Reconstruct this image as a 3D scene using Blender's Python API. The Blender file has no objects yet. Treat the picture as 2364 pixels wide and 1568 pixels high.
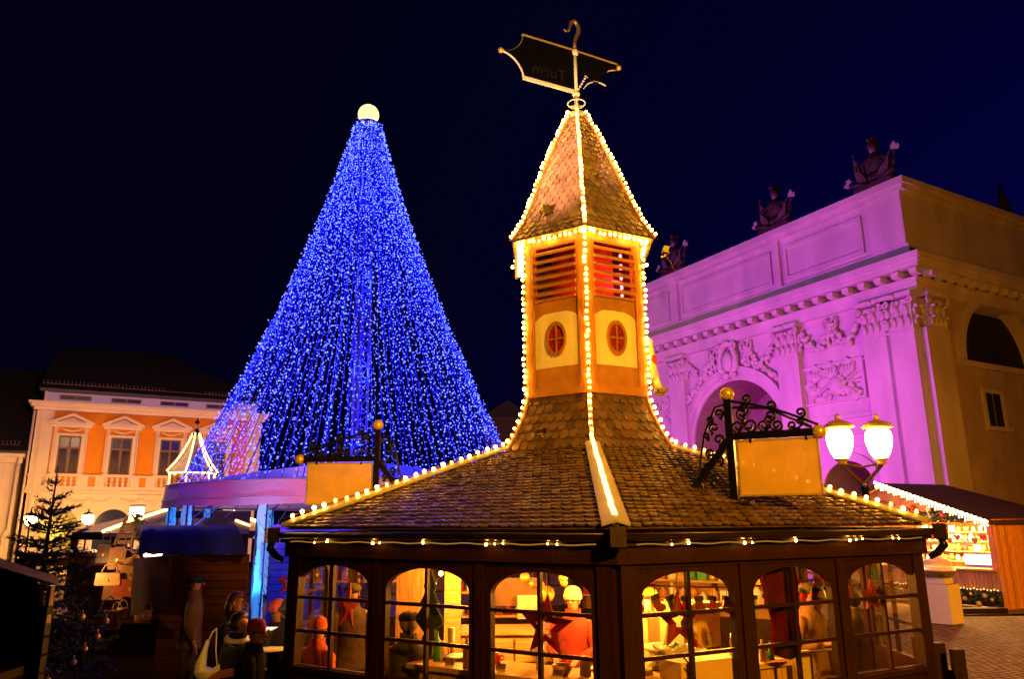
import bpy, math, random
from math import sin, cos, tan, pi, radians, atan2, sqrt
from mathutils import Vector, Matrix, Quaternion
random.seed(11)
S = bpy.context.scene
COL = S.collection

# ---------------------------------------------------------------- camera
PITCH, ROLL, FPX, CAMZ = radians(13.79), radians(0.40), 1723.0, 2.8
cam = bpy.data.cameras.new("camera"); camo = bpy.data.objects.new("camera", cam); COL.objects.link(camo)
FW = Vector((0, cos(PITCH), sin(PITCH))); U0 = Vector((0, -sin(PITCH), cos(PITCH))); R0 = Vector((1, 0, 0))
RT = R0 * cos(ROLL) - U0 * sin(ROLL); UP = U0 * cos(ROLL) + R0 * sin(ROLL)
m = Matrix((RT, UP, -FW)).transposed().to_4x4(); m.translation = Vector((0, 0, CAMZ))
camo.matrix_world = m
cam.sensor_width = 36; cam.lens = FPX / 2364 * 36; cam.clip_start = 0.05; cam.clip_end = 2000
S.camera = camo
CP = Vector((0, 0, CAMZ))
def ray(x, y):
    return (FW + RT * ((x - 1182) / FPX) + UP * ((784 - y) / FPX)).normalized()
def at(x, y, Y):
    d = ray(x, y); return CP + d * (Y / d.y)

# ---------------------------------------------------------------- render, world
S.render.engine = 'CYCLES'
S.view_settings.view_transform = 'Standard'; S.view_settings.look = 'None'
S.view_settings.exposure = 0; S.view_settings.gamma = 1; S.view_settings.use_curve_mapping = False
try:
    S.cycles.use_denoising = True; S.cycles.denoiser = 'OPENIMAGEDENOISE'
    S.cycles.max_bounces = 6; S.cycles.diffuse_bounces = 3; S.cycles.glossy_bounces = 2
    S.cycles.transparent_max_bounces = 12; S.cycles.use_light_tree = True
    S.cycles.sample_clamp_indirect = 4; S.cycles.caustics_reflective = False; S.cycles.caustics_refractive = False
except Exception: pass
W = bpy.data.worlds.new("World"); S.world = W; W.use_nodes = True
nt = W.node_tree; nt.nodes.clear()
wo = nt.nodes.new('ShaderNodeOutputWorld'); bg = nt.nodes.new('ShaderNodeBackground')
sky = nt.nodes.new('ShaderNodeTexSky'); sky.sky_type = 'NISHITA'; sky.sun_disc = False
sky.sun_elevation = radians(-6); sky.sun_rotation = radians(62)
tc = nt.nodes.new('ShaderNodeTexCoord'); dt = nt.nodes.new('ShaderNodeVectorMath'); dt.operation = 'DOT_PRODUCT'
gdir = Vector((0.72, 0.69, -0.05)).normalized(); dt.inputs[1].default_value = gdir
nt.links.new(tc.outputs['Generated'], dt.inputs[0])
ra = nt.nodes.new('ShaderNodeValToRGB'); nt.links.new(dt.outputs['Value'], ra.inputs[0])
e = ra.color_ramp.elements
e[0].position = 0.30; e[0].color = (0.0006, 0.0006, 0.0060, 1)
e[1].position = 1.0; e[1].color = (0.0006, 0.0004, 0.060, 1)
for p_, c_ in ((0.55, (0.0006, 0.0006, 0.0095, 1)), (0.75, (0.0006, 0.0005, 0.016, 1)), (0.9, (0.0006, 0.0004, 0.033, 1))):
    q_ = e.new(p_); q_.color = c_
mx = nt.nodes.new('ShaderNodeMixRGB'); mx.blend_type = 'ADD'; mx.inputs[0].default_value = 0.02
nt.links.new(ra.outputs[0], mx.inputs[1]); nt.links.new(sky.outputs[0], mx.inputs[2])
nt.links.new(mx.outputs[0], bg.inputs[0]); bg.inputs[1].default_value = 1.0
nt.links.new(bg.outputs[0], wo.inputs[0])

def lamp(kind, name, loc, power, col, radius=0.1, aim=None, spot=None, blend=0.5):
    l = bpy.data.lights.new(name, kind); l.energy = power; l.color = col
    o = bpy.data.objects.new(name, l); COL.objects.link(o); o.location = loc
    l.shadow_soft_size = radius
    if aim is not None:
        o.rotation_euler = (Vector(aim) - Vector(loc)).to_track_quat('-Z', 'Y').to_euler()
    if spot: l.spot_size = radians(spot); l.spot_blend = blend
    return o
WARM = (1.0, 0.36, 0.022)
# ---- lit street lamps of the square (the ones behind the photographer and beside the house), plus an added sign spot
lamp('SPOT', 'street_and_added_light', (5.5, -6.0, 8.0), 13500, (1, .42, .012), 0.3, (4.9, 12, 3.2), 56, .55)
lamp('SPOT', 'street_and_added_light', (5.5, -6.0, 8.0), 14000, (1, .42, .012), 0.3, (-2.4, 10.3, 3.45), 7, .5)  # extra narrow spot added to brighten the left sign board
lamp('POINT', 'street_and_added_light', (-9.5, -3.5, 7.0), 25, (1.0, 0.3, .08), 0.3)
lamp('POINT', 'street_and_added_light', (19.0, 17.0, 5.5), 1350, (1.0, .205, .004), 0.3)
# ---- floodlights of the gate (magenta) and of the pale house, then added spots
lamp('SPOT', 'gate_floodlight', (1.0, 30.3, 3.6), 18000, (0.56, 0.022, 0.70), 0.3, (13.5, 40, 9.5), 100, 0.7)
lamp('SPOT', 'gate_floodlight', (9.5, 33.5, 0.8), 160, (1.0, 0.05, 0.45), 0.3, (15.5, 37.5, 8.5), 115, 0.9)
lamp('POINT', 'street_and_added_light', (14.5, 13.0, 5.5), 2600, (1.0, .38, .006), 0.3)
lamp('SPOT', 'street_and_added_light', (5.5, -6.0, 8.0), 5500, (1, .5, .08), 0.2, (-3.5, 8.6, 1.45), 3.4, .7)  # added narrow spot that lights only the woman's shoulder bag
lamp('SPOT', 'vane_added_spot', (-1.0, 3.0, 3.0), 7000, (1, .60, .28), .1, (.75, 10.2, 9.75), 13, .5)  # added unseen spot, brightens the vane in place of the bulbs below
lamp('SPOT', 'spire_floodlight', (-7.5, 1.5, 3.0), 62000, (1, .37, .20), .1, (.60, 9.8, 7.75), 8, .9)
lamp('SPOT', 'canopy_added_spot', (-6.0, 15.6, 3.0), 560, (1, .06, .60), .2, (-6.8, 20.2, 4.3), 84, .6)  # added unseen spot for the pink bounced from the gate onto the valance
# ---------------------------------------------------------------- helpers
class MB:
    def __init__(s): s.v = []; s.f = []; s.mi = []; s.sm = []; s.cur = 0
    def add(s, vs, fs, smooth=False):
        b = len(s.v); s.v += [tuple(v) for v in vs]
        for f in fs: s.f.append([i + b for i in f]); s.mi.append(s.cur); s.sm.append(smooth)
    def box(s, c, d, M=None):
        x, y, z = d[0] / 2, d[1] / 2, d[2] / 2
        vs = [Vector((sx * x, sy * y, sz * z)) for sz in (-1, 1) for sx, sy in ((-1, -1), (1, -1), (1, 1), (-1, 1))]
        vs = [((M @ v) if M else v) + Vector(c) for v in vs]
        s.add(vs, [(0, 3, 2, 1), (4, 5, 6, 7), (0, 1, 5, 4), (1, 2, 6, 5), (2, 3, 7, 6), (3, 0, 4, 7)])
    def bx(s, x0, x1, y0, y1, z0, z1):
        s.box(((x0 + x1) / 2, (y0 + y1) / 2, (z0 + z1) / 2), (abs(x1 - x0), abs(y1 - y0), abs(z1 - z0)))
    def bar(s, p, q, w, h, up=(0, 0, 1)):
        p, q = Vector(p), Vector(q); d = q - p; L = d.length
        if L < 1e-6: return
        x = d / L; u = Vector(up); y = u.cross(x)
        if y.length < 1e-4: y = Vector((1, 0, 0)).cross(x)
        y.normalize(); z = x.cross(y)
        s.box((p + q) / 2, (L, w, h), Matrix((x, y, z)).transposed())
    def tube(s, pts, r, n=6, closed=False, smooth=True, cap=True):
        pts = [Vector(p) for p in pts]; N = len(pts)
        rs = r if isinstance(r, (list, tuple)) else [r] * N
        rings = []; prev = None
        for i, p in enumerate(pts):
            a = pts[i - 1] if (i or closed) else p; b = pts[(i + 1) % N] if (i < N - 1 or closed) else p
            t = (b - a)
            t = t.normalized() if t.length > 1e-9 else Vector((0, 0, 1))
            if prev is None:
                u = t.orthogonal().normalized()
            else:
                u = prev - t * prev.dot(t)
                u = u.normalized() if u.length > 1e-6 else t.orthogonal().normalized()
            prev = u; w = t.cross(u)
            rings.append([p + (u * cos(2 * pi * k / n) + w * sin(2 * pi * k / n)) * rs[i] for k in range(n)])
        vs = [v for rg in rings for v in rg]; fs = []
        for i in range(N if closed else N - 1):
            j = (i + 1) % N
            for k in range(n):
                l = (k + 1) % n; fs.append((i * n + k, i * n + l, j * n + l, j * n + k))
        if cap and not closed: fs.append(tuple(range(n - 1, -1, -1))); fs.append(tuple((N - 1) * n + k for k in range(n)))
        s.add(vs, fs, smooth)
    def lathe(s, prof, n=16, c=(0, 0, 0), M=None, smooth=True, cap=True, phase=0.0):
        vs = []
        for r, z in prof:
            for k in range(n):
                a = 2 * pi * (k + phase) / n; v = Vector((r * cos(a), r * sin(a), z))
                vs.append(((M @ v) if M else v) + Vector(c))
        fs = []
        for i in range(len(prof) - 1):
            for k in range(n):
                l = (k + 1) % n; fs.append((i * n + k, i * n + l, (i + 1) * n + l, (i + 1) * n + k))
        if cap: fs.append(tuple(range(n - 1, -1, -1))); fs.append(tuple((len(prof) - 1) * n + k for k in range(n)))
        s.add(vs, fs, smooth)
    def ball(s, c, r, n=10, m=7, sc=(1, 1, 1), M=None, smooth=True):
        vs = []; fs = []
        for i in range(1, m):
            t = pi * i / m
            for k in range(n):
                a = 2 * pi * k / n; v = Vector((sin(t) * cos(a) * sc[0], sin(t) * sin(a) * sc[1], cos(t) * sc[2])) * r
                vs.append(((M @ v) if M else v) + Vector(c))
        for zz in (1, -1):
            v = Vector((0, 0, zz * sc[2] * r)); vs.append(((M @ v) if M else v) + Vector(c))
        T, B = len(vs) - 2, len(vs) - 1
        for i in range(m - 2):
            for k in range(n):
                l = (k + 1) % n; fs.append((i * n + k, (i + 1) * n + k, (i + 1) * n + l, i * n + l))
        for k in range(n):
            l = (k + 1) % n; fs.append((T, k, l)); fs.append((B, (m - 2) * n + l, (m - 2) * n + k))
        s.add(vs, fs, smooth)
    def prism(s, poly, d, M=None, smooth=False):
        """poly: 2D points in local XZ; thickness d along local +Y, centred on y=0; M: 4x4."""
        n = len(poly); vs = [Vector((p[0], -d / 2, p[1])) for p in poly] + [Vector((p[0], d / 2, p[1])) for p in poly]
        if M: vs = [M @ v for v in vs]
        fs = [tuple(range(n)), tuple(range(2 * n - 1, n - 1, -1))]
        for i in range(n):
            j = (i + 1) % n; fs.append((i, i + n, j + n, j))
        s.add(vs, fs, smooth)
    def quad(s, a, b, c, d): s.add([a, b, c, d], [(0, 1, 2, 3)])
    def build(s, name, mats, parent=None, loc=None):
        me = bpy.data.meshes.new(name); me.from_pydata(s.v, [], s.f)
        for mm in (mats if isinstance(mats, (list, tuple)) else [mats]): me.materials.append(mm)
        me.polygons.foreach_set('material_index', s.mi); me.polygons.foreach_set('use_smooth', s.sm)
        me.update()
        o = bpy.data.objects.new(name, me); COL.objects.link(o)
        if parent is not None: o.parent = parent
        if loc is not None: o.location = loc
        return o
def thing(name, label, cat, loc=(0, 0, 0), rotz=0.0, group=None):
    o = bpy.data.objects.new(name, None); COL.objects.link(o); o.location = loc; o.rotation_euler = (0, 0, rotz)
    o.empty_display_size = .1
    o['label'] = label; o['category'] = cat
    if group: o['group'] = group
    return o
def tag(o, label, cat, group=None, kind=None):
    o['label'] = label
    if cat: o['category'] = cat
    if group: o['group'] = group
    if kind: o['kind'] = kind
    return o
def link_copy(o, parent=None, loc=None):
    c = o.copy(); COL.objects.link(c)
    if parent is not None: c.parent = parent
    if loc is not None: c.location = loc
    return c
def copy_tree(o, parent=None):
    c = o.copy(); COL.objects.link(c)
    if parent is not None: c.parent = parent
    for ch in list(o.children): copy_tree(ch, c)
    return c
def setorigin(o):
    """move a world-built mesh's origin to its base centre"""
    me = o.data; xs = [v.co.x for v in me.vertices]; ys = [v.co.y for v in me.vertices]; zs = [v.co.z for v in me.vertices]
    c = Vector(((min(xs) + max(xs)) / 2, (min(ys) + max(ys)) / 2, min(zs)))
    me.transform(Matrix.Translation(-c)); o.location = c
    return o

# ---------------------------------------------------------------- materials
MATS = {}
def mat(name, col, rough=0.6, metal=0.0, var=0.25, scale=6.0, bump=0.0, bscale=40.0, spec=0.5, stretch=(1, 1, 1), island=0.0, sheen=0.0, trans=0.0):
    if name in MATS: return MATS[name]
    M = bpy.data.materials.new(name); M.use_nodes = True; N = M.node_tree; b = N.nodes['Principled BSDF']
    b.inputs['Roughness'].default_value = rough; b.inputs['Metallic'].default_value = metal
    b.inputs['Specular IOR Level'].default_value = spec
    t = N.nodes.new('ShaderNodeTexCoord'); mp = N.nodes.new('ShaderNodeMapping'); mp.inputs['Scale'].default_value = stretch
    N.links.new(t.outputs['Object'], mp.inputs[0])
    no = N.nodes.new('ShaderNodeTexNoise'); no.inputs['Scale'].default_value = scale; no.inputs['Detail'].default_value = 5
    N.links.new(mp.outputs[0], no.inputs['Vector'])
    r = N.nodes.new('ShaderNodeValToRGB'); N.links.new(no.outputs['Fac'], r.inputs[0])
    r.color_ramp.elements[0].position = .3; r.color_ramp.elements[1].position = .7
    lo = tuple(max(0, c * (1 - var)) for c in col) + (1,); hi = tuple(min(1, c * (1 + var)) for c in col) + (1,)
    r.color_ramp.elements[0].color = lo; r.color_ramp.elements[1].color = hi
    out = r.outputs[0]
    if island:
        g = N.nodes.new('ShaderNodeNewGeometry'); hs = N.nodes.new('ShaderNodeHueSaturation')
        ma = N.nodes.new('ShaderNodeMapRange'); ma.inputs[3].default_value = 1 - island; ma.inputs[4].default_value = 1 + island
        N.links.new(g.outputs['Random Per Island'], ma.inputs[0]); N.links.new(ma.outputs[0], hs.inputs['Value'])
        N.links.new(out, hs.inputs['Color']); out = hs.outputs[0]
    N.links.new(out, b.inputs['Base Color'])
    if bump:
        n2 = N.nodes.new('ShaderNodeTexNoise'); n2.inputs['Scale'].default_value = bscale; n2.inputs['Detail'].default_value = 4
        N.links.new(mp.outputs[0], n2.inputs['Vector'])
        bp = N.nodes.new('ShaderNodeBump'); bp.inputs['Strength'].default_value = bump; bp.inputs['Distance'].default_value = .02
        N.links.new(n2.outputs['Fac'], bp.inputs['Height']); N.links.new(bp.outputs[0], b.inputs['Normal'])
    if trans:
        tr = N.nodes.new('ShaderNodeBsdfTranslucent'); N.links.new(out, tr.inputs[0])
        ms = N.nodes.new('ShaderNodeMixShader'); ms.inputs[0].default_value = trans
        N.links.new(b.outputs[0], ms.inputs[1]); N.links.new(tr.outputs[0], ms.inputs[2])
        N.links.new(ms.outputs[0], N.nodes['Material Output'].inputs[0])
    MATS[name] = M; return M
def wood(name, col, rough=.55, axis=2, var=.35, scale=5.0):
    st = [9, 9, 9]; st[axis] = .7
    return mat(name, col, rough, 0, var, scale, .25, 9, .18, tuple(st))
def planks(name, col, pitch, axis='X', rough=.6):
    """boards: procedural grooves every `pitch` metres along one local axis"""
    if name in MATS: return MATS[name]
    M = wood(name, col, rough, 2 if axis != 'Z' else 0); N = M.node_tree; b = N.nodes['Principled BSDF']
    t = N.nodes.new('ShaderNodeTexCoord'); sx = N.nodes.new('ShaderNodeSeparateXYZ'); N.links.new(t.outputs['Object'], sx.inputs[0])
    d = N.nodes.new('ShaderNodeMath'); d.operation = 'DIVIDE'; d.inputs[1].default_value = pitch; N.links.new(sx.outputs[axis], d.inputs[0])
    f = N.nodes.new('ShaderNodeMath'); f.operation = 'FRACT'; N.links.new(d.outputs[0], f.inputs[0])
    pp = N.nodes.new('ShaderNodeMath'); pp.operation = 'PINGPONG'; pp.inputs[1].default_value = .5; N.links.new(f.outputs[0], pp.inputs[0])
    mr = N.nodes.new('ShaderNodeMapRange'); mr.inputs[1].default_value = 0; mr.inputs[2].default_value = .09; N.links.new(pp.outputs[0], mr.inputs[0])
    bp = N.nodes.new('ShaderNodeBump'); bp.inputs['Strength'].default_value = 1; bp.inputs['Distance'].default_value = .02
    N.links.new(mr.outputs[0], bp.inputs['Height']); N.links.new(bp.outputs[0], b.inputs['Normal'])
    src = b.inputs['Base Color'].links[0].from_socket
    fl = N.nodes.new('ShaderNodeMath'); fl.operation = 'FLOOR'; N.links.new(d.outputs[0], fl.inputs[0])
    wn = N.nodes.new('ShaderNodeTexWhiteNoise'); wn.noise_dimensions = '1D'; N.links.new(fl.outputs[0], wn.inputs['W'])
    m2 = N.nodes.new('ShaderNodeMapRange'); m2.inputs[3].default_value = .75; m2.inputs[4].default_value = 1.2; N.links.new(wn.outputs['Value'], m2.inputs[0])
    hs = N.nodes.new('ShaderNodeHueSaturation'); N.links.new(src, hs.inputs['Color']); N.links.new(m2.outputs[0], hs.inputs['Value'])
    N.links.new(hs.outputs[0], b.inputs['Base Color'])
    return M
def emit(name, col, strength, sample=True):
    if name in MATS: return MATS[name]
    M = bpy.data.materials.new(name); M.use_nodes = True; N = M.node_tree; N.nodes.clear()
    o = N.nodes.new('ShaderNodeOutputMaterial'); q = N.nodes.new('ShaderNodeEmission')
    q.inputs[0].default_value = (*col, 1); q.inputs[1].default_value = strength; N.links.new(q.outputs[0], o.inputs[0])
    M.cycles.emission_sampling = 'AUTO' if sample else 'NONE'
    MATS[name] = M; return M
def glass(name, tint=(1, 1, 1), gloss=.10, rough=.02, dirt=0.0, dcol=(.8, .6, .4)):
    if name in MATS: return MATS[name]
    M = bpy.data.materials.new(name); M.use_nodes = True; N = M.node_tree; N.nodes.clear()
    o = N.nodes.new('ShaderNodeOutputMaterial'); tr = N.nodes.new('ShaderNodeBsdfTransparent'); tr.inputs[0].default_value = (*tint, 1)
    gl = N.nodes.new('ShaderNodeBsdfGlossy'); gl.inputs['Roughness'].default_value = rough
    mx = N.nodes.new('ShaderNodeMixShader'); lw = N.nodes.new('ShaderNodeLayerWeight'); lw.inputs[0].default_value = .25
    mr = N.nodes.new('ShaderNodeMapRange'); mr.inputs[3].default_value = gloss * .6; mr.inputs[4].default_value = min(1, gloss * 5)
    N.links.new(lw.outputs['Fresnel'], mr.inputs[0]); N.links.new(mr.outputs[0], mx.inputs[0])
    N.links.new(tr.outputs[0], mx.inputs[1]); N.links.new(gl.outputs[0], mx.inputs[2])
    last = mx
    if dirt:
        df = N.nodes.new('ShaderNodeBsdfDiffuse'); df.inputs[0].default_value = (*dcol, 1)
        t = N.nodes.new('ShaderNodeTexCoord'); no = N.nodes.new('ShaderNodeTexNoise'); no.inputs['Scale'].default_value = 3.5; no.inputs['Detail'].default_value = 6
        N.links.new(t.outputs['Object'], no.inputs['Vector'])
        m3 = N.nodes.new('ShaderNodeMapRange'); m3.inputs[1].default_value = .45; m3.inputs[2].default_value = .8; m3.inputs[4].default_value = dirt
        N.links.new(no.outputs['Fac'], m3.inputs[0])
        m4 = N.nodes.new('ShaderNodeMixShader'); N.links.new(m3.outputs[0], m4.inputs[0]); N.links.new(mx.outputs[0], m4.inputs[1]); N.links.new(df.outputs[0], m4.inputs[2])
        last = m4
    N.links.new(last.outputs[0], o.inputs[0]); MATS[name] = M; return M

m_wood = wood('dark timber', (.023, .0062, .0014), .5)
m_woodx = wood('dark timber rail', (.023, .0062, .0014), .5, 0)
m_tw = wood('honey timber', (.40, .17, .035), .45)
m_twx = mat('honey timber board', (.44, .19, .04), .45, 0, .22, 5, .06, 20, .4)
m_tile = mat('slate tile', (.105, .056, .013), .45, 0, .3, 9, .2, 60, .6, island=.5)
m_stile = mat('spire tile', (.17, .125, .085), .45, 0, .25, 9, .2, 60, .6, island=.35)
m_board = mat('hip flashing', (.42, .36, .28), .4, 0, .15, 4, .1, 30)
m_gut = mat('copper gutter', (.05, .03, .018), .35, .7, .3, 5)
m_plaster = mat('cream render', (.82, .74, .56), .8, 0, .08, 3, .5, 14, .2)
m_black = mat('black iron', (.006, .0055, .005), .3, .5, .2, 8)
m_gold = mat('gilt metal', (.75, .48, .08), .28, .45, .15, 6)
m_steel = mat('pale painted steel', (.72, .64, .50), .4, .0, .1, 6)
m_bulb = emit('warm bulb', (1.0, .40, .045), 62)
m_rope = emit('rope light tube', (1.0, .62, .20), 26)
m_cable = mat('cable', (.10, .06, .03), .6)
m_pane = glass('window pane', (1, .97, .9), .07, .02, .035)
m_redp = mat('red paint', (.32, .015, .01), .4, 0, .25, 7)
# ---------------------------------------------------------------- ground
def ground():
    M = bpy.data.materials.new('cobble setts'); M.use_nodes = True; N = M.node_tree; b = N.nodes['Principled BSDF']
    t = N.nodes.new('ShaderNodeTexCoord'); mp = N.nodes.new('ShaderNodeMapping'); mp.inputs['Rotation'].default_value = (0, 0, radians(-24)); mp.inputs['Scale'].default_value = (1, 1, 1)
    N.links.new(t.outputs['Object'], mp.inputs[0])
    nz = N.nodes.new('ShaderNodeTexNoise'); nz.inputs['Scale'].default_value = 2.2; nz.inputs['Detail'].default_value = 2; N.links.new(mp.outputs[0], nz.inputs['Vector'])
    ad = N.nodes.new('ShaderNodeVectorMath'); ad.operation = 'MULTIPLY_ADD'; ad.inputs[1].default_value = (.10, .10, 0); N.links.new(nz.outputs['Color'], ad.inputs[0]); N.links.new(mp.outputs[0], ad.inputs[2])
    br = N.nodes.new('ShaderNodeTexBrick'); N.links.new(ad.outputs[0], br.inputs['Vector'])
    br.inputs['Scale'].default_value = 1; br.inputs['Brick Width'].default_value = .22; br.inputs['Row Height'].default_value = .145
    br.inputs['Mortar Size'].default_value = .022; br.inputs['Mortar Smooth'].default_value = .7; br.offset = .5
    br.inputs['Color1'].default_value = (.33, .21, .10, 1); br.inputs['Color2'].default_value = (.19, .12, .055, 1); br.inputs['Mortar'].default_value = (.02, .012, .006, 1)
    br.inputs['Bias'].default_value = -.1
    n2 = N.nodes.new('ShaderNodeTexNoise'); n2.inputs['Scale'].default_value = 14; n2.inputs['Detail'].default_value = 5; N.links.new(mp.outputs[0], n2.inputs['Vector'])
    mm = N.nodes.new('ShaderNodeMixRGB'); mm.blend_type = 'OVERLAY'; mm.inputs[0].default_value = .6; N.links.new(br.outputs['Color'], mm.inputs[1]); N.links.new(n2.outputs['Fac'], mm.inputs[2])
    N.links.new(mm.outputs[0], b.inputs['Base Color']); b.inputs['Roughness'].default_value = .85; b.inputs['Specular IOR Level'].default_value = .15
    inv = N.nodes.new('ShaderNodeMath'); inv.operation = 'MULTIPLY_ADD'; inv.inputs[1].default_value = -1; inv.inputs[2].default_value = 1; N.links.new(br.outputs['Fac'], inv.inputs[0])
    a2 = N.nodes.new('ShaderNodeMath'); a2.operation = 'MULTIPLY_ADD'; a2.inputs[1].default_value = .5; N.links.new(n2.outputs['Fac'], a2.inputs[0]); N.links.new(inv.outputs[0], a2.inputs[2])
    bp = N.nodes.new('ShaderNodeBump'); bp.inputs['Strength'].default_value = 1; bp.inputs['Distance'].default_value = .06; N.links.new(a2.outputs[0], bp.inputs['Height']); N.links.new(bp.outputs[0], b.inputs['Normal'])
    mb = MB(); mb.quad((-400, -400, 0), (400, -400, 0), (400, 600, 0), (-400, 600, 0))
    o = mb.build('ground', M); o['kind'] = 'structure'; o['label'] = 'cobbled market square paved with small stone setts'
ground()

# ---------------------------------------------------------------- market pavilion
KC = Vector((1.03, 10.44, 0)); KPHI = radians(-2.5)
RW, RE, ZE = 3.90, 4.04, 2.75
ROOF = [(RE, 2.75), (2.6, 3.23), (1.24, 3.70)]
SKIRT = [(1.24, 3.70), (1.10, 3.93), (.97, 4.2), (.90, 4.45)]
TROOF = [(1.14, 6.66), (.96, 6.93), (.80, 7.30), (.60, 7.83), (.37, 8.38), (.10, 8.93)]
def hv(R, k, z): a = radians(60 * k); return Vector((R * sin(a), -R * cos(a), z))
pav = thing('market_pavilion', 'six-sided timber market pavilion with tiled roof and glowing louvred tower', 'pavilion', KC, KPHI)
def k2w(p): return Matrix.Translation(KC) @ Matrix.Rotation(KPHI, 4, 'Z') @ Vector(p)

def prof_at(prof, u):
    acc = 0
    for i in range(len(prof) - 1):
        (r0, z0), (r1, z1) = prof[i], prof[i + 1]; L = sqrt(((r1 - r0) * cos(radians(30))) ** 2 + (z1 - z0) ** 2)
        if u <= acc + L or i == len(prof) - 2:
            t = (u - acc) / L; return r0 + (r1 - r0) * t, z0 + (z1 - z0) * t
        acc += L
def prof_len(prof):
    return sum(sqrt(((prof[i + 1][0] - prof[i][0]) * cos(radians(30))) ** 2 + (prof[i + 1][1] - prof[i][1]) ** 2) for i in range(len(prof) - 1))
def shingles(prof, k, expo, w, tail, name, parent, material=m_tile, under=True, thick=.018, lift=.03):
    mb = MB(); L = prof_len(prof); n = max(1, int(round(L / expo))); ex = L / n
    am = radians(60 * k + 30); nh = Vector((sin(am), -cos(am), 0)); ta = Vector((cos(am), sin(am), 0))
    def pt(u, x):
        r, z = prof_at(prof, max(0, min(L, u))); d = r * cos(radians(30)); return nh * d + ta * x + Vector((0, 0, z))
    def half(u): return prof_at(prof, max(0, min(L, u)))[0] * .5
    if under:
        for i in range(len(prof) - 1):
            a, b = prof[i], prof[i + 1]
            mb.quad(hv(a[0], k, a[1] - .01), hv(a[0], k + 1, a[1] - .01), hv(b[0], k + 1, b[1] - .01), hv(b[0], k, b[1] - .01))
    for row in range(n):
        u0 = row * ex; u1 = min(L, u0 + ex * 1.35)
        p0, p1 = pt(u0, 0), pt(min(L, u0 + ex), 0); s = (p1 - p0).normalized(); nn = ta.cross(s)
        if nn.dot(nh) < 0: nn = -nn
        h0 = half(u0); off = (row % 2) * .5; j = -int(h0 / w) - 2
        while (j + off) * w < h0 + w:
            xc = (j + off) * w + random.uniform(-.03, .03) * w; j += 1
            if abs(xc) - w / 2 > h0: continue
            hw = w * .475; vs = []
            outline = [(-hw, tail), (-hw * .8, tail * .35), (-hw * .35, 0), (hw * .35, 0), (hw * .8, tail * .35), (hw, tail)]
            jit = random.uniform(-.05, .05) * ex; li = lift * random.uniform(.8, 1.3)
            top = []
            for ox, ou in outline:
                u = u0 + ou + jit; hh = half(u) - .004; x = max(-hh, min(hh, xc + ox))
                top.append(pt(u, x) + nn * li)
            hh = half(u1) - .004
            x1 = max(-hh, min(hh, xc + hw)); x0 = max(-hh, min(hh, xc - hw))
            if x1 - x0 < .004 and abs(top[0].dot(ta) - top[-1].dot(ta)) < .004: continue
            top += [pt(u1, x1) + nn * .003, pt(u1, x0) + nn * .003]
            bot = [v - nn * thick for v in top[:6]]
            mb.add(top + bot, [tuple(range(8)), (0, 8, 9, 1), (1, 9, 10, 2), (2, 10, 11, 3), (3, 11, 12, 4), (4, 12, 13, 5)])
    return mb.build(name, material, parent)

for k in range(6):
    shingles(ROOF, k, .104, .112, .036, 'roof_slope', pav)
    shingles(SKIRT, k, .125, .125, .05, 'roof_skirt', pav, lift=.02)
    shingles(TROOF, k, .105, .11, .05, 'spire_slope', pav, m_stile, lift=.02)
# hip boards
for k in range(6):
    mb = MB(); a, b = hv(RE + .02, k, ZE + .02), hv(1.24, k, 3.74)
    wd = .16 if k == 0 else .075
    rad = hv(1, k, 0).normalized(); tg = Vector((-rad.y, rad.x, 0))
    nrm = (b - a).normalized().cross(tg); nrm = nrm if nrm.z > 0 else -nrm
    for sg in (-1, 1):
        w0 = wd * (.75 if k == 0 else 1); w1 = wd
        p = [a + nrm * .05, b + nrm * .05, b + tg * sg * w1 * .55 + nrm * .015, a + tg * sg * w0 + nrm * .012]
        q = [v - nrm * .02 for v in p]
        mb.add(p + q, [(0, 1, 2, 3) if sg < 0 else (3, 2, 1, 0), (4, 5, 6, 7), (0, 4, 7, 3), (2, 6, 7, 3)])
    mb.build('hip_flashing', m_board, pav)
    mb = MB()
    for i in range(len(TROOF) - 1):
        mb.bar(hv(TROOF[i][0] + .02, k, TROOF[i][1] + .01), hv(TROOF[i + 1][0] + .02, k, TROOF[i + 1][1] + .01), .055, .03, rad)
    mb.build('spire_hip_board', m_tw, pav); mb = MB()
    for i in range(len(SKIRT) - 1):
        mb.bar(hv(SKIRT[i][0] + .015, k, SKIRT[i][1] + .01), hv(SKIRT[i + 1][0] + .015, k, SKIRT[i + 1][1] + .01), .055, .03, rad)
    mb.build('skirt_hip_board', m_tw, pav)
mb = MB(); mb.lathe([(.15, 8.86), (.16, 8.93), (.12, 8.98), (.09, 9.0)], 6, phase=-1.5 + .0, smooth=False); mb.build('spire_cap', m_board, pav)
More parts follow.
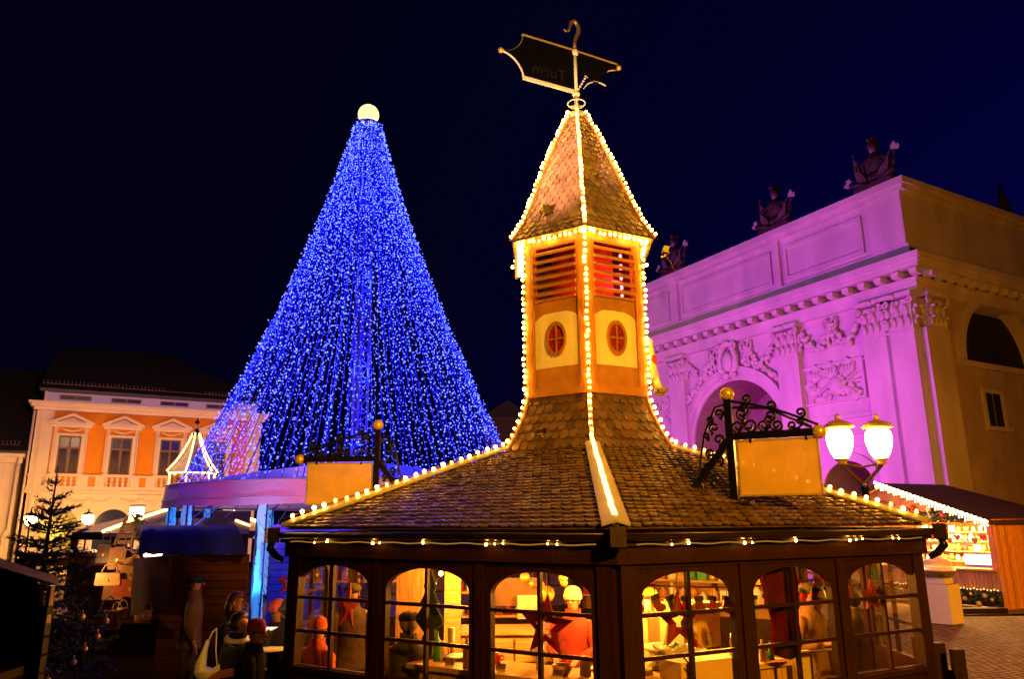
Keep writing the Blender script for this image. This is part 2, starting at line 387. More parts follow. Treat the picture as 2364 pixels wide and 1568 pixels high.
# tower body
RT_ = .90; TZ0, TZ1 = 4.45, 6.68
for k in range(6):
    # post on each corner, made of two canted boards
    mb = MB(); c0, c1 = hv(RT_, k, TZ0), hv(RT_, k, TZ1)
    for sg in (-1, 1):
        e_ = hv(RT_, k + sg, 0) - hv(RT_, k, 0); e_.normalize()
        out = Vector((e_.y, -e_.x, 0)) * sg
        M3 = Matrix((e_, out, Vector((0, 0, 1)))).transposed()
        mb.box((c0 + c1) / 2 + e_ * .055 + out * .012, (.11, .05, TZ1 - TZ0), M3)
    mb.build('tower_post', m_tw, pav)
    a, b = hv(RT_, k, 0), hv(RT_, k + 1, 0); ex_ = (b - a).normalized(); L = (b - a).length; out = Vector((ex_.y, -ex_.x, 0))
    F = Matrix((ex_, -out, Vector((0, 0, 1)))).transposed().to_4x4(); F.translation = a   # x along, -y outwards
    def fb(mb, x0, x1, y0, y1, z0, z1): mb.box(F @ Vector(((x0 + x1) / 2, (y0 + y1) / 2, (z0 + z1) / 2)), (x1 - x0, y1 - y0, z1 - z0), F.to_3x3())
    mb = MB(); fb(mb, .02, L - .02, -.045, .0, TZ0 - .02, TZ0 + .10); fb(mb, .08, L - .08, -.02, .02, TZ0 + .105, TZ0 + .36)
    mb.build('tower_base_board', m_twx, pav)
    # cream panel with scalloped head, oval window
    z0, z1 = TZ0 + .365, TZ0 + 1.13
    x0, x1 = .115, L - .115
    mb = MB()
    n = 14; top = [(x0 + (x1 - x0) * i / n, z1 - .10 * (2 * i / n - 1) ** 4 - .008 * abs(sin(i * 2.2))) for i in range(n + 1)]
    mb.prism([(x0, z0), (x1, z0)] + top[::-1], .03, F); mb.build('plaster_panel', m_plaster, pav)
    mb = MB(); fb(mb, .10, L - .10, -.004, .03, z1 - .12, TZ0 + 1.30); mb.build('tower_lintel', m_twx, pav)
    ow = MB(); cx_, cz_ = L / 2, (z0 + z1) / 2 - .0; rx, rz = .158, .245; n = 28
    def ell(q, s_): return (cx_ + rx * s_ * cos(q), cz_ + rz * s_ * sin(q))
    for i in range(n):
        q0, q1 = 2 * pi * i / n, 2 * pi * (i + 1) / n
        A, B = [Vector((*ell(q, s_), 0)) for q in (q0, q1) for s_ in (1, .78)][0:2], [Vector((*ell(q1, s_), 0)) for s_ in (1, .78)]
        P = [F @ Vector((v.x, yy, v.y)) for yy in (-.05, -.012) for v in (A[0], A[1], B[1], B[0])]
        ow.add(P, [(0, 1, 2, 3), (0, 3, 7, 4), (1, 5, 6, 2)])
    owo = ow.build('oval_window', m_tw, pav)
    g = MB(); g.add([F @ Vector((ell(2 * pi * i / n, .8)[0], -.018, ell(2 * pi * i / n, .8)[1])) for i in range(n)], [tuple(range(n))])
    g.build('pane', mat('red stained glass', (.30, .012, .008), .25, 0, .6, 30, .6, 45), owo)
    g = MB(); fb(g, cx_ - .012, cx_ + .012, -.04, -.02, cz_ - rz * .8, cz_ + rz * .8); fb(g, cx_ - rx * .8, cx_ + rx * .8, -.041, -.021, cz_ - .012, cz_ + .012)
    g.build('glazing_bar', m_tw, owo)
    # louvred shutter
    z0, z1 = TZ0 + 1.30, TZ0 + 2.10
    sh = MB(); x0, x1 = .115, L - .115
    fb(sh, x0, x0 + .02, -.03, .03, z0, z1); fb(sh, x1 - .02, x1, -.03, .03, z0, z1); fb(sh, x0 + .02, x1 - .02, -.03, .03, z1 - .02, z1); fb(sh, x0 + .02, x1 - .02, -.05, .03, z0, z0 + .03)
    sho = sh.build('louvred_shutter', m_tw, pav)
    for i in range(6):
        zc = z0 + .11 + i * .118; sl = MB()
        vs = [F @ Vector(p) for p in ((x0 - .0, -.075, zc - .045), (x1 + .0, -.075, zc - .045), (x1, -.075, zc - .008), (x0, -.075, zc - .008), (x0 + .02, .03, zc + .035), (x1 - .02, .03, zc + .035), (x1 - .02, .03, zc + .055), (x0 + .02, .03, zc + .055))]
        sl.add(vs, [(0, 1, 2, 3), (3, 2, 6, 7), (0, 4, 5, 1), (4, 7, 6, 5), (0, 3, 7, 4), (1, 5, 6, 2)])
        sl.build('slat', m_twx, sho)
    mb = MB(); fb(mb, .09, L - .09, -.035, .02, TZ0 + 2.10, TZ1 + .02); mb.build('tower_top_rail', m_twx, pav)
    # soffit board under the spire
    mb = MB(); a2, b2, c2, d2 = hv(1.13, k, 6.65), hv(1.13, k + 1, 6.65), hv(.86, k + 1, 6.70), hv(.86, k, 6.70)
    mb.quad(a2, d2, c2, b2); mb.build('spire_soffit', m_twx, pav)
# inside of the tower: a dark red drum with a lit tube
mb = MB(); mb.lathe([(.50, 5.6), (.50, 6.6)], 6, phase=-1.5, smooth=False, cap=True); mb.build('tower_drum', mat('red lining', (.42, .09, .04), .7, 0, .5, 5), pav)
lampr = lamp('POINT', 'tower_light', k2w((.0, -.66, 5.95)), 9, (1, .07, .02), .04)
lampr2 = lamp('POINT', 'tower_light', k2w((.48, -.42, 6.2)), 9, (1, .03, .03), .04)
for z_ in (5.83, 5.98, 6.12, 6.27, 6.42):
    mb = MB(); q0 = hv(.72, .78, 0); mb.tube([(q0.x, q0.y, z_ - .035), (q0.x, q0.y, z_ + .035)], .018, 8)
    mb.build('red_light_tube', emit('red tube', (1, .08, .10), 14), pav)

# ---- walls
ZS, ZT = 1.35, 2.37          # sill and crown of the window openings
LW = RW                      # side length
FR = [(.057, .319), (.3815, .6435), (.706, .968)]
def side_frame(k):
    a, b = hv(RW, k, 0), hv(RW, k + 1, 0); ex_ = (b - a).normalized(); out = Vector((ex_.y, -ex_.x, 0))
    F = Matrix((ex_, -out, Vector((0, 0, 1)))).transposed().to_4x4(); F.translation = a; return F
def window_meshes():
    w = (.319 - .057) * LW; fr = .075; rise = .20; n = 18
    arc = [(-w / 2 * cos(pi * i / n), ZT - rise + rise * sin(pi * i / n)) for i in range(n + 1)]
    zt = ZT + .075; zb = ZS - .06
    mb = MB(); d0, d1 = -.04, .03
    def slab(poly):
        mb.prism(poly, d1 - d0, Matrix.Translation((0, (d0 + d1) / 2, 0)))
    slab([(-w / 2 - fr, zb), (-w / 2, zb), (-w / 2, ZT - rise), (-w / 2 - fr, ZT - rise)])
    slab([(w / 2, zb), (w / 2 + fr, zb), (w / 2 + fr, ZT - rise), (w / 2, ZT - rise)])
    slab([(-w / 2, zb), (w / 2, zb), (w / 2, ZS), (-w / 2, ZS)])
    poly = [(w / 2 + fr, ZT - rise), (w / 2 + fr, zt), (-w / 2 - fr, zt), (-w / 2 - fr, ZT - rise)] + arc
    slab(poly)
    # bead round the frame
    mb.bx(-w / 2 - fr, w / 2 + fr, -.055, -.04, zt - .03, zt); mb.bx(-w / 2 - fr, w / 2 + fr, -.075, -.04, zb, zb + .05)
    frame = mb.build('window', m_wood)
    bars = MB(); bars.bx(-.016, .016, -.045, .0, ZS, ZT)
    for f in (1 / 3, 2 / 3): bars.bx(-w / 2, w / 2, -.043, .002, ZS + (ZT - ZS) * f - .016, ZS + (ZT - ZS) * f + .016)
    barso = bars.build('glazing_bar', m_wood, frame)
    g = MB(); g.add([(x, .012, z) for x, z in [(-w / 2, ZS), (w / 2, ZS)] + arc[::-1]], [tuple(range(n + 3))])
    g.build('pane', m_pane, frame)
    return frame
win0 = window_meshes(); first = True
for k in range(-3, 3):
    F = side_frame(k); F3 = F.to_3x3()
    def fb(mb, x0, x1, y0, y1, z0, z1): mb.box(F @ Vector(((x0 + x1) / 2, (y0 + y1) / 2, (z0 + z1) / 2)), (x1 - x0, y1 - y0, z1 - z0), F3)
    fr_ = FR if k in (0, 1, 2) else [(1 - b, 1 - a) for a, b in FR][::-1]
    for a, b in (fr_ if k != 2 else []):
        wdo = win0 if first else copy_tree(win0); first = False
        wdo.parent = pav; wdo.matrix_local = F @ Matrix.Translation(((a + b) / 2 * LW, .0, 0))
    # timber between the windows
    for i in range(2):
        xm = (fr_[i][1] + fr_[i + 1][0]) / 2 * LW
        mb = MB(); fb(mb, xm - .048, xm + .048, -.065, .06, .10, 2.50); mb.build('post', m_wood, pav)
    mb = MB()
    fb(mb, .10, LW - .10, -.03, .03, .12, ZS - .065)
    for i in range(26):
        x0 = .12 + i * (LW - .24) / 26; fb(mb, x0 + .006, x0 + (LW - .24) / 26 - .006, -.05, -.03, .14, ZS - .10)
    mb.build('wall_panel', m_wood, pav)
    if k == 2:
        mb = MB(); fb(mb, .08, LW - .08, -.02, .03, ZS - .065, 2.45); mb.build('plank_wall', wood('back wall pine', (.30, .16, .05), .6, 0), pav)
    mb = MB(); fb(mb, -.06, LW + .06, -.10, .05, 2.452, 2.60); fb(mb, -.10, LW + .10, -.14, -.02, 2.60, 2.635); fb(mb, 0, LW, -.07, -.03, 2.447, 2.47)
    mb.build('header_beam', m_woodx, pav)
    # rafters' tails and fascia
    mb = MB(); fb(mb, -.09, LW + .09, -.15, -.12, 2.635, 2.70); mb.build('fascia_board', m_woodx, pav)
    a, b = hv(RE + .06, k, 2.70), hv(RE + .06, k + 1, 2.70)
    g = MB(); nseg = 7; cs = []
    for p in (a, b):
        rad = Vector((p.x, p.y, 0)).normalized()
        am = radians(60 * k + 30); nh = Vector((sin(am), -cos(am), 0))
        cs.append([p + nh * (.055 * cos(pi * i / nseg)) - Vector((0, 0, .06 * sin(pi * i / nseg))) for i in range(nseg + 1)])
    vs = cs[0] + cs[1]; g.add(vs, [(i, i + 1, nseg + 2 + i, nseg + 1 + i) for i in range(nseg)], True)
    g.tube([cs[0][0], cs[1][0]], .012, 6)
    for i in range(4):
        p = a.lerp(b, (i + .5) / 4); g.box(p - Vector((0, 0, .03)), (.05, .05, .07), F3)
    g.build('gutter', m_gut, pav)
for k in range(6):
    mb = MB(); c0 = hv(RW, k, 0)
    for sg in (-1, 1):
        e_ = (hv(RW, k + sg, 0) - c0).normalized(); out = Vector((e_.y, -e_.x, 0)) * sg
        mb.box(c0 + e_ * .075 + out * .02 + Vector((0, 0, 1.285)), (.15, .10, 2.43), Matrix((e_, out, Vector((0, 0, 1)))).transposed())
    mb.build('corner_post', m_wood, pav)
    rad = hv(1, k, 0).normalized(); p = hv(RE + .12, k, 2.66)
    mb = MB(); mb.box(p + Vector((0, 0, .02)), (.13, .13, .16), Matrix.Rotation(radians(60 * k), 3, 'Z'))
    mb.build('gutter_hopper', m_gut, pav)
    if k in (1, 5):
        mb = MB(); mb.tube([p + Vector((0, 0, -.05)), p + rad * .02 + Vector((0, 0, -.12)), p - rad * .05 + Vector((0, 0, -.2)), p - rad * .13 + Vector((0, 0, -.25))], [.04, .045, .04, .03], 8)
        mb.build('gutter_spout', m_black, pav)
mb = MB(); mb.lathe([(RW - .05, .06), (RW - .05, .10)], 6, phase=-1.5, smooth=False); mb.build('floor_deck', m_woodx, pav)
mb = MB(); mb.lathe([(RW + .1, .005), (RW + .1, .055)], 6, phase=-1.5, smooth=False); mb.build('plinth', m_wood, pav)
mb = MB(); mb.lathe([(RW - .06, 2.64), (RW - .06, 2.66)], 6, phase=-1.5, smooth=False); mb.build('ceiling_lining', wood('pine lining', (.5, .33, .16), .6, 0), pav)

# ---------------------------------------------------------------- light strings on the pavilion
bulb_mes = []
def bulb_mesh():
    if not bulb_mes:
        for st, r in ((62, .0225), (62, .0225), (85, .0235), (38, .0215), (20, .021)):
            mb = MB(); mb.ball((0, 0, 0), r, 8, 6, (1, 1, 1.12)); o = mb.build('bulb', emit('warm bulb %d' % st, (1.0, .40, .045), st)); bulb_mes.append(o.data); bpy.data.objects.remove(o)
    return random.choice(bulb_mes)
def path_pts(pts, step):
    out = []; carry = 0
    for a, b in zip(pts[:-1], pts[1:]):
        L = (b - a).length; u = carry
        while u < L: out.append(a.lerp(b, u / L)); u += step
        carry = u - L
    return out
def light_string(pts, step, label, group='warm bulb strings along the pavilion edges', cable=True, jitter=.011):
    pts = [k2w(p) for p in pts]
    t = thing('light_string', label, 'string lights', pts[0], 0, group)
    rel = [p - pts[0] for p in pts]
    mb = MB(); mb.tube(rel, .008, 5); mb.build('cable', m_cable, t)
    for p in path_pts(rel, step):
        o = bpy.data.objects.new('bulb', bulb_mesh()); COL.objects.link(o); o.parent = t
        o.location = p + Vector((random.uniform(-1, 1), random.uniform(-1, 1), random.uniform(-1, 1))) * jitter
    return t
def hip(prof, k, outw=.055, up=.03, t0=0, t1=1):
    ps = [hv(r + outw, k, z + up) for r, z in prof]; return ps
nm = {-1: 'left', 0: 'middle', 1: 'right'}
for k in (-1, 0, 1):
    light_string(hip(TROOF, k, .06, .02)[::-1], .082, {-1: 'bulb string down the spire edge above the roof floodlight', 0: 'bulb string down the central edge of the spire facing the viewer', 1: 'bulb string down the spire edge nearest the purple gate'}[k])
    light_string([hv(RT_ + .075, k, 6.62), hv(RT_ + .075, k, 4.50)], .086, {-1: 'bulb string on the tower corner nearest the blue light tree', 0: 'bulb string on the tower corner between the two louvred shutters', 1: 'bulb string on the tower corner beside the dangling stuffed figure'}[k])
    light_string(hip(SKIRT, k, .06, .03)[::-1], .10, {-1: 'bulb string down the tiled skirt on the blue tree side', 0: 'bulb string down the central edge of the tiled skirt', 1: 'bulb string down the tiled skirt on the gate side'}[k])
for k in (-2, 2, 3): light_string(hip(TROOF, k, .06, .02)[::-1], .10, 'bulb string down a rear edge of the spire turned away from the viewer')
for k in (-2, -1, 0, 1):
    a, b = hv(1.04, k, 6.635), hv(1.04, k + 1, 6.635)
    light_string([a, a.lerp(b, .5) - Vector((0, 0, .012)), b], .082, {-2: 'bulb string under the spire eave turning away towards the blue tree', -1: 'bulb string under the spire eave over the dimmer louvred shutter', 0: 'bulb string under the spire eave over the red-lit louvred shutter', 1: 'bulb string under the spire eave turning away towards the gate'}[k])
for k in (-1, 1):
    a, b = hv(1.30, k, 3.80), hv(RE + .02, k, 2.86)
    light_string([a, a.lerp(b, .35) - Vector((0, 0, .015)), a.lerp(b, .7) - Vector((0, 0, .01)), b], .128, 'bulb string down the long roof hip beside the blank sign over the blue tree' if k < 0 else 'bulb string down the long roof hip passing behind the scrolled sign bracket')
t = thing('rope_light', 'glowing rope light down the broad front hip of the pavilion roof', 'rope light', k2w(hv(1.28, 0, 3.79)))
a, b = Vector((0, 0, 0)), k2w(hv(RE - .1, 0, ZE + .11)) - k2w(hv(1.28, 0, 3.79))
mb = MB(); mb.tube([a.lerp(b, i / 20) + Vector((random.uniform(-.006, .006), 0, 0)) for i in range(21)], .024, 8); mb.build('tube', emit('hip rope tube', (1, .52, .10), 9), t)
for k in (-1, 0):
    F = side_frame(k)
    t = thing('rope_light', 'thin rope light under the gutter over the three windows ' + ('with the felt tree' if k < 0 else 'with the big red stocking'), 'rope light', k2w(F @ Vector((.1, -.16, 2.605))))
    base = k2w(F @ Vector((.1, -.16, 2.605)))
    pts = [k2w(F @ Vector((.1 + (LW - .2) * i / 40, -.165, 2.612 + .006 * sin(i * 1.3)))) - base for i in range(41)]
    mb = MB(); mb.tube(pts, .0055, 5); mb.build('tube', emit('thin rope', (1, .4, .05), .4), t)
    for f in (.10, .15, .165, .34, .37, .50, .515, .72, .735, .75, .88, .9):
        mb = MB(); mb.ball(pts[int(f * 40)], .014 if f in (.15, .72, .5, .34) else .009, 8, 6); mb.build('bulb', m_bulb, t)
# ---------------------------------------------------------------- weather vane
def font_mesh(txt, size, depth, name, material, parent=None, M=None, mirror=False):
    cu = bpy.data.curves.new(name, 'FONT'); cu.body = txt; cu.size = size; cu.extrude = depth; cu.align_x = 'CENTER'; cu.align_y = 'CENTER'
    o = bpy.data.objects.new(name, cu); COL.objects.link(o)
    dg = bpy.context.evaluated_depsgraph_get(); me = bpy.data.meshes.new_from_object(o.evaluated_get(dg)); bpy.data.objects.remove(o); bpy.data.curves.remove(cu)
    if mirror: me.transform(Matrix.Scale(-1, 4, (1, 0, 0)))
    if M: me.transform(M)
    me.materials.clear(); me.materials.append(material)
    r = bpy.data.objects.new(name, me); COL.objects.link(r); r.parent = parent; return r
VB = k2w((0, 0, 8.98)); VD = Vector((-.90, -.44, 0)).normalized(); VN = Vector((-VD.y, VD.x, 0))
vane = thing('weather_vane', 'black weather vane with gilt knobs and a hooked finial above the spire', 'weather vane', VB)
def vp(l, z, o=0): return VD * l + VN * o + Vector((0, 0, z))
mb = MB(); mb.tube([(0, 0, -.1), (0, 0, .30)], .035, 10); mb.tube([(0, 0, .30), (0, 0, 1.16)], .03, 10); mb.build('pole', m_steel, vane)
mb = MB(); mb.lathe([(.05, .30), (.065, .33), (.05, .37)], 14); mb.lathe([(.04, 1.02), (.055, 1.05), (.055, 1.10), (.04, 1.13)], 14); mb.build('collar', m_steel, vane)
mb = MB(); mb.tube([(.135 * cos(2 * pi * i / 28), .135 * sin(2 * pi * i / 28), .17) for i in range(28)], .010, 6, True)
for q in (.5, 2.6, 4.7): mb.tube([(0, 0, .13), (.135 * cos(q), .135 * sin(q), .17)], .008, 5)
mb.build('wheel_ring', m_steel, vane)
zb, zt = .37, 1.10
arcL = [(.92 + .36 * (1 - cos(q)) * 1.0, zb + (.37 - .37 * cos(pi / 2 - q) * 0) * 0 + (.37) * sin(q)) for q in [pi / 2 * i / 8 for i in range(9)]]
lowL = [(.92 + .36 * t_ ** 1.6, zb + .36 * (1 - (1 - t_) ** 1.7)) for t_ in [i / 8 for i in range(9)]]
upL = [(.92 + .36 * t_ ** 1.6, zt - .36 * (1 - (1 - t_) ** 1.7)) for t_ in [i / 8 for i in range(9)]]
mb = MB(); M3 = Matrix((VD, VN, Vector((0, 0, 1)))).transposed().to_4x4()
poly = [(.03, zb + .02)] + lowL + upL[::-1] + [(.03, zt)]
mb.prism(poly, .02, M3)
arcR = [(-.78 + .34 * (1 - (1 - t_) ** 1.5), .98 - .33 * t_ ** 1.6) for t_ in [i / 8 for i in range(9)]]
poly2 = [(-.03, zt - .0), (-.80, zt - .02)] + arcR + [(-.36, .60), (-.20, .72), (-.03, .70)]
mb.prism(poly2, .02, M3); mb.build('vane_plate', m_black, vane)
mb = MB(); mb.bar(vp(.0, zt + .01), vp(.94, zt + .01), .03, .03); mb.bar(vp(0, zt + .01), vp(-.80, zt - .01), .03, .025); mb.build('top_rail', m_gold, vane)
mb = MB(); mb.bar(vp(.03, zb), vp(.93, zb), .045, .045); mb.build('bottom_rail', m_steel, vane)
mb = MB(); mb.tube([vp(a, b) for a, b in lowL], .016, 6); mb.build('edge_strap', m_steel, vane)
mb = MB(); mb.tube([vp(a, b) for a, b in upL], .010, 6); mb.tube([vp(a, b) for a, b in arcR[:4]], .012, 6); mb.build('edge_strap', m_gold, vane)
mb = MB(); mb.tube([vp(-.14, .47), vp(-.22, .58), vp(-.34, .655), vp(-.48, .66), vp(-.56, .64)], [.004, .01, .012, .013, .014], 6)
mb.tube([vp(-.05, .78), vp(-.12, .76), vp(-.22, .69)], .008, 6)
for q in range(5): mb.ball(vp(-.05 - .03 * q, .44 + .055 * q), .02, 6, 5)
mb.build('scroll', m_steel, vane)
for l, z in ((1.30, (zb + zt) / 2), (-.83, zt - .06)):
    mb = MB(); mb.ball(vp(l, z), .045, 12, 8); mb.build('knob', m_gold, vane)
pts = [(0, 1.14), (0, 1.26), (-.03, 1.36), (-.075, 1.46), (-.085, 1.56), (-.05, 1.64), (.01, 1.655), (.06, 1.61), (.075, 1.53), (.10, 1.45), (.16, 1.42), (.20, 1.45)]
mb = MB(); mb.tube([vp(a, b) for a, b in pts], [.03, .03, .034, .037, .036, .036, .038, .034, .026, .022, .018, .012], 8); mb.build('hook_finial', mat('aged bronze', (.30, .20, .09), .35, .7), vane)
TM = Matrix((-VD, Vector((0, 0, 1)), VD.cross(Vector((0, 0, 1))) * -1)).transposed().to_4x4()
for sg in (1,):
    for txt, l, z, sz in (('Turm', .48, .58, .27),):
        T = Matrix.Translation(vp(l, z, 0)) @ TM
        font_mesh(txt, sz, .016, 'lettering', mat('dull bronze letters', (.018, .012, .018), .4, .4), vane, T, True)

# ---------------------------------------------------------------- roof floodlights on the spire
def floodlight(p, aim, label, s=1.0):
    t = thing('floodlight', label, 'floodlight', p)
    d = (Vector(aim) - Vector(p)).normalized(); x = d.cross(Vector((0, 0, 1))).normalized(); u = x.cross(d)
    M3 = Matrix((x, d, u)).transposed().to_4x4()
    mb = MB(); mb.prism([(-.09 * s, -.055 * s), (.09 * s, -.055 * s), (.11 * s, .075 * s), (-.11 * s, .075 * s)], .10 * s, M3); mb.build('housing', m_black, t)
    mb = MB(); mb.bar(M3 @ Vector((-.1 * s, .055 * s, -.05 * s)), M3 @ Vector((.1 * s, .055 * s, -.05 * s)), .01, .012); mb.bar(M3 @ Vector((-.11 * s, .055 * s, .07 * s)), M3 @ Vector((.11 * s, .055 * s, .07 * s)), .01, .012); mb.build('front_frame', m_gold, t)
    mb = MB(); mb.tube([(0, 0, -.05 * s), (0, 0, -.11 * s), -d * .06 + Vector((0, 0, -.15 * s))], .014, 6); mb.build('bracket', m_gold, t)
    mb = MB(); mb.tube([(.02, -.0, -.09), (.05, -.03, -.16), (.05, -.10, -.20), (.08, -.08, -.30), (.16, -.02, -.33)], .005, 5); mb.build('cord', m_cable, t)
    return t
floodlight(k2w((-.52, -.66, 7.05)), k2w((-4, -1.5, 6.2)), 'black floodlight on the lit front slope of the spire')
floodlight(k2w((1.18, -.35, 6.55)), k2w((5, 0, 5.8)), 'small yellow-lit floodlight under the spire eave facing the gate', .7)
floodlight(k2w((-.62, -.82, 3.94)), k2w((-3, -3, 3.4)), 'tiny pale floodlight at the foot of the tiled skirt', .55)
# bright white lamp in the left eave corner
t = thing('corner_lamp', 'glaring tube lamp under the spire eave corner beside the blue tree', 'lamp', k2w(hv(1.02, -1, 6.30)))
mb = MB(); mb.tube([(0, 0, -.14), (0, 0, .30)], .04, 8); mb.build('tube', emit('corner tube', (1, .62, .2), 9), t)
mb = MB(); mb.box((-.06, .03, .08), (.03, .03, .5)); mb.build('bracket', m_gold, t)

# ---------------------------------------------------------------- stuffed figure hanging on the tower side
def skinned(name, verts, edges, radii, material, parent=None, sub=1, root=0):
    me = bpy.data.meshes.new(name); me.from_pydata(verts, edges, [])
    o = bpy.data.objects.new(name, me); COL.objects.link(o)
    md = o.modifiers.new('skin', 'SKIN'); md.use_smooth_shade = True
    sv = me.skin_vertices[0].data
    for i, r in enumerate(radii):
        sv[i].radius = r if isinstance(r, tuple) else (r, r); sv[i].use_root = (i == root)
    if sub: sd = o.modifiers.new('sub', 'SUBSURF'); sd.levels = sub; sd.render_levels = sub
    dg = bpy.context.evaluated_depsgraph_get(); nm_ = bpy.data.meshes.new_from_object(o.evaluated_get(dg))
    o.modifiers.clear(); o.data = nm_; bpy.data.meshes.remove(me)
    nm_.materials.clear(); nm_.materials.append(material)
    nm_.polygons.foreach_set('use_smooth', [True] * len(nm_.polygons))
    if parent is not None: o.parent = parent
    return o
q = k2w(hv(.93, 1.3, 4.62))
doll = thing('stuffed_figure', 'stuffed figure in cream trousers and mossy shoes clinging to the tower side', 'stuffed figure', q); doll.scale = (.75, .75, .75)
skinned('body', [(0, 0, .62), (-.01, 0, .45), (.0, 0, .30), (.06, -.05, .12), (.13, -.10, -.04), (.05, .06, .12), (.10, .05, -.06), (0, 0, .80), (.02, 0, .92)],
        [(0, 1), (1, 2), (2, 3), (3, 4), (2, 5), (5, 6), (0, 7), (7, 8)], [.10, .11, .12, .085, .06, .085, .06, .06, .085], mat('cream felt', (.75, .62, .38), .9), doll)
for i, (a, b) in enumerate((((.13, -.10, -.06), (.25, -.13, -.10)), ((.10, .05, -.09), (.22, .02, -.16)))):
    mb = MB(); mb.ball(Vector(a).lerp(Vector(b), .5), .075, 10, 7, (1.25, .75, .72)); mb.build('shoe', mat('moss felt', (.22, .17, .05), .9), doll)
    mb = MB(); mb.tube([a, Vector(a) + Vector((-.012, .01, .03))], .055, 10); mb.build('cuff', mat('lime felt', (.45, .55, .06), .9), doll)
mb = MB(); mb.ball((.05, -.02, .48), .095, 10, 7, (.8, .9, 1.3)); mb.build('coat', mat('red felt', (.6, .03, .02), .9), doll)

# ---------------------------------------------------------------- hanging signs with scrolled iron brackets
def spiral(c, ax, az, r, a0, turns, n=16, shrink=.25):
    return [Vector(c) + (Vector(ax) * cos(a0 + turns * 2 * pi * i / n) + Vector(az) * sin(a0 + turns * 2 * pi * i / n)) * r * (1 - (1 - shrink) * i / n) for i in range(n + 1)]
m_signface = mat('blank sign canvas', (.80, .53, .15), .6, 0, .13, 3.2, .12, 18, .3, trans=.35)
def bracket(base, adir, post, arm, label, bw, bh, brise=0.0, back=True, bscale=1.0, grp='scrolled iron sign brackets on the pavilion roof'):
    """base: foot of the post; adir: horizontal arm direction"""
    A = Vector(adir).normalized(); Z = Vector((0, 0, 1)); t = thing('sign_bracket', label, 'sign bracket', base, 0, grp)
    az = post * .62
    mb = MB(); mb.bar((0, 0, -.02), Z * post, .075, .075, A); mb.build('post', m_black, t)
    mb = MB(); mb.ball(Z * (post + .05), .075, 14, 9); mb.build('post_ball', m_gold, t)
    mb = MB(); mb.bar(A * .03 + Z * az, A * (arm - .04) + Z * az, .065, .075, Z); mb.build('arm', m_black, t)
    mb = MB(); mb.ball(A * arm + Z * az, .07, 14, 9); mb.build('arm_ball', m_gold, t)
    mb = MB(); st = -A * (post * .42) + Z * (-.02)
    mb.bar(-A * .02 + Z * (post * .58), st + Z * .12, .07, .07, A); mb.bar(st + Z * .12, st + Z * .02 - A * .14, .05, .02, A); mb.bar(st + Z * .12, st + Z * .0 + A * .06, .05, .02, A)
    mb.build('raking_strut', m_black, t)
    mb = MB(); mb.box((0, 0, -.02), (.36, .30, .02), Matrix.Rotation(atan2(A.y, A.x), 3, 'Z'))
    for q_ in (-1, 1):
        for w_ in (-1, 1): mb.ball(A * (.13 * q_) + A.cross(Z) * (.11 * w_), .018, 6, 5)
    mb.bar(st + Z * .0 - A * .12, A * .12 + Z * -.02, .22, .015, Z)
    mb.build('base_plate', m_gut, t)
    r = .0145
    # scrollwork over the arm
    top = lambda f: Z * (post - .02 - (post - az - .09) * f ** .9) + A * (arm * f)
    mb = MB(); mb.tube([top(f / 12) + Z * (.05 * sin(pi * f / 12)) for f in range(0, 13)], r, 5)
    for f, rr, s_, tn in ((.10, .06, 1, 1.3), (.24, .065, -1, 1.3), (.40, .055, 1, 1.3), (.55, .05, -1, 1.3), (.72, .04, 1, 1.2)):
        h_ = (top(f) - A * (arm * f)).z - az
        cl, cu_ = A * (arm * f) + Z * (az + .04 + rr), A * (arm * f + .07 * s_) + Z * (az + max(.05 + rr, h_ - rr))
        s1 = spiral(cl, A * s_, Z, rr * 1.1, -pi / 2, -tn); s2 = spiral(cu_, A * -s_, Z, rr, pi / 2 * -1, -tn)
        mb.tube(s1, r, 5); mb.tube(s2, r, 5); mb.tube([s1[0], s1[0].lerp(s2[0], .5) + A * .03 * s_, s2[0]], r, 5)
    for f in (.22, .50, .82): mb.tube(spiral(top(f) + Z * .085, A, Z, .05, -pi / 2, 1.25), r, 5)
    mb.tube([A * .05 + Z * (post - .10), A * (arm * .45) + Z * (post - .13), A * (arm * .93) + Z * (az + .05)], r, 5)
    mb.build('scrollwork', m_black, t)
    # scrolls behind the post
    mb = MB(); arc_ = [Z * (post - .06) - A * .03, Z * (post * .92) - A * .14, Z * (post * .66) - A * .27, Z * (post * .40) - A * .33, Z * (post * .18) - A * .34, Z * .05 - A * .30]
    mb.tube(arc_, r, 5)
    for zf, af, rr, s_ in ((.86, .10, .05, 1), (.72, .16, .055, -1), (.60, .12, .06, 1), (.47, .22, .05, -1), (.34, .26, .045, 1), (.22, .20, .045, -1), (.64, .25, .035, 1), (.80, .20, .04, 1), (.52, .07, .05, -1), (.40, .13, .05, 1), (.30, .30, .035, -1)):
        s1 = spiral(-A * af + Z * (post * zf), A * s_, Z, rr, -pi / 2, 1.3); s2 = spiral(-A * (af - .04 * s_) + Z * (post * zf - rr * 2.3), -A * s_, Z, rr, pi / 2, -1.2)
        mb.tube(s1, r, 5); mb.tube([s1[0], s2[0]], r, 5)
    mb.build('stay_scrollwork', m_black, t)
    # board: hung from the arm
    return t, A, az
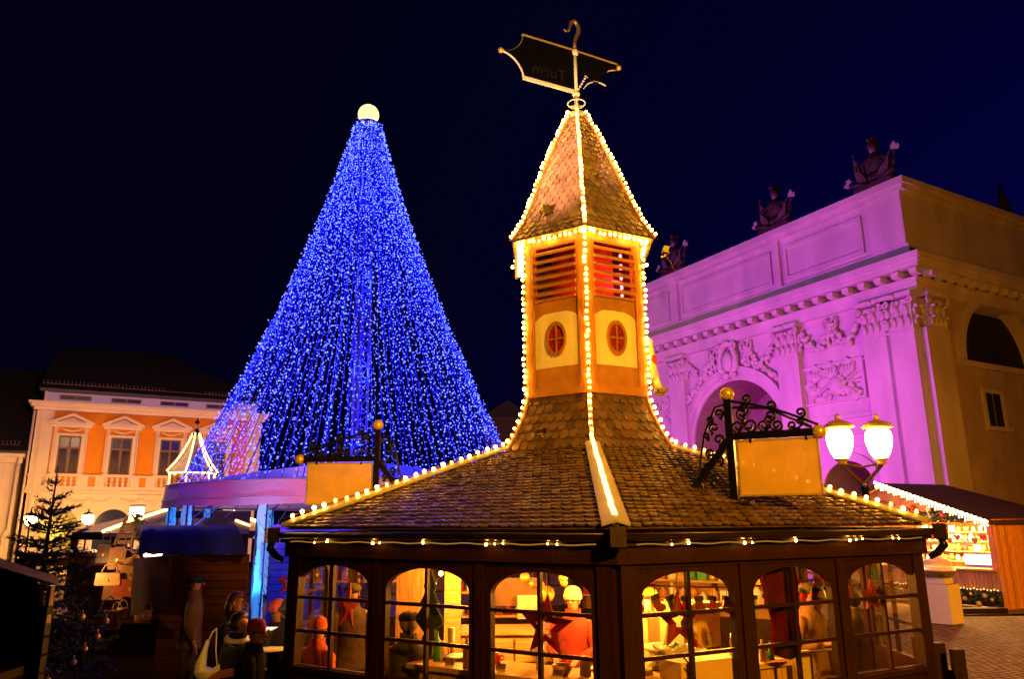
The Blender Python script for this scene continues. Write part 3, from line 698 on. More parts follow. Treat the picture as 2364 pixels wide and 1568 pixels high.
def sign_board(t_loc, A, az, off, bw, bh, label, drop=.10):
    Z = Vector((0, 0, 1)); o = Vector(t_loc) + A * (off + bw / 2) + Z * (az - drop - bh)
    s_ = thing('sign_board', label, 'sign', o, atan2(A.y, A.x), 'blank hanging signs')
    mb = MB(); mb.bx(-bw / 2 + .015, bw / 2 - .015, -.008, .008, .015, bh - .015); mb.build('panel', m_signface, s_)
    mb = MB(); fw = .018
    mb.bx(-bw / 2, bw / 2, -.014, .014, 0, fw); mb.bx(-bw / 2, bw / 2, -.014, .014, bh - fw, bh); mb.bx(-bw / 2, -bw / 2 + fw, -.013, .013, fw, bh - fw); mb.bx(bw / 2 - fw, bw / 2, -.013, .013, fw, bh - fw)
    mb.build('frame', mat('sign frame', (.35, .24, .10), .5), s_)
    for x in (-bw * .32, bw * .36):
        mb = MB(); mb.bx(x - .012, x + .012, -.016, .016, bh - .03, bh + drop + .01); mb.build('hanger', m_black, s_)
    return s_
# right-hand sign: stands on the slope facing right
def roof_hit(x, y, k):
    a, b, c = k2w(hv(RE, k, ZE)), k2w(hv(RE, k + 1, ZE)), k2w(hv(1.24, k, 3.70))
    n = (b - a).cross(c - a).normalized(); d = ray(x, y); return CP + d * ((a - CP).dot(n) / d.dot(n))
B1 = roof_hit(1697, 1158, 0)
P1 = at(1888, 972, B1.y - .42); dirA = Vector((P1.x - B1.x, P1.y - B1.y, 0)); 
top1 = at(1688, 910, B1.y).z - B1.z - .05
t1, A1, az1 = bracket(B1, dirA, top1, dirA.length, 'iron bracket with rich scrollwork standing in front of the purple gate', .9, .6)
def canvas_tweak():
    N = m_signface.node_tree; out = N.nodes['Material Output']; src = out.inputs[0].links[0].from_socket
    tr = N.nodes.new('ShaderNodeBsdfTransparent'); mx = N.nodes.new('ShaderNodeMixShader'); mx.inputs[0].default_value = .07
    N.links.new(src, mx.inputs[1]); N.links.new(tr.outputs[0], mx.inputs[2]); N.links.new(mx.outputs[0], out.inputs[0])
canvas_tweak()
sign_board(B1, A1, az1, .06, .80, .57, 'blank amber sign board with pavilion bulbs shining through, before the gate', .045)
B2 = Vector((-1.86, 10.3, 2.99)); 
t2, A2, az2 = bracket(B2, Vector((-1, .03, 0)), 1.08, 1.06, 'iron sign bracket standing behind the roof hip in front of the blue tree', .9, .6)
sign_board(B2, A2, az2, .05, .90, .57, 'blank amber sign board hanging before the white canopy and blue tree', .045)

# ---------------------------------------------------------------- double-globe street lamp
def street_lamp(base, spread, label, dirv=(1, 0, 0), h=3.72, strength=60):
    D = Vector(dirv).normalized(); t = thing('street_lamp', label, 'street lamp', base, 0)
    mb = MB(); mb.lathe([(.16, 0), (.16, .3), (.11, .4), (.085, 1.0), (.06, 1.1), (.055, h - .7), (.08, h - .66), (.05, h - .6)], 12); mb.build('post', m_black, t)
    gm = emit('lamp globe', (1.0, .46, .06), strength); lm = mat('lamp hood', (.55, .36, .10), .4, .2)
    mb = MB(); a, b = D * -spread / 2, D * spread / 2
    for p in (a, b):
        mb.bar(Vector((0, 0, h - .62)), p + Vector((0, 0, h - .30)), .03, .05); mb.bar(Vector((0, 0, h - .33)), p + Vector((0, 0, h - .27)), .025, .035)
        mb.tube([Vector((0, 0, h - .45)) + p * .5, p * .75 + Vector((0, 0, h - .38)), p * .9 + Vector((0, 0, h - .28))], .015, 6)
    mb.build('bracket', mat('lamp bracket', (.10, .055, .025), .35, .5), t)
    for p in (a, b):
        c = p + Vector((0, 0, h))
        mb = MB(); mb.lathe([(.105, -.18), (.15, -.11), (.187, .0), (.205, .09), (.207, .16), (.19, .24), (.145, .29)], 20, c); g = mb.build('globe', gm, t)
        mb = MB(); mb.lathe([(.02, -.30), (.09, -.285), (.06, -.25), (.11, -.215), (.115, -.20)], 14, c); mb.build('globe_holder', lm, t)
        mb = MB(); mb.lathe([(.15, .30), (.245, .315), (.25, .33), (.19, .385), (.13, .42), (.05, .44), (.03, .47), (.045, .50), (.03, .535), (.01, .55)], 20, c); mb.build('hood', lm, t)
    return t
LP = at(2006, 1207, 12.4)
street_lamp((LP.x, 12.4, 0), .66, 'two-globe street lamp glowing behind the roof corner in front of the gate', (1, .05, 0), at(1992, 1032, 12.4).z, 55)

# ---------------------------------------------------------------- inside the pavilion
m_pine = wood('pine', (.55, .33, .13), .45, 0); m_pinev = wood('pine upright', (.50, .29, .11), .5, 2)
m_cream = mat('cream china', (.80, .70, .52), .35); m_whitep = mat('white plastic', (.82, .76, .66), .4); m_green = mat('green plastic', (.05, .28, .05), .45)
m_red2 = mat('glossy red', (.55, .02, .015), .3)
VW = lambda x, y, Y: at(x, y, Y)
def pend(p, pw):
    t = thing('pendant_lamp', 'bare warm bulb hanging from the pavilion ceiling' + pend.s[pend.i], 'lamp', p, 0, 'pendant bulbs in the pavilion'); pend.i += 1
    mb = MB(); mb.ball((0, 0, 0), .045, 10, 8); mb.build('bulb', emit('pendant bulb', (1, .5, .1), 60), t)
    mb = MB(); mb.tube([(0, 0, .04), (0, 0, .10)], .025, 8); mb.tube([(0, 0, .10), (0, 0, 2.64 - p[2])], .006, 5); mb.build('socket', m_black, t)
    lamp('POINT', 'pendant_light', Vector(p) + Vector((0, 0, -.12)), pw * 5.4, (1, .40, .045), .06)
pend.i = 0; pend.s = [' above the drawers', ' near the wall with the felt tree', ' above the oven', ' near the doorway with the red star', ' over the customers']
for x, y, z, pw in ((1.1, 9.0, 2.42, 70), (-.5, 9.3, 2.42, 34), (2.35, 9.2, 2.42, 50), (3.0, 10.6, 2.45, 22), (-1.4, 10.6, 2.45, 22)): pend((x, y, z), pw)
zc = 1.46
def counter(k, s0, s1, d0, d1, label, zt=zc, drawers=0):
    F = Matrix.Translation(KC) @ Matrix.Rotation(KPHI, 4, 'Z') @ side_frame(k); c = F @ Vector(((s0 + s1) / 2, (d0 + d1) / 2, .10)); t = thing('counter', label, 'counter', c, atan2(F[1][0], F[0][0]), 'pine counters')
    w, d = s1 - s0, d1 - d0
    mb = MB(); mb.bx(-w / 2, w / 2, -d / 2, d / 2, zt - .10 - .045, zt - .10); mb.build('worktop', m_pine, t)
    mb = MB(); mb.bx(-w / 2 + .04, w / 2 - .04, -d / 2 + .05, d / 2 - .05, 0, zt - .10 - .045); mb.build('carcass', m_pinev, t)
    for i in range(drawers):
        x0 = -w / 2 + .06 + i * (w - .12) / drawers
        mb = MB(); mb.bx(x0 + .01, x0 + (w - .12) / drawers - .01, -d / 2 + .03, -d / 2 + .05, zt - .10 - .30, zt - .10 - .06); dr = mb.build('drawer', m_pine, t)
        mb = MB(); mb.ball((x0 + (w - .12) / drawers / 2, -d / 2 + .015, zt - .28), .022, 8, 6); mb.build('knob', m_pinev, dr)
    return t
counter(-1, 1.55, 3.72, .10, .72, 'pine counter under the windows with the felt tree and the big red star')
counter(0, .25, 2.3, .34, 1.05, 'pine counter under the window with the small dark red star')
ct = thing('counter', 'pine drawer counter across the middle of the pavilion', 'counter', (.75, 10.4, .10), 0, 'pine counters')
mb = MB(); mb.bx(-1.5, 1.35, -.35, .35, 1.315, 1.36); mb.build('worktop', m_pine, ct)
mb = MB(); mb.bx(-1.45, 1.3, -.30, .3, 0, 1.315); mb.build('carcass', m_pinev, ct)
for i in range(4):
    x0 = -1.42 + i * .68
    mb = MB(); mb.bx(x0 + .01, x0 + .66, -.33, -.30, 1.0, 1.27); dr = mb.build('drawer', m_pine, ct)
    mb = MB(); mb.ball((x0 + .33, -.345, 1.14), .022, 8, 6); mb.build('knob', m_cream, dr)
# partitions and shelves seen through the panes
def simple(name, label, cat, mb, ms, group=None): 
    o = setorigin(mb.build(name, ms)); return tag(o, label, cat, group)
p = VW(965, 1400, 9.6)
mb = MB(); mb.bx(p.x - .26, p.x + .14, 9.55, 9.65, .10, 2.62); simple('partition_board', 'broad pine board standing behind the man in the flat cap', 'board', mb, m_pinev)
p = VW(1045, 1400, 9.9)
mb = MB(); mb.bx(p.x - .10, p.x + .10, 9.85, 9.95, .10, 2.62); simple('inner_post', 'pale inner post behind the felt tree', 'post', mb, m_pine)
def goods_shelf(x0, x1, Y, z, n, label, grp, hh=(.08, .2)):
    t = thing('goods_shelf', label, 'shelf', ((x0 + x1) / 2, Y, z), 0, 'goods shelves'); w = x1 - x0
    mb = MB(); mb.bx(-w / 2, w / 2, -.13, .13, -.03, 0); mb.build('shelf_board', m_pine, t)
    for i in range(n):
        x = x0 + (i + .5) * w / n; h = random.uniform(*hh); r = w / n * .36
        mb = MB(); mb.lathe([(r, 0), (r, h * .6), (r * .55, h * .78), (r * .55, h)], 10)
        o = mb.build('jar', random.choice((m_cream, m_whitep, mat('amber jar', (.5, .22, .04), .2), mat('ruby jar', (.4, .03, .02), .25), mat('gold tin', (.6, .42, .12), .3, .6))), None, (x, Y + random.uniform(-.04, .02), z))
        tag(o, grp, 'jar', grp + ' row')
p = VW(1070, 1360, 11.4); goods_shelf(p.x - .25, p.x + 1.0, 11.4, VW(1070, 1365, 11.4).z, 9, 'upper goods shelf at the back behind the felt tree', 'small jar on the upper back shelf')
goods_shelf(p.x - .1, p.x + 1.0, 11.4, VW(1070, 1420, 11.4).z, 8, 'lower goods shelf at the back behind the felt tree', 'small jar on the lower back shelf')
p = VW(800, 1330, 12.2); goods_shelf(p.x - .9, p.x + .8, 12.2, VW(800, 1340, 12.2).z, 10, 'goods shelf above the customer in red', 'small jar on the shelf above the customer in red')
mb = MB(); a, b = VW(1150, 1400, 10.9), VW(1240, 1335, 10.9); mb.bx(a.x - .3, b.x, 10.88, 10.92, a.z - .0, b.z); simple('menu_board', 'brown menu board hung behind the drawer counter', 'board', mb, mat('brown board', (.20, .10, .05), .5))
a, b = VW(1195, 1430, 10.75), VW(1240, 1375, 10.75); mb = MB(); mb.bx(a.x, b.x, 10.74, 10.76, a.z, b.z); simple('paper_sheet', 'pale sheet of paper pinned behind the drawer counter', 'paper', mb, m_whitep)
# items on the counters
def prof(name, label, cat, x, y, Y, pr, m_, grp=None, z=None, n=14):
    p = VW(x, y, Y); mb = MB(); mb.lathe(pr, n); o = mb.build(name, m_, None, (p.x, Y, p.z if z is None else z)); return tag(o, label, cat, grp)
def bottle(r, h): return [(r, 0), (r, h * .62), (r * .85, h * .72), (r * .38, h * .84), (r * .38, h)]
prof('bottle', 'cream squeeze bottle standing on the window counter by the corner', 'bottle', 1077, 1535, 7.6, bottle(.038, .26), m_cream, z=zc)
prof('bottle', 'dark green bottle in the shadow of the felt tree', 'bottle', 1008, 1535, 8.0, bottle(.04, .28), m_green, z=zc)
prof('bottle', 'red ketchup bottle behind the felt tree', 'bottle', 985, 1470, 8.5, bottle(.04, .26), m_red2, z=zc)
prof('glass', 'tall pale cup near the felt tree', 'cup', 1042, 1470, 8.4, [(.035, 0), (.04, .26)], m_cream, z=zc)
prof('basket', 'small wicker basket on the counter under the big red star', 'basket', 1298, 1540, 7.25, [(.055, 0), (.085, .05), (.095, .09), (.085, .085), (.06, .03)], mat('wicker', (.45, .25, .08), .6, 0, .5, 50), z=zc)
prof('plate', 'plate of fries on the counter behind the felt tree', 'plate', 1060, 1500, 8.1, [(.06, 0), (.15, .02), (.16, .035), (.10, .03)], m_cream, z=zc)
for i in range(14):
    a = random.uniform(0, 6.28); rr = random.uniform(0, .11)
    pass
for i in range(6):
    x = -.15 + i * .085 + .45
    mb = MB(); mb.prism([(-.03, 0), (.03, 0), (.036, .07), (.0, .095), (-.036, .07)], .04); o = mb.build('folded_box', mat('lilac card', (.45, .28, .55), .5), None, (x, 10.2, zc + .003)); tag(o, 'small folded lilac card box in the row on the drawer counter', 'box', 'lilac card boxes in a row')
for i in range(3):
    mb = MB(); mb.prism([(-.03, 0), (.03, 0), (.0, .05)], .05); o = mb.build('card_holder', m_cream, None, (.86 + i * .06, 7.42 - i * .015, zc + .004)); tag(o, 'tiny white folded card at the counter corner', 'card', 'white cards at the counter corner')
# oven, cardboard box, cloth, plates, flasks in the fourth window
def box_thing(name, label, cat, c, d, m_, rz=0.0, extra=None):
    t = thing(name, label, cat, c, rz); mb = MB(); mb.bx(-d[0] / 2, d[0] / 2, -d[1] / 2, d[1] / 2, 0, d[2]); mb.build('body', m_, t)
    if extra: extra(t, d)
    return t
m_beige = mat('beige enamel', (.55, .36, .15), .4, 0, .08)
def oven_extra(t, d):
    for (cx, cz, nx, nz) in ((-.13, .36, 8, 3), (.06, .37, 14, 3), (-.12, .09, 9, 8), (.09, .09, 9, 8)):
        mb = MB()
        for i in range(nx):
            for j in range(nz): mb.bx(cx + (i - nx / 2) * .013, cx + (i - nx / 2) * .013 + .007, -d[1] / 2 - .002, -d[1] / 2 - .0005, cz + (j - nz / 2) * .018, cz + (j - nz / 2) * .018 + .010)
        mb.build('vent_grille', mat('vent dark', (.06, .03, .01), .6), t)
    mb = MB(); mb.bx(-.19, -.08, -d[1] / 2 - .003, -d[1] / 2 - .0005, .17, .31); mb.build('rating_plate', m_cream, t)
p = VW(1600, 1495, 8.75)
box_thing('oven', 'beige oven showing its vented back behind the small dark red star', 'oven', (p.x, 8.85, zc), (.52, .40, .46), m_beige, radians(28), oven_extra)
p2_ = VW(1530, 1480, 9.25); box_thing('fridge', 'plain beige cabinet beside the vented oven', 'fridge', (p2_.x - .08, 9.4, .10), (.5, .45, 1.62), m_beige, radians(28))
def carton_extra(t, d):
    mb = MB()
    for i in range(7):
        mb.prism([(-.14 + 0, .30 - i * .09), (-.02, .18 - i * .09), (-.02, .20 - i * .09), (-.14, .32 - i * .09)], .004, Matrix.Translation((-d[0] / 2 + .17, -d[1] / 2 - .004, .40)))
    mb.build('stripe', m_black, t)
c1 = Matrix.Translation(KC) @ Matrix.Rotation(KPHI, 4, 'Z') @ side_frame(0) @ Vector((.98, .20, 0))
box_thing('carton', 'tan carton with slanting black stripes under the window by the oven', 'carton', (c1.x, c1.y, .95), (.62, .30, .66), mat('carton', (.62, .40, .17), .6, 0, .08), radians(27.5), carton_extra)
def lump(name, label, cat, c, r, sc, m_, seed, rough=.35):
    rnd = random.Random(seed); mb = MB(); mb.ball((0, 0, 0), r, 22, 14, sc)
    ph = [rnd.uniform(0, 6) for _ in range(6)]
    mb.v = [(x * (1 + rough * sin(14 * z / r * .5 + ph[0] + 3 * x / r) * .4 + rough * .3 * sin(9 * y / r + ph[1])), y * (1 + rough * .35 * sin(8 * x / r + ph[2])), max(0, (z + r * sc[2] * .35) * (1 + rough * .5 * sin(7 * x / r + ph[3]) * sin(6 * y / r + ph[4])))) for x, y, z in mb.v]
    o = mb.build(name, m_, None, c); return tag(o, label, cat)
Fk = Matrix.Translation(KC) @ Matrix.Rotation(KPHI, 4, 'Z')
def on(k, s, d, z): return Fk @ side_frame(k) @ Vector((s, d, z))
lump('cloth', 'crumpled grey-blue cloth lying in front of the oven', 'cloth', on(0, 1.08, .52, zc + .0), .19, (1.5, .7, .75), mat('grey cloth', (.42, .40, .48), .9), 4)
prof('bowl', 'red bowl on the counter before the small dark red star', 'bowl', 1580, 1475, 7.7, [(.10, 0), (.15, .03), (.16, .06), (.14, .055), (.09, .02)], m_red2, z=zc)
prof('plate', 'cream plate with a glass flask under the fourth window', 'plate', 1520, 1480, 7.5, [(.08, 0), (.13, .012), (.135, .02), (.08, .012)], m_cream, z=zc)
prof('flask', 'clear flask with a green cap on the cream plate', 'flask', 1518, 1470, 7.5, [(.035, .0), (.035, .10), (.018, .12), (.018, .15)], m_cream, z=zc + .015)
prof('bowl', 'wooden salad bowl behind the plates', 'bowl', 1552, 1460, 7.95, [(.07, 0), (.12, .05), (.13, .09), (.11, .08), (.06, .03)], m_pinev, z=zc)
lump('salad', 'green and red salad heaped in the wooden bowl', 'salad', VW(1552, 1448, 7.95).xy.to_3d() + Vector((0, 0, zc + .07)), .10, (1, 1, .7), mat('salad leaves', (.10, .25, .03), .6, 0, .9, 40), 7)
for i in range(5):
    p = VW(1480 + i * 24 + 20, 1420, 9.3); mb = MB(); mb.lathe([(.042, 0), (.042, .15), (.03, .165), (.03, .17)], 12); o = mb.build('canister', m_whitep, None, (p.x, 9.42 + .01 * i, 1.725)); 
    mb = MB(); mb.lathe([(.033, 0), (.033, .035)], 12); mb.build('lid', m_red2, o, (0, 0, .17)); tag(o, 'white canister with a red lid on top of the beige cabinet', 'canister', 'red-lidded canisters')
# sink, tap, bottles, towel in the fifth window
tp = on(0, 1.78, .62, zc); t = thing('tap', 'curved chrome tap at the sink beside the big red stocking', 'tap', tp)
mb = MB(); mb.tube([(0, 0, 0), (0, 0, .2), (.02, .0, .26), (.08, 0, .29), (.14, 0, .27), (.165, 0, .2), (.165, 0, .12)], .015, 8); mb.build('spout', mat('chrome', (.7, .6, .45), .15, .9), t)
mb = MB(); mb.tube([(0, .02, .04), (0, .10, .08)], .01, 6); mb.build('handle', mat('chrome', (.7, .6, .45)), t)
prof('bottle', 'yellow-topped dish soap bottle by the tap', 'bottle', 1758, 1480, 7.85, bottle(.03, .2), mat('soap', (.75, .6, .35), .3), z=zc)
prof('bottle', 'green washing-up bottle by the tap', 'bottle', 1778, 1480, 7.95, bottle(.03, .17), m_green, z=zc)
tw = on(0, 2.55, .45, 1.05); t = thing('towel', 'folded cream towel hung over a rail under the fifth window', 'towel', tw, radians(27.5))
mb = MB(); pts = [(-.02, 0, .0), (-.02, 0, .42), (0, 0, .45), (.02, 0, .42), (.02, 0, .1)]
mb.prism([(-.12, .0), (.12, .0), (.12, .45), (.10, .462), (-.10, .462), (-.12, .45)], .05); mb.build('cloth', mat('towel', (.55, .42, .18), .9, 0, .2, 60, .5, 90), t)
mb = MB(); mb.tube([(-.35, 0, .44), (.55, 0, .44)], .015, 6); mb.build('rail', m_pinev, t)
# garland of stockings
def stocking(p, s, m_, label, rz=0.0, grp='small stockings on the garland', tilt=0.0):
    M = Matrix.Rotation(rz, 4, 'Z') @ Matrix.Rotation(tilt, 4, 'Y')
    t = thing('stocking', label, 'stocking', p, 0, grp)
    out = [(-.05, 0), (-.055, -.14), (-.03, -.21), (.04, -.235), (.10, -.215), (.115, -.17), (.09, -.14), (.055, -.12), (.05, 0)]
    mb = MB(); mb.prism([(a * s, b * s) for a, b in out], .05 * s, M); mb.build('sock', m_, t)
    mb = MB(); mb.prism([(-.062 * s, .015 * s), (-.062 * s, -.05 * s), (.062 * s, -.05 * s), (.062 * s, .015 * s)], .065 * s, M); mb.build('cuff', mat('black felt', (.02, .015, .012), .9), t)
    mb = MB(); mb.tube([(0, 0, .01 * s), (0, 0, .09)], .004, 4); mb.build('loop', m_redp, t)
sc_ = (m_redp, mat('wine felt', (.16, .02, .02), .9), mat('green felt', (.16, .32, .05), .9), m_redp, mat('wine felt', (.2, .02, .02)), m_redp)
gb = [on(0, .45 + i * .17, .30, 2.25 - .07 * sin(pi * i / 16)) for i in range(17)]
t = thing('garland', 'red ribbon garland strung with little stockings behind the panes', 'garland', gb[0])
mb = MB(); mb.tube([p - gb[0] for p in gb], .008, 5); mb.build('ribbon', m_redp, t)
stl = ['red', 'wine-coloured', 'green']
for i, p in enumerate(gb):
    if i in (11,): continue
    stocking(p + Vector((0, 0, -.09)), .62, sc_[i % 6], 'little %s felt stocking with a black cuff on the ribbon garland' % stl[{0: 0, 1: 1, 2: 2, 3: 0, 4: 1, 5: 0}[i % 6]], radians(27) + random.uniform(-.5, .5), tilt=random.uniform(-.3, .3))
# big red stocking in window 5
wf = lambda k, i: (sum(FR[i]) / 2 * LW if k == 0 else (1 - sum(FR[i]) / 2) * LW)
bp_ = on(0, wf(0, 1) - .0, .13, 2.33); t = thing('big_stocking', 'huge dark red stocking hanging inside the fifth window', 'stocking', bp_, radians(27.5))
o_ = [(-.18, .03), (-.20, -.10), (-.14, -.30), (-.10, -.48), (-.12, -.58), (-.15, -.68), (-.12, -.76), (.02, -.80), (.14, -.77), (.18, -.66), (.16, -.50), (.17, -.32), (.20, -.12), (.17, .03)]
mb = MB(); mb.prism(o_, .10, None, True); mb.build('sock', mat('dark red plush', (.055, .0015, .0015), 1.0, 0, .2, 12, .2, 60, 0.0), t)
mb = MB(); mb.ball((.03, 0, .05), .05, 10, 6, (3, .8, .4)); mb.build('cuff', m_redp, t)
# stars
m_paper = mat('red star paper', (.30, .010, .008), .6, 0, .2, 6, trans=.45)
def star(p, R, rz, label, cut=True, m_=m_paper, tilt=0.0, mount=.0, slim=1.0):
    t = thing('paper_star', label, 'star', p, rz, 'red hanging stars')
    M = Matrix.Rotation(tilt, 4, 'Y') @ Matrix.Scale(slim, 4, (1, 0, 0))
    def pt(r, i): a = pi / 2 + i * pi / 5; return Vector((r * cos(a), 0, r * sin(a)))
    mb = MB(); n = 10; ro = [R if i % 2 == 0 else R * .42 for i in range(n)]; ri = [r_ * .40 if i % 2 == 0 else r_ * .48 for i, r_ in enumerate(ro)]
    F_ = [M @ (pt(ro[i], i) + Vector((0, -.012, 0))) for i in range(n)]; G = [M @ (pt(ri[i], i) + Vector((0, -.03, 0))) for i in range(n)]
    F2 = [M @ (pt(ro[i], i) + Vector((0, .012, 0))) for i in range(n)]; G2 = [M @ (pt(ri[i], i) + Vector((0, .03, 0))) for i in range(n)]
    fs = []
    for i in range(n):
        j = (i + 1) % n; fs += [(i, j, n + j, n + i), (2 * n + i, 3 * n + i, 3 * n + j, 2 * n + j), (i, 2 * n + i, 2 * n + j, j), (n + i, n + j, 3 * n + j, 3 * n + i)]
    mb.add(F_ + G + F2 + G2, fs)
    if not cut: mb.add([M @ (pt(ri[i], i) + Vector((0, -.029, 0))) for i in range(n)], [tuple(range(n))])
    mb.build('star', m_, t)
    mb = MB(); mb.tube([M @ Vector((0, 0, R)), M @ Vector((0, 0, R)) + Vector((0, 0, .12))], .003, 4); mb.build('thread', m_cable, t)
star(on(-1, wf(-1, 0), .09, 1.90), .275, atan2(-sin(radians(32.5)), cos(radians(32.5))), 'big red cut-out star in the window left of the corner post', tilt=.06)
star(on(-1, wf(-1, 2) - .02, .22, 1.93), .27, radians(30), 'tilted red star in the window in front of the customer in red', False, slim=.55, tilt=.08)
star(on(0, wf(0, 0) - .03, .09, 1.95), .24, radians(27.5), 'dark red cut-out star in the window before the oven')
star(on(0, wf(0, 2) - .05, .07, 2.05), .16, radians(27.5), 'small dark red star on the pane of the window nearest the candyfloss machine')
star(on(0, wf(0, 2) + .45, .9, 2.07), .27, radians(10), 'bright red felt star hanging deeper in the window nearest the candyfloss machine', False, mat('bright red felt', (.75, .05, .02), .8), .08, slim=.75)
p_ = VW(668, 1345, 16.0); star(p_, .28, 0, 'red outlined star hanging on the blue-lit wall beside the pavilion', True, mat('orange red', (.6, .07, .015), .5))
# felt tree in window 2
ft = thing('felt_tree', 'dark felt fir tree decoration hanging in the second window', 'felt tree', on(-1, wf(-1, 1) - .06, .10, 1.50), radians(-32.5))
o_ = [(-.04, .05), (-.05, .18), (-.10, .20), (-.06, .26), (-.20, .36), (-.205, .40), (-.10, .50), (-.13, .545), (-.05, .64), (-.085, .69), (0, .86), (.085, .69), (.05, .64), (.13, .545), (.10, .50), (.21, .38), (.20, .345), (.07, .29), (.09, .2), (.05, .18), (.04, .05)]
mb = MB(); mb.prism([(a * .78, b) for a, b in o_], .05, None, True); mb.build('tree', mat('dark green felt', (.025, .04, .018), .95, 0, .4, 40), ft)
mb = MB(); mb.tube([(0, 0, .86), (0, 0, .95)], .003, 4); mb.build('thread', m_cable, ft)
# short string of bulbs in window 2
t = thing('light_string', 'four bulbs strung inside above the felt tree', 'string lights', on(-1, wf(-1, 1) - .1, .5, 2.2))
pp = [VW(1003, 1350, 8.1) - t.location, VW(1018, 1325, 8.1) - t.location, VW(1030, 1310, 8.0) - t.location, VW(1045, 1316, 8.0) - t.location]
mb = MB(); mb.tube(pp, .005, 4); mb.build('cable', m_cable, t)
for q in pp:
    o = bpy.data.objects.new('bulb', bulb_mesh()); COL.objects.link(o); o.parent = t; o.location = q
# golden baubles in window 3
for i, (x, y, Y, r) in enumerate(((1212, 1335, 10.2, .07), (1247, 1352, 10.0, .06), (1253, 1368, 9.9, .075), (1262, 1372, 9.9, .10), (1300, 1335, 9.6, .06), (1302, 1346, 9.6, .05), (1230, 1350, 10.0, .05))):
    p = VW(x, y, Y); mb = MB(); mb.ball((0, 0, 0), r, 12, 8); mb.tube([(0, 0, r), (0, 0, 2.64 - p.z)], .003, 4); o = mb.build('bauble', m_gold, None, p); tag(o, 'gold bauble hanging over the drawer counter behind the big red star', 'bauble', 'gold baubles')

# more stock: shelves along the solid rear wall, price cards, hanging hearts
def stock_shelf(k, s0, s1, z, n, label, seed):
    F = Matrix.Translation(KC) @ Matrix.Rotation(KPHI, 4, 'Z') @ side_frame(k); rn = random.Random(seed); c = F @ Vector(((s0 + s1) / 2, .16, z)); a_ = atan2(F[1][0], F[0][0])
    t = thing('goods_shelf', label, 'shelf', c, a_, 'goods shelves'); w = s1 - s0
    mb = MB(); mb.bx(-w / 2, w / 2, -.12, .12, -.03, 0); mb.build('shelf_board', m_pine, t)
    for i in range(n):
        p = F @ Vector((s0 + (i + .5) * w / n, .18 + rn.uniform(-.03, .04), z)); h = rn.uniform(.10, .26); r = w / n * rn.uniform(.34, .46); mb = MB(); q = rn.random()
        if q < .4: mb.lathe([(r, 0), (r, h * .6), (r * .4, h * .8), (r * .4, h)], 10); nm_ = 'bottle'
        elif q < .75: mb.bx(-r, r, -r * .8, r * .8, 0, h * .8); mb.bx(-r * .2, r * .2, -r * .82, r * .82, 0, h * .805); nm_ = 'gift_box'
        else: mb.lathe([(r, 0), (r * 1.05, h * .5), (r * .7, h * .62), (r * .75, h * .7)], 10); nm_ = 'jar'
        o = mb.build(nm_, rn.choice((m_cream, m_whitep, m_red2, m_green, mat('amber jar', (.5, .22, .04)), mat('ruby jar', (.4, .03, .02)), mat('gold tin', (.6, .42, .12)), m_pine)), None, p); o.rotation_euler = (0, 0, a_)
        tag(o, {'bottle': 'small bottle', 'gift_box': 'small gift box', 'jar': 'squat jar'}[nm_] + ' on a shelf along the rear wall inside the pavilion', {'bottle': 'bottle', 'gift_box': 'box', 'jar': 'jar'}[nm_], {'bottle': 'bottles on the rear shelves', 'gift_box': 'gift boxes on the rear shelves', 'jar': 'jars on the rear shelves'}[nm_])
for i, z in enumerate((1.55, 1.85, 2.12)): stock_shelf(2, .2, 3.7, z, 20, ['lowest', 'middle', 'topmost'][i] + ' goods shelf on the rear plank wall of the pavilion', 30 + i)
for i, (k, s_, d_) in enumerate(((-1, 3.2, .2), (-1, 2.6, .2), (-1, 2.0, .22), (0, .6, .42), (0, 1.7, .42), (0, 2.1, .5))):
    p = on(k, s_, d_, zc); mb = MB(); mb.prism([(-.05, 0), (.05, 0), (.05, .07), (-.05, .07)], .004, Matrix.Rotation(-.25, 4, 'X')); o = mb.build('price_card', m_cream, None, p + Vector((0, 0, .002))); o.rotation_euler = (0, 0, radians(-30 if k < 0 else 27)); tag(o, 'small cream price card standing on a pavilion counter', 'card', 'price cards')
for i, (k, s_, d_, r_, h_) in enumerate(((-1, 3.35, .45, .05, .16), (-1, 2.85, .5, .04, .22), (-1, 2.3, .55, .06, .10), (-1, 1.75, .4, .05, .18), (0, .55, .8, .05, .15), (0, 1.5, .85, .04, .2), (0, 2.05, .75, .055, .12))):
    p = on(k, s_, d_, zc); mb = MB(); mb.lathe([(r_, 0), (r_ * 1.06, h_ * .7), (r_ * .9, h_), (r_ * .8, h_ * .95)], 12); o = mb.build('mug', [m_cream, m_whitep, m_red2][i % 3], None, p); q = MB(); q.tube([(r_ + .0, 0, h_ * .25), (r_ + .035, 0, h_ * .35), (r_ + .035, 0, h_ * .6), (r_, 0, h_ * .7)], .007, 5); q.build('handle', [m_cream, m_whitep, m_red2][i % 3], o); tag(o, ['cream', 'white', 'red'][i % 3] + ' mug standing on the counter behind the pavilion windows', 'mug', ['cream', 'white', 'red'][i % 3] + ' mugs on the counters')
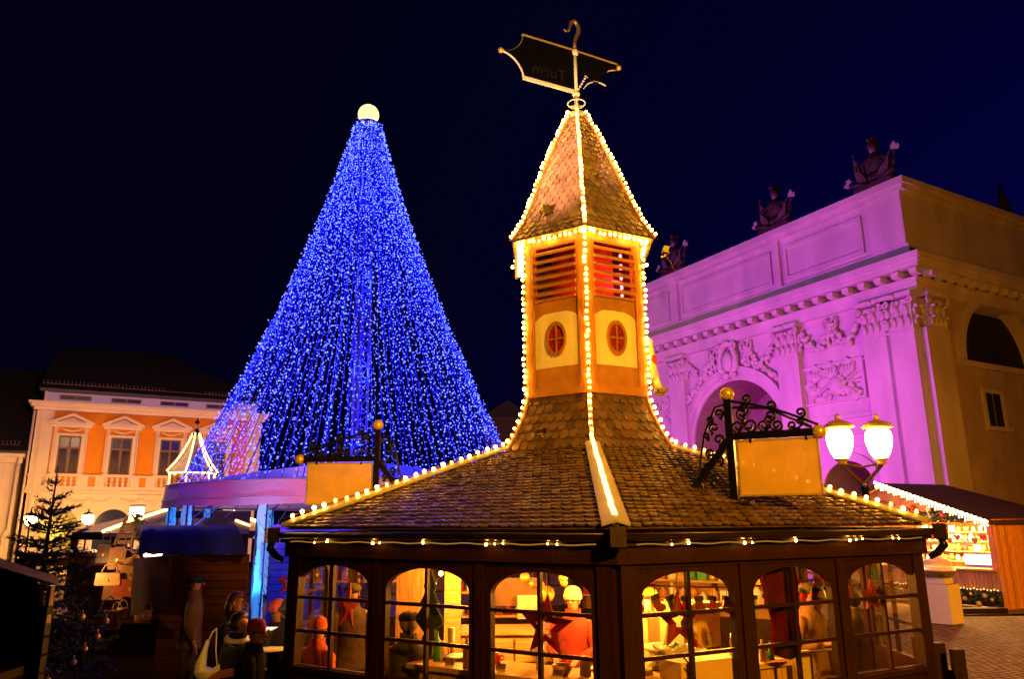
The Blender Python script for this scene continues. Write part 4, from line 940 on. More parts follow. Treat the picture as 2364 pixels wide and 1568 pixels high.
# ---------------------------------------------------------------- monumental gate
GP = at(2187, 1207, 32.0); GP.z = 0
GU = Vector((sin(radians(-29.3)), cos(radians(-29.3)), 0)); GN = Vector((-GU.y, GU.x, 0))   # along the front / outwards
gate = thing('gate_building', 'monumental pale stone city gate washed in magenta light with trophies on its roofline', 'gate', GP, atan2(GU.y, GU.x))
def gpx(x, y, off=0.0):
    d = ray(x, y); o = GP + GN * off; k = (o - CP).dot(GN) / d.dot(GN); p = CP + d * k; return (p - GP).dot(GU), p.z
def gside(x, y):
    d = ray(x, y); k = (GP - CP).dot(GU) / d.dot(GU); p = CP + d * k; return (p - GP).dot(GN), p.z    # depth (negative) , z
m_stone = mat('gate stucco', (.62, .56, .48), .85, 0, .17, .8, .3, 16, .2, (1, 1, .35))
m_stone2 = mat('gate ornament stone', (.62, .55, .47), .75, 0, .12, 4, .2, 30, .2)
m_soffit = mat('passage plaster', (.34, .26, .17), .85, 0, .15, 2)
m_dark = mat('dark opening', (.012, .010, .009), .8)
GD, GL = 15.0, 34.0
zA = gpx(2090, 408)[1]; zC = gpx(2118, 578, .75)[1]; zCap = gpx(2122, 668, .2)[1]; zCb = gpx(2135, 752, .2)[1]
zStr = gpx(2166, 930)[1]
print('gate z', zA, zC, zCap, zCb, zStr)
def arch_strip(mb, s0, s1, z0, z1, sc, r, zsp, y, n=20, rx=None):
    """wall face in the plane y with a round-headed opening; faces only"""
    rx = rx or r
    if s0 < sc - rx: mb.quad((s0, y, z0), (s0, y, z1), (sc - rx, y, z1), (sc - rx, y, z0))
    if s1 > sc + rx: mb.quad((sc + rx, y, z0), (sc + rx, y, z1), (s1, y, z1), (s1, y, z0))
    for i in range(n):
        a, b = pi - pi * i / n, pi - pi * (i + 1) / n
        xa, xb = sc + rx * cos(a), sc + rx * cos(b); za, zb = zsp + r * sin(a), zsp + r * sin(b)
        mb.quad((xa, y, za), (xa, y, z1), (xb, y, z1), (xb, y, zb))
def arch_reveal(mb, sc, r, z0, zsp, y0, y1, n=20):
    pts = [(sc - r, z0)] + [(sc + r * cos(pi - pi * i / n), zsp + r * sin(pi - pi * i / n)) for i in range(n + 1)] + [(sc + r, z0)]
    for a, b in zip(pts[:-1], pts[1:]): mb.quad((a[0], y0, a[1]), (b[0], y0, b[1]), (b[0], y1, b[1]), (a[0], y1, a[1]))
# openings: big central arch and the right-hand foot passage, mirrored on the far side
sA0, zApex = gpx(1693, 880); sAl, _ = gpx(1615, 1040); sAr, _ = gpx(1775, 1000)
sA = sA0; rA = abs(gpx(1608, 1060)[0] - sA); zApex = gpx(1700, 878)[1]; zsA = zApex - rA
sB, zB = gpx(1957, 1065); rB = .5 * abs(gpx(1898, 1120)[0] - gpx(2030, 1120)[0]) * .92; zsB = zB - rB
print('arch', sA, rA, zsA, 'foot', sB, rB, zsB)
sB2 = 2 * sA - sB; GL = 2 * sA + .3
mb = MB()
mid1, mid2 = (sA + sB) / 2, (sA + sB2) / 2
arch_strip(mb, 0, mid1, 0, zC, sB, rB, zsB, 0); arch_strip(mb, mid1, mid2, 0, zC, sA, rA, zsA, 0); arch_strip(mb, mid2, GL, 0, zC, sB2, rB, zsB, 0)
wall = mb.build('front_wall', m_stone, gate)
mb = MB(); arch_reveal(mb, sA, rA, 0, zsA, 0, -4); arch_reveal(mb, sB, rB, 0, zsB, 0, -3); arch_reveal(mb, sB2, rB, 0, zsB, 0, -3)
for s_, r_, z_, d_ in ((sA, rA, zsA + rA, -4), (sB, rB, zsB + rB, -3), (sB2, rB, zsB + rB, -3)): mb.quad((s_ - r_, d_, 0), (s_ + r_, d_, 0), (s_ + r_, d_, z_), (s_ - r_, d_, z_))
mb.build('passage_vault', m_soffit, gate)
# side wall (towards the right) with its big round-headed window and a small one
ydA, zdA = gside(2300, 725)
d0, zt_ = gside(2222, 800); d1, _ = gside(2390, 830)
dc = -((abs(d0) + abs(d1)) / 2); rS = abs(abs(d1) - abs(d0)) / 2; zsS = gside(2295, 722)[1] - rS; zSill = gside(2222, 832)[1]
print('side', dc, rS, zsS, zSill)
mb = MB()
def sidew(mb, s, z): return Vector((0, s, z))
GD = abs(dc) * 2 + .6
tmp = MB(); arch_strip(tmp, -GD, 0, zSill, zC, dc, rS, max(zsS, zSill + .05), 0); tmp.bx(-GD, 0, -.0005, .0005, 0, zSill)
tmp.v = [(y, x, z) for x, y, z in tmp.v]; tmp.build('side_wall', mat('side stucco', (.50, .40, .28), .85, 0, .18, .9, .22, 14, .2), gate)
tmp = MB(); arch_reveal(tmp, dc, rS, zSill, max(zsS, zSill + .05), 0, .6); tmp.quad((dc - rS, 0, zSill), (dc + rS, 0, zSill), (dc + rS, .6, zSill), (dc - rS, .6, zSill))
tmp.v = [(y, x, z) for x, y, z in tmp.v]; sw = tmp.build('arched_window', m_stone, gate)
tmp = MB(); tmp.quad((dc - rS, .55, zSill), (dc + rS, .55, zSill), (dc + rS, .55, zsS + rS), (dc - rS, .55, zsS + rS)); tmp.v = [(y, x, z) for x, y, z in tmp.v]; tmp.build('pane', m_dark, sw)
n = 24; ro, ri = rS + .55, rS
mb = MB()
for i in range(n):
    a, b = pi * i / n, pi * (i + 1) / n
    P = [(-o, dc + r * cos(q), max(zsS, zSill + .05) + r * sin(q)) for o in (0, .14) for q, r in ((a, ro), (a, ri), (b, ri), (b, ro))]
    mb.add(P, [(4, 5, 6, 7), (0, 4, 7, 3), (1, 2, 6, 5)])
mb.bx(-.16, 0, dc - ro - .1, dc + ro + .1, zSill - .28, zSill); mb.bx(-.10, 0, -GD, dc - ro - .1, zSill - .26, zSill - .06); mb.bx(-.10, 0, dc + ro + .1, -.0, zSill - .26, zSill - .06); mb.build('archivolt', m_stone, gate)
ws, wz = gside(2300, 945)
tmp = MB(); sx0, z0_ = gside(2282, 985); sx1, z1_ = gside(2307, 912)
win = MB(); a_, b_ = min(sx0, sx1), max(sx0, sx1)
win.bx(-.10, .0, a_ - .2, a_, z0_, z1_); win.bx(-.10, .0, b_, b_ + .2, z0_, z1_); win.bx(-.10, .0, a_ - .2, b_ + .2, z1_, z1_ + .2); win.bx(-.2, .0, a_ - .3, b_ + .3, z0_ - .2, z0_)
wo_ = win.build('window', m_stone2, gate)
tmp.bx(-.02, -.006, a_, b_, z0_, z1_); tmp.build('pane', m_dark, wo_)
tmp = MB(); tmp.bx(-.05, -.02, (a_ + b_) / 2 - .04, (a_ + b_) / 2 + .04, z0_, z1_); tmp.build('glazing_bar', mat('old wood', (.2, .12, .06)), wo_)
# far walls and roof so that the body is closed
mb = MB(); mb.quad((GL, 0, 0), (GL, 0, zC), (GL, -GD, zC), (GL, -GD, 0)); mb.quad((0, -GD, 0), (GL, -GD, 0), (GL, -GD, zC), (0, -GD, zC)); mb.build('rear_wall', m_stone, gate)
# entablature
def slab(mb, z0, z1, pr): mb.bx(-pr, GL + pr, -GD - pr, pr, z0, z1)
mb = MB()
zc0 = zC - (zC - zCap) * .62
slab(mb, zC - .28, zC, .95); slab(mb, zC - .45, zC - .28, .85); slab(mb, zC - .62, zC - .45, .78); slab(mb, zc0 + .02, zC - .98, .34)
mb.build('main_cornice', m_stone, gate)
mb = MB(); slab(mb, zCap, zc0 + .02, .26); slab(mb, zCap + .02, zCap + .26, .31); slab(mb, zCap + .26, zCap + .5, .36); slab(mb, zCap + .5, zCap + .58, .45); mb.build('architrave', m_stone, gate)
mod = MB(); mod.prism([(0, 0), (.42, .04), (.44, .30), (0, .34)], .34, Matrix.Rotation(pi / 2, 4, 'Z'))
m0 = None; cnt = 0
for i in range(int(GL / .86) + 1):
    s_ = -.5 + i * .86
    o = mod.build('modillion', m_stone2, gate) if m0 is None else link_copy(m0, gate); m0 = m0 or o
    o.location = (s_, .34, zC - .97)
for i in range(int(GD / .86)):
    o = link_copy(m0, gate); o.rotation_euler = (0, 0, pi / 2); o.location = (-.34, -.4 - i * .86, zC - .97)
# attic with recessed panels
zb0 = zC
mb = MB(); mb.bx(.0, GL, -GD, -.10, zb0, zA - .55); mb.build('attic_wall', m_stone, gate)
mb = MB(); slab(mb, zA - .30, zA, .38); slab(mb, zA - .55, zA - .30, .22); mb.build('attic_coping', m_stone, gate)
mb = MB(); slab(mb, zb0, zb0 + .55, .10); slab(mb, zb0 + .55, zb0 + .75, .04); mb.build('attic_base', m_stone, gate)
def panel(s0, s1, z0, z1):
    mb = MB(); t_ = .16
    mb.bx(s0, s1, -.10, .02, z0, z0 + t_); mb.bx(s0, s1, -.10, .02, z1 - t_, z1); mb.bx(s0, s0 + t_, -.10, .018, z0 + t_, z1 - t_); mb.bx(s1 - t_, s1, -.10, .018, z0 + t_, z1 - t_)
    mb.build('attic_panel', m_stone, gate)
pa0, pa1 = gpx(1990, 540)[0], gpx(1810, 600)[0]; zp0, zp1 = gpx(1990, 585)[1], gpx(1986, 498)[1]
panel(pa0, pa1, zp0, zp1)
pb0, pb1 = gpx(1780, 620)[0], gpx(1571, 690)[0]; panel(pb0, pb1, zp0, zp1); pc0 = gpx(1544, 700)[0]; panel(pc0, pc0 + (pa1 - pa0), zp0, zp1); panel(pc0 + (pa1 - pa0) + 1.4, pc0 + (pa1 - pa0) * 2 + 1.4, zp0, zp1)
for a_, b_, d_ in ((0, pa0 - .45, .12), (pa1 + .25, pb0 - .25, .10), (pb1 + .2, pc0 - .2, .10)):
    mb = MB(); mb.bx(a_, b_, -.1, d_, zb0 + .75, zA - .55); mb.build('attic_pier', m_stone, gate)
# pilasters with leafy capitals
def capital(w, d, h):
    mb = MB(); mb.bx(-w / 2, w / 2, 0, d, 0, h * .82); mb.bx(-w / 2 - .18, w / 2 + .18, 0, d + .2, h * .88, h); mb.bx(-w / 2 - .05, w / 2 + .05, 0, d + .06, -.12, 0)
    for row, (zz, nn, rr) in enumerate(((.12, 4, .17), (.42, 3, .19))):
        for i in range(nn):
            x = -w / 2 + w * (i + .5) / nn
            mb.ball((x, d + .03, h * zz + .12), rr, 8, 6, (.75, .5, 1.3)); mb.ball((x, d + .15, h * zz + .33), rr * .62, 8, 6, (.9, .9, .6))
        for sx in (-1, 1):
            mb.ball((sx * (w / 2 + .03), d * .5, h * zz + .12), rr, 8, 6, (.5, .75, 1.3)); mb.ball((sx * (w / 2 + .13), d * .5, h * zz + .33), rr * .6, 8, 6)
    for sx in (-1, 1):
        mb.tube(spiral((sx * (w / 2 + .02), d + .12, h * .76), (sx, 0, 0), (0, 0, 1), .17, pi / 2, -1.4, 14, .2), .05, 6)
        mb.tube(spiral((sx * .12, d + .08, h * .74), (sx, 0, 0), (0, 0, 1), .10, pi / 2, 1.3, 12, .2), .035, 6)
    mb.ball((0, d + .2, h * .93), .13, 8, 6)
    return mb
pw, pd = 1.35, .42
pil_s = [.72, None, None, None]
pil_s[1] = gpx(2020, 760, pd)[0]; pil_s[2] = gpx(1815, 810, pd)[0]; pil_s[3] = gpx(1560, 860, pd)[0]
pil_s = [.70, pil_s[1], pil_s[2], pil_s[3], 2 * sA - pil_s[1], 2 * sA - .7]
print('pil', pil_s)
hc = zCap - zCb; c0 = None
for i, s_ in enumerate(pil_s):
    mb = MB(); mb.bx(s_ - pw / 2, s_ + pw / 2, 0, pd, 0, zCb); mb.bx(s_ - pw / 2 - .12, s_ + pw / 2 + .12, 0, pd + .12, 0, 1.6); p = mb.build('pilaster', m_stone, gate)
    if c0 is None: o = capital(pw, pd, hc).build('capital', m_stone2, p); c0 = o
    else: o = link_copy(c0, p)
    o.location = (s_, 0, zCb)
# corner pilaster seen on the side face
mb = MB(); mb.bx(-.3, 0, -1.7, .0, 0, zCb); p = mb.build('pilaster', m_stone, gate); o = link_copy(c0, p); o.rotation_euler = (0, 0, pi / 2); o.location = (.12, -.95, zCb)
# archivolt, string courses
mb = MB(); n = 28
for (ri_, ro_, o_) in ((rA, rA + .28, .10), (rA + .28, rA + .62, .20), (rA + .62, rA + .75, .28)):
    for i in range(n):
        a, b = pi * i / n, pi * (i + 1) / n
        P = [(sA + r * cos(q), o, zsA + r * sin(q)) for o in (0, o_) for q, r in ((a, ro_), (a, ri_), (b, ri_), (b, ro_))]
        mb.add(P, [(4, 7, 6, 5), (0, 3, 7, 4), (1, 5, 6, 2)])
for sg in (-1, 1):
    a, b = sorted((sA + sg * rA, sA + sg * (rA + .75))); mb.bx(a, b, 0, .2, 0, zsA - .4); mb.bx(a - .1, b + .1, 0, .3, zsA - .4, zsA)
mb.build('archivolt', m_stone, gate)
for (sc_a, rr_, zz_) in ((sB, rB, zsB), (sB2, rB, zsB)):
    mb = MB()
    for i in range(n):
        a, b = pi * i / n, pi * (i + 1) / n
        P = [(sc_a + r * cos(q), o, zz_ + r * sin(q)) for o in (0, .12) for q, r in ((a, rr_ + .4), (a, rr_), (b, rr_), (b, rr_ + .4))]
        mb.add(P, [(4, 7, 6, 5), (0, 3, 7, 4), (1, 5, 6, 2)])
    mb.build('archivolt', m_stone, gate)
zs1 = gpx(1900, 965)[1]; zs0 = zs1 - .35
mb = MB(); mb.bx(pil_s[1] + pw / 2, pil_s[2] - pw / 2, 0, .16, zs1 - .22, zs1); mb.bx(pil_s[1] + pw / 2, pil_s[2] - pw / 2, 0, .10, zs1 - 1.0, zs1 - .85); mb.bx(pil_s[0] + pw / 2 - .3, pil_s[1] - pw / 2 + .3, 0, .2, zStr - .25, zStr); mb.bx(pil_s[0] + pw / 2, pil_s[1] - pw / 2, 0, .12, zStr - .8, zStr - .65)
zs2 = gpx(1900, 1035)[1]; mb.bx(pil_s[1] + pw / 2, pil_s[2] - pw / 2, 0, .08, zs2 - .12, zs2); mb.bx(0, pil_s[2] - pw / 2, 0, .07, zCb - .9, zCb - .78); mb.build('string_course', m_stone, gate)
# frieze ornaments: garlands, cartouche, relief panels
def swag(pts, r, n, jitter=.3, rnd=random.Random(3)):
    mb = MB()
    tot = []
    for a, b in zip(pts[:-1], pts[1:]): tot.append((Vector(b) - Vector(a)).length)
    L = sum(tot)
    for i in range(n):
        u = (i + .5) / n * L; k = 0
        while k < len(tot) - 1 and u > tot[k]: u -= tot[k]; k += 1
        p = Vector(pts[k]).lerp(Vector(pts[k + 1]), u / tot[k])
        for _ in range(3):
            q = p + Vector((rnd.uniform(-1, 1), rnd.uniform(0, .5), rnd.uniform(-1, 1))) * r * .7
            mb.ball(q, r * rnd.uniform(.45, .75), 7, 5, (rnd.uniform(.7, 1.3), .8, rnd.uniform(.7, 1.3)))
    return mb
def sw_pts(s0, s1, z, dip, y=.16, n=10): return [(s0 + (s1 - s0) * i / n, y, z - dip * sin(pi * i / n)) for i in range(n + 1)]
zg = zCap - .55
for a, b in ((pil_s[1] + pw / 2 + .2, (pil_s[1] + pil_s[2]) / 2), ((pil_s[1] + pil_s[2]) / 2, pil_s[2] - pw / 2 - .2), (pil_s[2] + pw / 2 + .2, sA - 1.3), (sA + 1.3, pil_s[3] - pw / 2 - .2)):
    swag(sw_pts(a, b, zg, 1.0), .22, 13).build('garland', m_stone2, gate)
for s_ in ((pil_s[1] + pil_s[2]) / 2, sA - 1.3, sA + 1.3):
    mb = MB()
    for sg in (-1, 1):
        mb.tube([(s_ + sg * (.05 + .32 * sin(q)), .2, zg + .28 * sin(2 * q) + .1) for q in [pi * i / 8 for i in range(9)]], .06, 6)
        mb.tube([(s_, .2, zg), (s_ + sg * .12, .24, zg - .5), (s_ + sg * .2, .2, zg - 1.1)], [.07, .09, .03], 6)
    mb.ball((s_, .25, zg + .05), .14, 8, 6); mb.build('ribbon_bow', m_stone2, gate)
za_ = zsA + rA + .75
mb = MB()
for sg in (-1, 1):
    mb.tube([(sA + sg * x, .34, za_ + z) for x, z in ((.15, -.5), (.55, -.1), (.62, .5), (.45, .95), (.15, 1.25))], [.16, .2, .17, .15, .12], 8)
    mb.tube(spiral((sA + sg * .55, .45, za_ + 1.15), (sg, 0, 0), (0, 0, 1), .25, pi, -1.4, 14, .2), .08, 6)
    mb.tube(spiral((sA + sg * .45, .45, za_ - .5), (sg, 0, 0), (0, 0, 1), .22, pi / 2, 1.4, 14, .2), .07, 6)
mb.ball((sA, .35, za_ + .3), .42, 12, 8, (.9, .5, 1.4)); mb.ball((sA, .4, za_ + 1.35), .3, 10, 7, (1.2, .7, .7)); mb.ball((sA, .5, za_ - .55), .22, 8, 6)
mb.build('cartouche', m_stone2, gate)
for sg in (-1, 1):
    pts = [(sA + sg * (rA + 1.02) * cos(q), .16, zsA + (rA + 1.02) * sin(q)) for q in [radians(78 - 88 * i / 14) for i in range(15)]]
    swag(pts, .20, 22, rnd=random.Random(5)).build('leaf_festoon', m_stone2, gate)
def relief(s0, s1, z0, z1, seed):
    rnd = random.Random(seed); mb = MB(); t_ = .12
    mb.bx(s0, s1, 0, .14, z0, z0 + t_); mb.bx(s0, s1, 0, .14, z1 - t_, z1); mb.bx(s0, s0 + t_, 0, .137, z0 + t_, z1 - t_); mb.bx(s1 - t_, s1, 0, .137, z0 + t_, z1 - t_)
    rp = mb.build('relief_panel', m_stone, gate)
    c, h, w = (s0 + s1) / 2, (z1 - z0), (s1 - s0); zc_ = (z0 + z1) / 2; mb = MB()
    P = lambda u, v, y=.1: (c + u * w / 2, y, zc_ + v * h / 2)
    for (a, b, r) in (((-.7, .7), (.6, -.6), .07), ((.7, .75), (-.6, -.5), .08), ((-.8, .3), (.3, -.7), .05), ((.75, .2), (-.2, -.75), .05), ((-.3, .85), (.1, -.5), .05), ((.35, .85), (0, -.5), .05), ((-.85, 0), (.2, -.2), .05), ((-.78, .5), (-.1, -.05), .04)):
        mb.tube([P(*a, .12), P(*b, .16)], [r * .6, r], 7)
    mb.ball(P(-.12, -.15, .08), .52, 18, 10, (1, .35, 1)); mb.ball(P(-.12, -.15, .2), .38, 16, 8, (1, .3, 1))
    mb.ball(P(.3, .1, .1), .5, 14, 8, (.8, .35, .5), Matrix.Rotation(.5, 3, 'Y'))
    for (u, v) in ((-.5, .62), (.55, .55), (.68, -.15), (-.62, -.6), (.1, .6)):
        mb.prism([(-.42, -.25), (.0, -.4), (.45, -.2), (.35, .3), (0, .2), (-.4, .35)], .16, Matrix.Translation(P(u, v, .08)) @ Matrix.Rotation(rnd.uniform(-1, 1), 4, 'Y'))
        for q in range(3): mb.tube([P(u - .15 + .1 * q, v + .15, .18), P(u - .1 + .1 * q, v - .15, .18)], .04, 5)
    for q in range(26):
        u, v = rnd.uniform(-.8, .8), rnd.uniform(-.8, .8); mb.ball(P(u, v, .06), rnd.uniform(.06, .15), 7, 5, (rnd.uniform(.6, 1.8), .6, rnd.uniform(.6, 1.8)))
    mb.tube([P(-.7, -.62, .12), P(-.55, -.85, .14), P(-.1, -.82, .14), P(.0, -.6, .12)], .09, 7)
    mb.build('relief_carving', m_stone2, rp)
ra0, ra1 = gpx(1999, 870)[0], gpx(1858, 890)[0]; rz0, rz1 = gpx(1990, 920)[1], gpx(1998, 822)[1]
relief(ra0, ra1, rz0, rz1, 2); relief(2 * sA - ra1, 2 * sA - ra0, rz0, rz1, 6)
print('relief', ra0, ra1, rz0, rz1)

# ---------------------------------------------------------------- trophies on the roofline
m_bronze = mat('weathered sandstone', (.035, .02, .017), .7, 0, .45, 3, .3, 12)
m_pale = mat('pale stone blade', (.45, .38, .33), .6)
def trophy(s_, label, big=False):
    t = thing('roof_trophy', label, 'statue', GP + GU * s_ + GN * .05 + Vector((0, 0, zA)), atan2(GU.y, GU.x), 'stone war trophies on the gate roofline')
    t.scale = (.86, .86, .90)
    mb = MB(); mb.bx(-1.15, 1.15, -.5, .5, 0, .22); mb.build('plinth', m_bronze, t)
    # cuirass on a stump: one lathed, faceted trunk with shoulder flaps
    mb = MB(); mb.lathe([(.42, .2), (.36, .5), (.33, .75), (.40, .95), (.50, 1.35), (.52, 1.6), (.42, 1.8), (.2, 1.92), (.16, 2.05)], 18, (0, 0, 0), Matrix.Diagonal((1.15, .75, 1)))
    for sx in (-1, 1):
        mb.ball((sx * .60, 0, 1.55), .24, 10, 7, (1, .9, 1.0))
        for q in range(5): mb.tube([(sx * (.52 + .06 * q), .2 - .1 * q, 1.45), (sx * (.60 + .07 * q), .22 - .11 * q, 1.12)], [.07, .05], 6)
    for q in range(10):
        a = pi * q / 9; mb.tube([(.42 * cos(a), .3 * sin(a), .85), (.47 * cos(a), .36 * sin(a), .4)], [.07, .08], 6)
    mb.tube([(-.3, .38, 1.7), (.0, .44, 1.3), (.34, .36, 1.0)], .05, 6)
    mb.build('cuirass', m_bronze, t)
    mb = MB(); mb.ball((0, .02, 2.22), .21, 12, 9, (.85, 1, 1.15)); mb.tube([(0, .21, 2.24), (0, .25, 2.18)], .04, 6); mb.build('head', mat('lit sandstone', (.2, .14, .12), .7), t)
    mb = MB(); mb.ball((0, -.02, 2.42), .29, 14, 9, (.9, 1.1, .85)); mb.tube([(0, .32, 2.38), (0, .1, 2.72), (0, -.2, 2.80), (0, -.42, 2.55), (0, -.42, 2.2)], [.05, .12, .14, .12, .05], 8)
    for q in range(6): mb.ball((random.uniform(-.12, .12), .2 - .12 * q, 2.80 + .05 * sin(q * 2)), .14, 8, 6)
    mb.tube([(-.26, .15, 2.36), (0, .3, 2.36), (.26, .15, 2.36)], .04, 6); mb.build('plumed_helmet', m_bronze, t)
    def flag(dx, tip, lean, yy, w_):
        n = 8; b = Vector((dx * .5, yy, .3)); e_ = Vector((dx * lean, yy, tip))
        mb = MB(); mb.tube([b, e_], .04, 6); mb.tube([e_, e_ + (e_ - b).normalized() * .28], [.09, .01], 6); fl = mb.build('flagpole', m_bronze, t)
        mb = MB(); ax = (e_ - b).normalized(); side = Vector((dx / abs(dx), 0, 0)); 
        P = []
        for i in range(n + 1):
            f = i / n; c = b.lerp(e_, .95 - .8 * f); ww = w_ * (.15 + .85 * sin(pi * min(1, f * 1.1) * .55))
            for j in range(7):
                g = j / 6 - .5; P.append(c + side * g * ww * 1.6 + Vector((0, .10 * sin(j * 2.4 + f * 2) * (f + .2) + .12, -abs(g) * .25)))
        fs = [(i * 7 + j, i * 7 + j + 1, (i + 1) * 7 + j + 1, (i + 1) * 7 + j) for i in range(n) for j in range(6)]
        Q = [p + Vector((0, -.05, 0)) for p in P]; m_ = len(P)
        mb.add(P + Q, fs + [tuple(reversed([x + m_ for x in f])) for f in fs] , True); mb.build('draped_flag', mat('flag stone', (.11, .065, .055), .75, 0, .3, 4), fl)
    for sx in (-1, 1):
        flag(sx * 1.0, 2.35 if sx > 0 else 1.75, 1.25, -.1, .40); flag(sx * .85, 1.5, 1.2, .2, .36)
    def axe(p, d, s=1):
        d = Vector(d).normalized(); u = Vector((0, 1, 0)).cross(d); M3 = Matrix((u, Vector((0, 1, 0)), d)).transposed().to_4x4(); M3.translation = p
        mb = MB(); mb.prism([(.0, -.18), (.10, -.12), (.34, -.26), (.40, 0), (.34, .26), (.10, .12), (0, .18), (-.12, .05), (-.12, -.05)], .06, M3 @ Matrix.Scale(s, 4)); ax = mb.build('axe_blade', m_pale, t)
        mb = MB(); mb.tube([Vector(p) - d * 1.6, Vector(p) + d * .3], .035, 6); mb.build('shaft', m_bronze, ax)
    axe((1.55, .2, .95), (1, 0, .35)); axe((-1.5, .1, 1.75), (-.6, 0, 1))
    for q in range(9):
        a = q * .7; x = -.95 + q * .24
        mb_ = q
    mb = MB()
    for q in range(9): mb.ball((-.95 + q * .24, .25 * sin(q * 2.1), .3), .2, 8, 6, (1.2, 1, .8))
    for sx in (-1, 1): mb.tube([(sx * .4, .35, .3), (sx * 1.35, .4, .55)], [.13, .15], 8)
    mb.build('heaped_arms', m_bronze, t)
    return t
trophy(gpx(2028, 440)[0], 'stone helmeted trophy with flags and axes on the gate corner', True)
trophy(gpx(1797, 530)[0], 'stone helmeted trophy standing second along the gate roofline from its corner')
trophy(gpx(1560, 625)[0], 'stone helmeted trophy on the gate roofline right next to the tower of the pavilion')
# dark spike of a further ornament at the far end of the side roofline
mb = MB(); mb.lathe([(.45, 0), (.38, .6), (.2, 1.5), (.05, 2.4)], 8); p = GP - GN * 14.0 + Vector((0, 0, zA)); 
sd, sz = gside(2350, 500); p = GP + GN * sd + GU * .6 + Vector((0, 0, zA)); o = mb.build('roof_spike', m_bronze, None, p); tag(o, 'dark pointed ornament on the side roofline of the gate', 'ornament')
# ---------------------------------------------------------------- pale town house on the left
HA = radians(60.9); HP = at(52, 1207, 45.0); HP.z = 0
HU = Vector((sin(HA), cos(HA), 0)); HN = Vector((HU.y, -HU.x, 0))     # along the front / outwards (towards the square)
house = thing('town_house', 'orange and cream stuccoed town house with pedimented windows behind the blue tree', 'house', HP, atan2(HU.y, HU.x))
def hpx(x, y, off=0.0):
    d = ray(x, y); o = HP + HN * off; k = (o - CP).dot(HN) / d.dot(HN); p = CP + d * k; return (p - HP).dot(HU), p.z
m_or = mat('orange render', (.74, .24, .012), .85, 0, .07, .8, .15, 14, .2)
m_cr = mat('cream stucco', (.74, .55, .40), .8, 0, .06, .9, .15, 14, .2)
m_mez = mat('pale lilac render', (.56, .50, .66), .8, 0, .06)
m_roof = mat('dark roof tiles', (.010, .005, .003), .7, 0, .4, 2, .4, 20)
m_wf = wood('brown window frame', (.20, .11, .05), .5)
m_wpane = mat('dark glazing', (.012, .010, .016), .28, 0, .3, 2, 0, 10, .4)
L = lambda x, y: hpx(x * .2777, 761.9 + y * .2777)    # from the zoomed crop
HL = hpx(600, 1000)[0]
zCo1 = hpx(300 * .2777, 761.9 + 582 * .2777, .55)[1]; zCo0 = L(330, 650)[1]; zMz1 = hpx(340 * .2777, 761.9 + 500 * .2777, .28)[1]; zSi = L(400, 1200)[1]; zBal0 = L(400, 1300)[1]; zBand = L(250, 1340)[1]; HD = 12.0
print('house', HL, zMz1, zCo1, zCo0, zSi, zBal0, zBand)
wx = [(L(497, 950)[0] + L(678, 950)[0]) / 2 - .05, (L(932, 950)[0] + L(1104, 950)[0]) / 2 - .05]
pitch_ = wx[1] - wx[0]; WX = [wx[0] + pitch_ * i for i in range(4)]
ww = abs(L(678, 1000)[0] - L(490, 1000)[0]); wz1 = L(590, 882)[1]; wz0 = L(560, 1197)[1]
print('win', WX, ww, wz0, wz1, 'end', HL)
HL = max(HL, WX[3] + ww / 2 + 1.6)
def B(name, boxes, m_, parent=house):
    mb = MB()
    for b in boxes: mb.bx(*b)
    return mb.build(name, m_, parent)
# local: x along front, y inwards (so outwards is -y)
mb = MB(); mb.bx(0, HL, 0, HD, 0, zBand)
B('ground_storey', [(0, HL, 0, HD, 0, zBand)], m_cr)
mb = MB()
for z in [zBand - .75 - .52 * i for i in range(6)]: mb.bx(0, HL, -.03, .0, z, z + .48)
B('upper_wall', [(0, HL, 0, HD, zBand, zCo0 + .3)], m_or)
qo = []
for z in [zBal0 + i * .5 for i in range(int((zCo0 - zBal0) / .5))]: qo.append((-.06, .85, -.10, .3, z + .015, z + .485)); qo.append((HL - .85, HL + .06, -.10, .3, z + .015, z + .485))
B('quoin_strip', [q for q in qo if q[0] < 1] + [(-.04, .83, -.085, .3, zBal0, zCo0)], m_cr)
B('quoin_strip', [q for q in qo if q[0] > 1] + [(HL - .83, HL + .04, -.085, .3, zBal0, zCo0)], m_cr)
#(-.04, .83, -.085, .3, zBal0, zCo0), (HL - .83, HL + .04, -.085, .3, zBal0, zCo0)], m_cr)
B('sill_course', [(-.1, HL + .1, -.14, .1, zSi - .12, zSi), (-.1, HL + .1, -.10, .1, zBand + .05, zBal0), (-.15, HL + .15, -.2, .1, zBand - .12, zBand + .05)], m_cr)
B('main_cornice', [(-.55, HL + .55, -.55, HD, zCo1 - .14, zCo1), (-.40, HL + .4, -.42, HD, zCo1 - .34, zCo1 - .14), (-.24, HL + .24, -.26, HD, zCo1 - .52, zCo1 - .34), (-.12, HL + .12, -.14, HD, zCo0 - .1, zCo1 - .52)], m_cr)
B('mezzanine_wall', [(.25, HL - .25, .12, HD - .3, zCo1, zMz1)], m_mez)
B('eaves_gutter', [(-.1, HL + .1, -.28, .0, zMz1 + .02, zMz1 + .16), (-.05, HL + .05, -.2, HD, zMz1 - .02, zMz1 + .02)], mat('dark gutter', (.03, .02, .015), .5))
zr0, zr1 = zMz1 + .16, zMz1 + 4.6
mb = MB(); a0, a1 = (-.2, -.25), (HL + .2, HD)
yr = HD * .5
s0_, z_rl = hpx(112, 795, -yr); s1_, z_rr = hpx(392, 822, -yr)
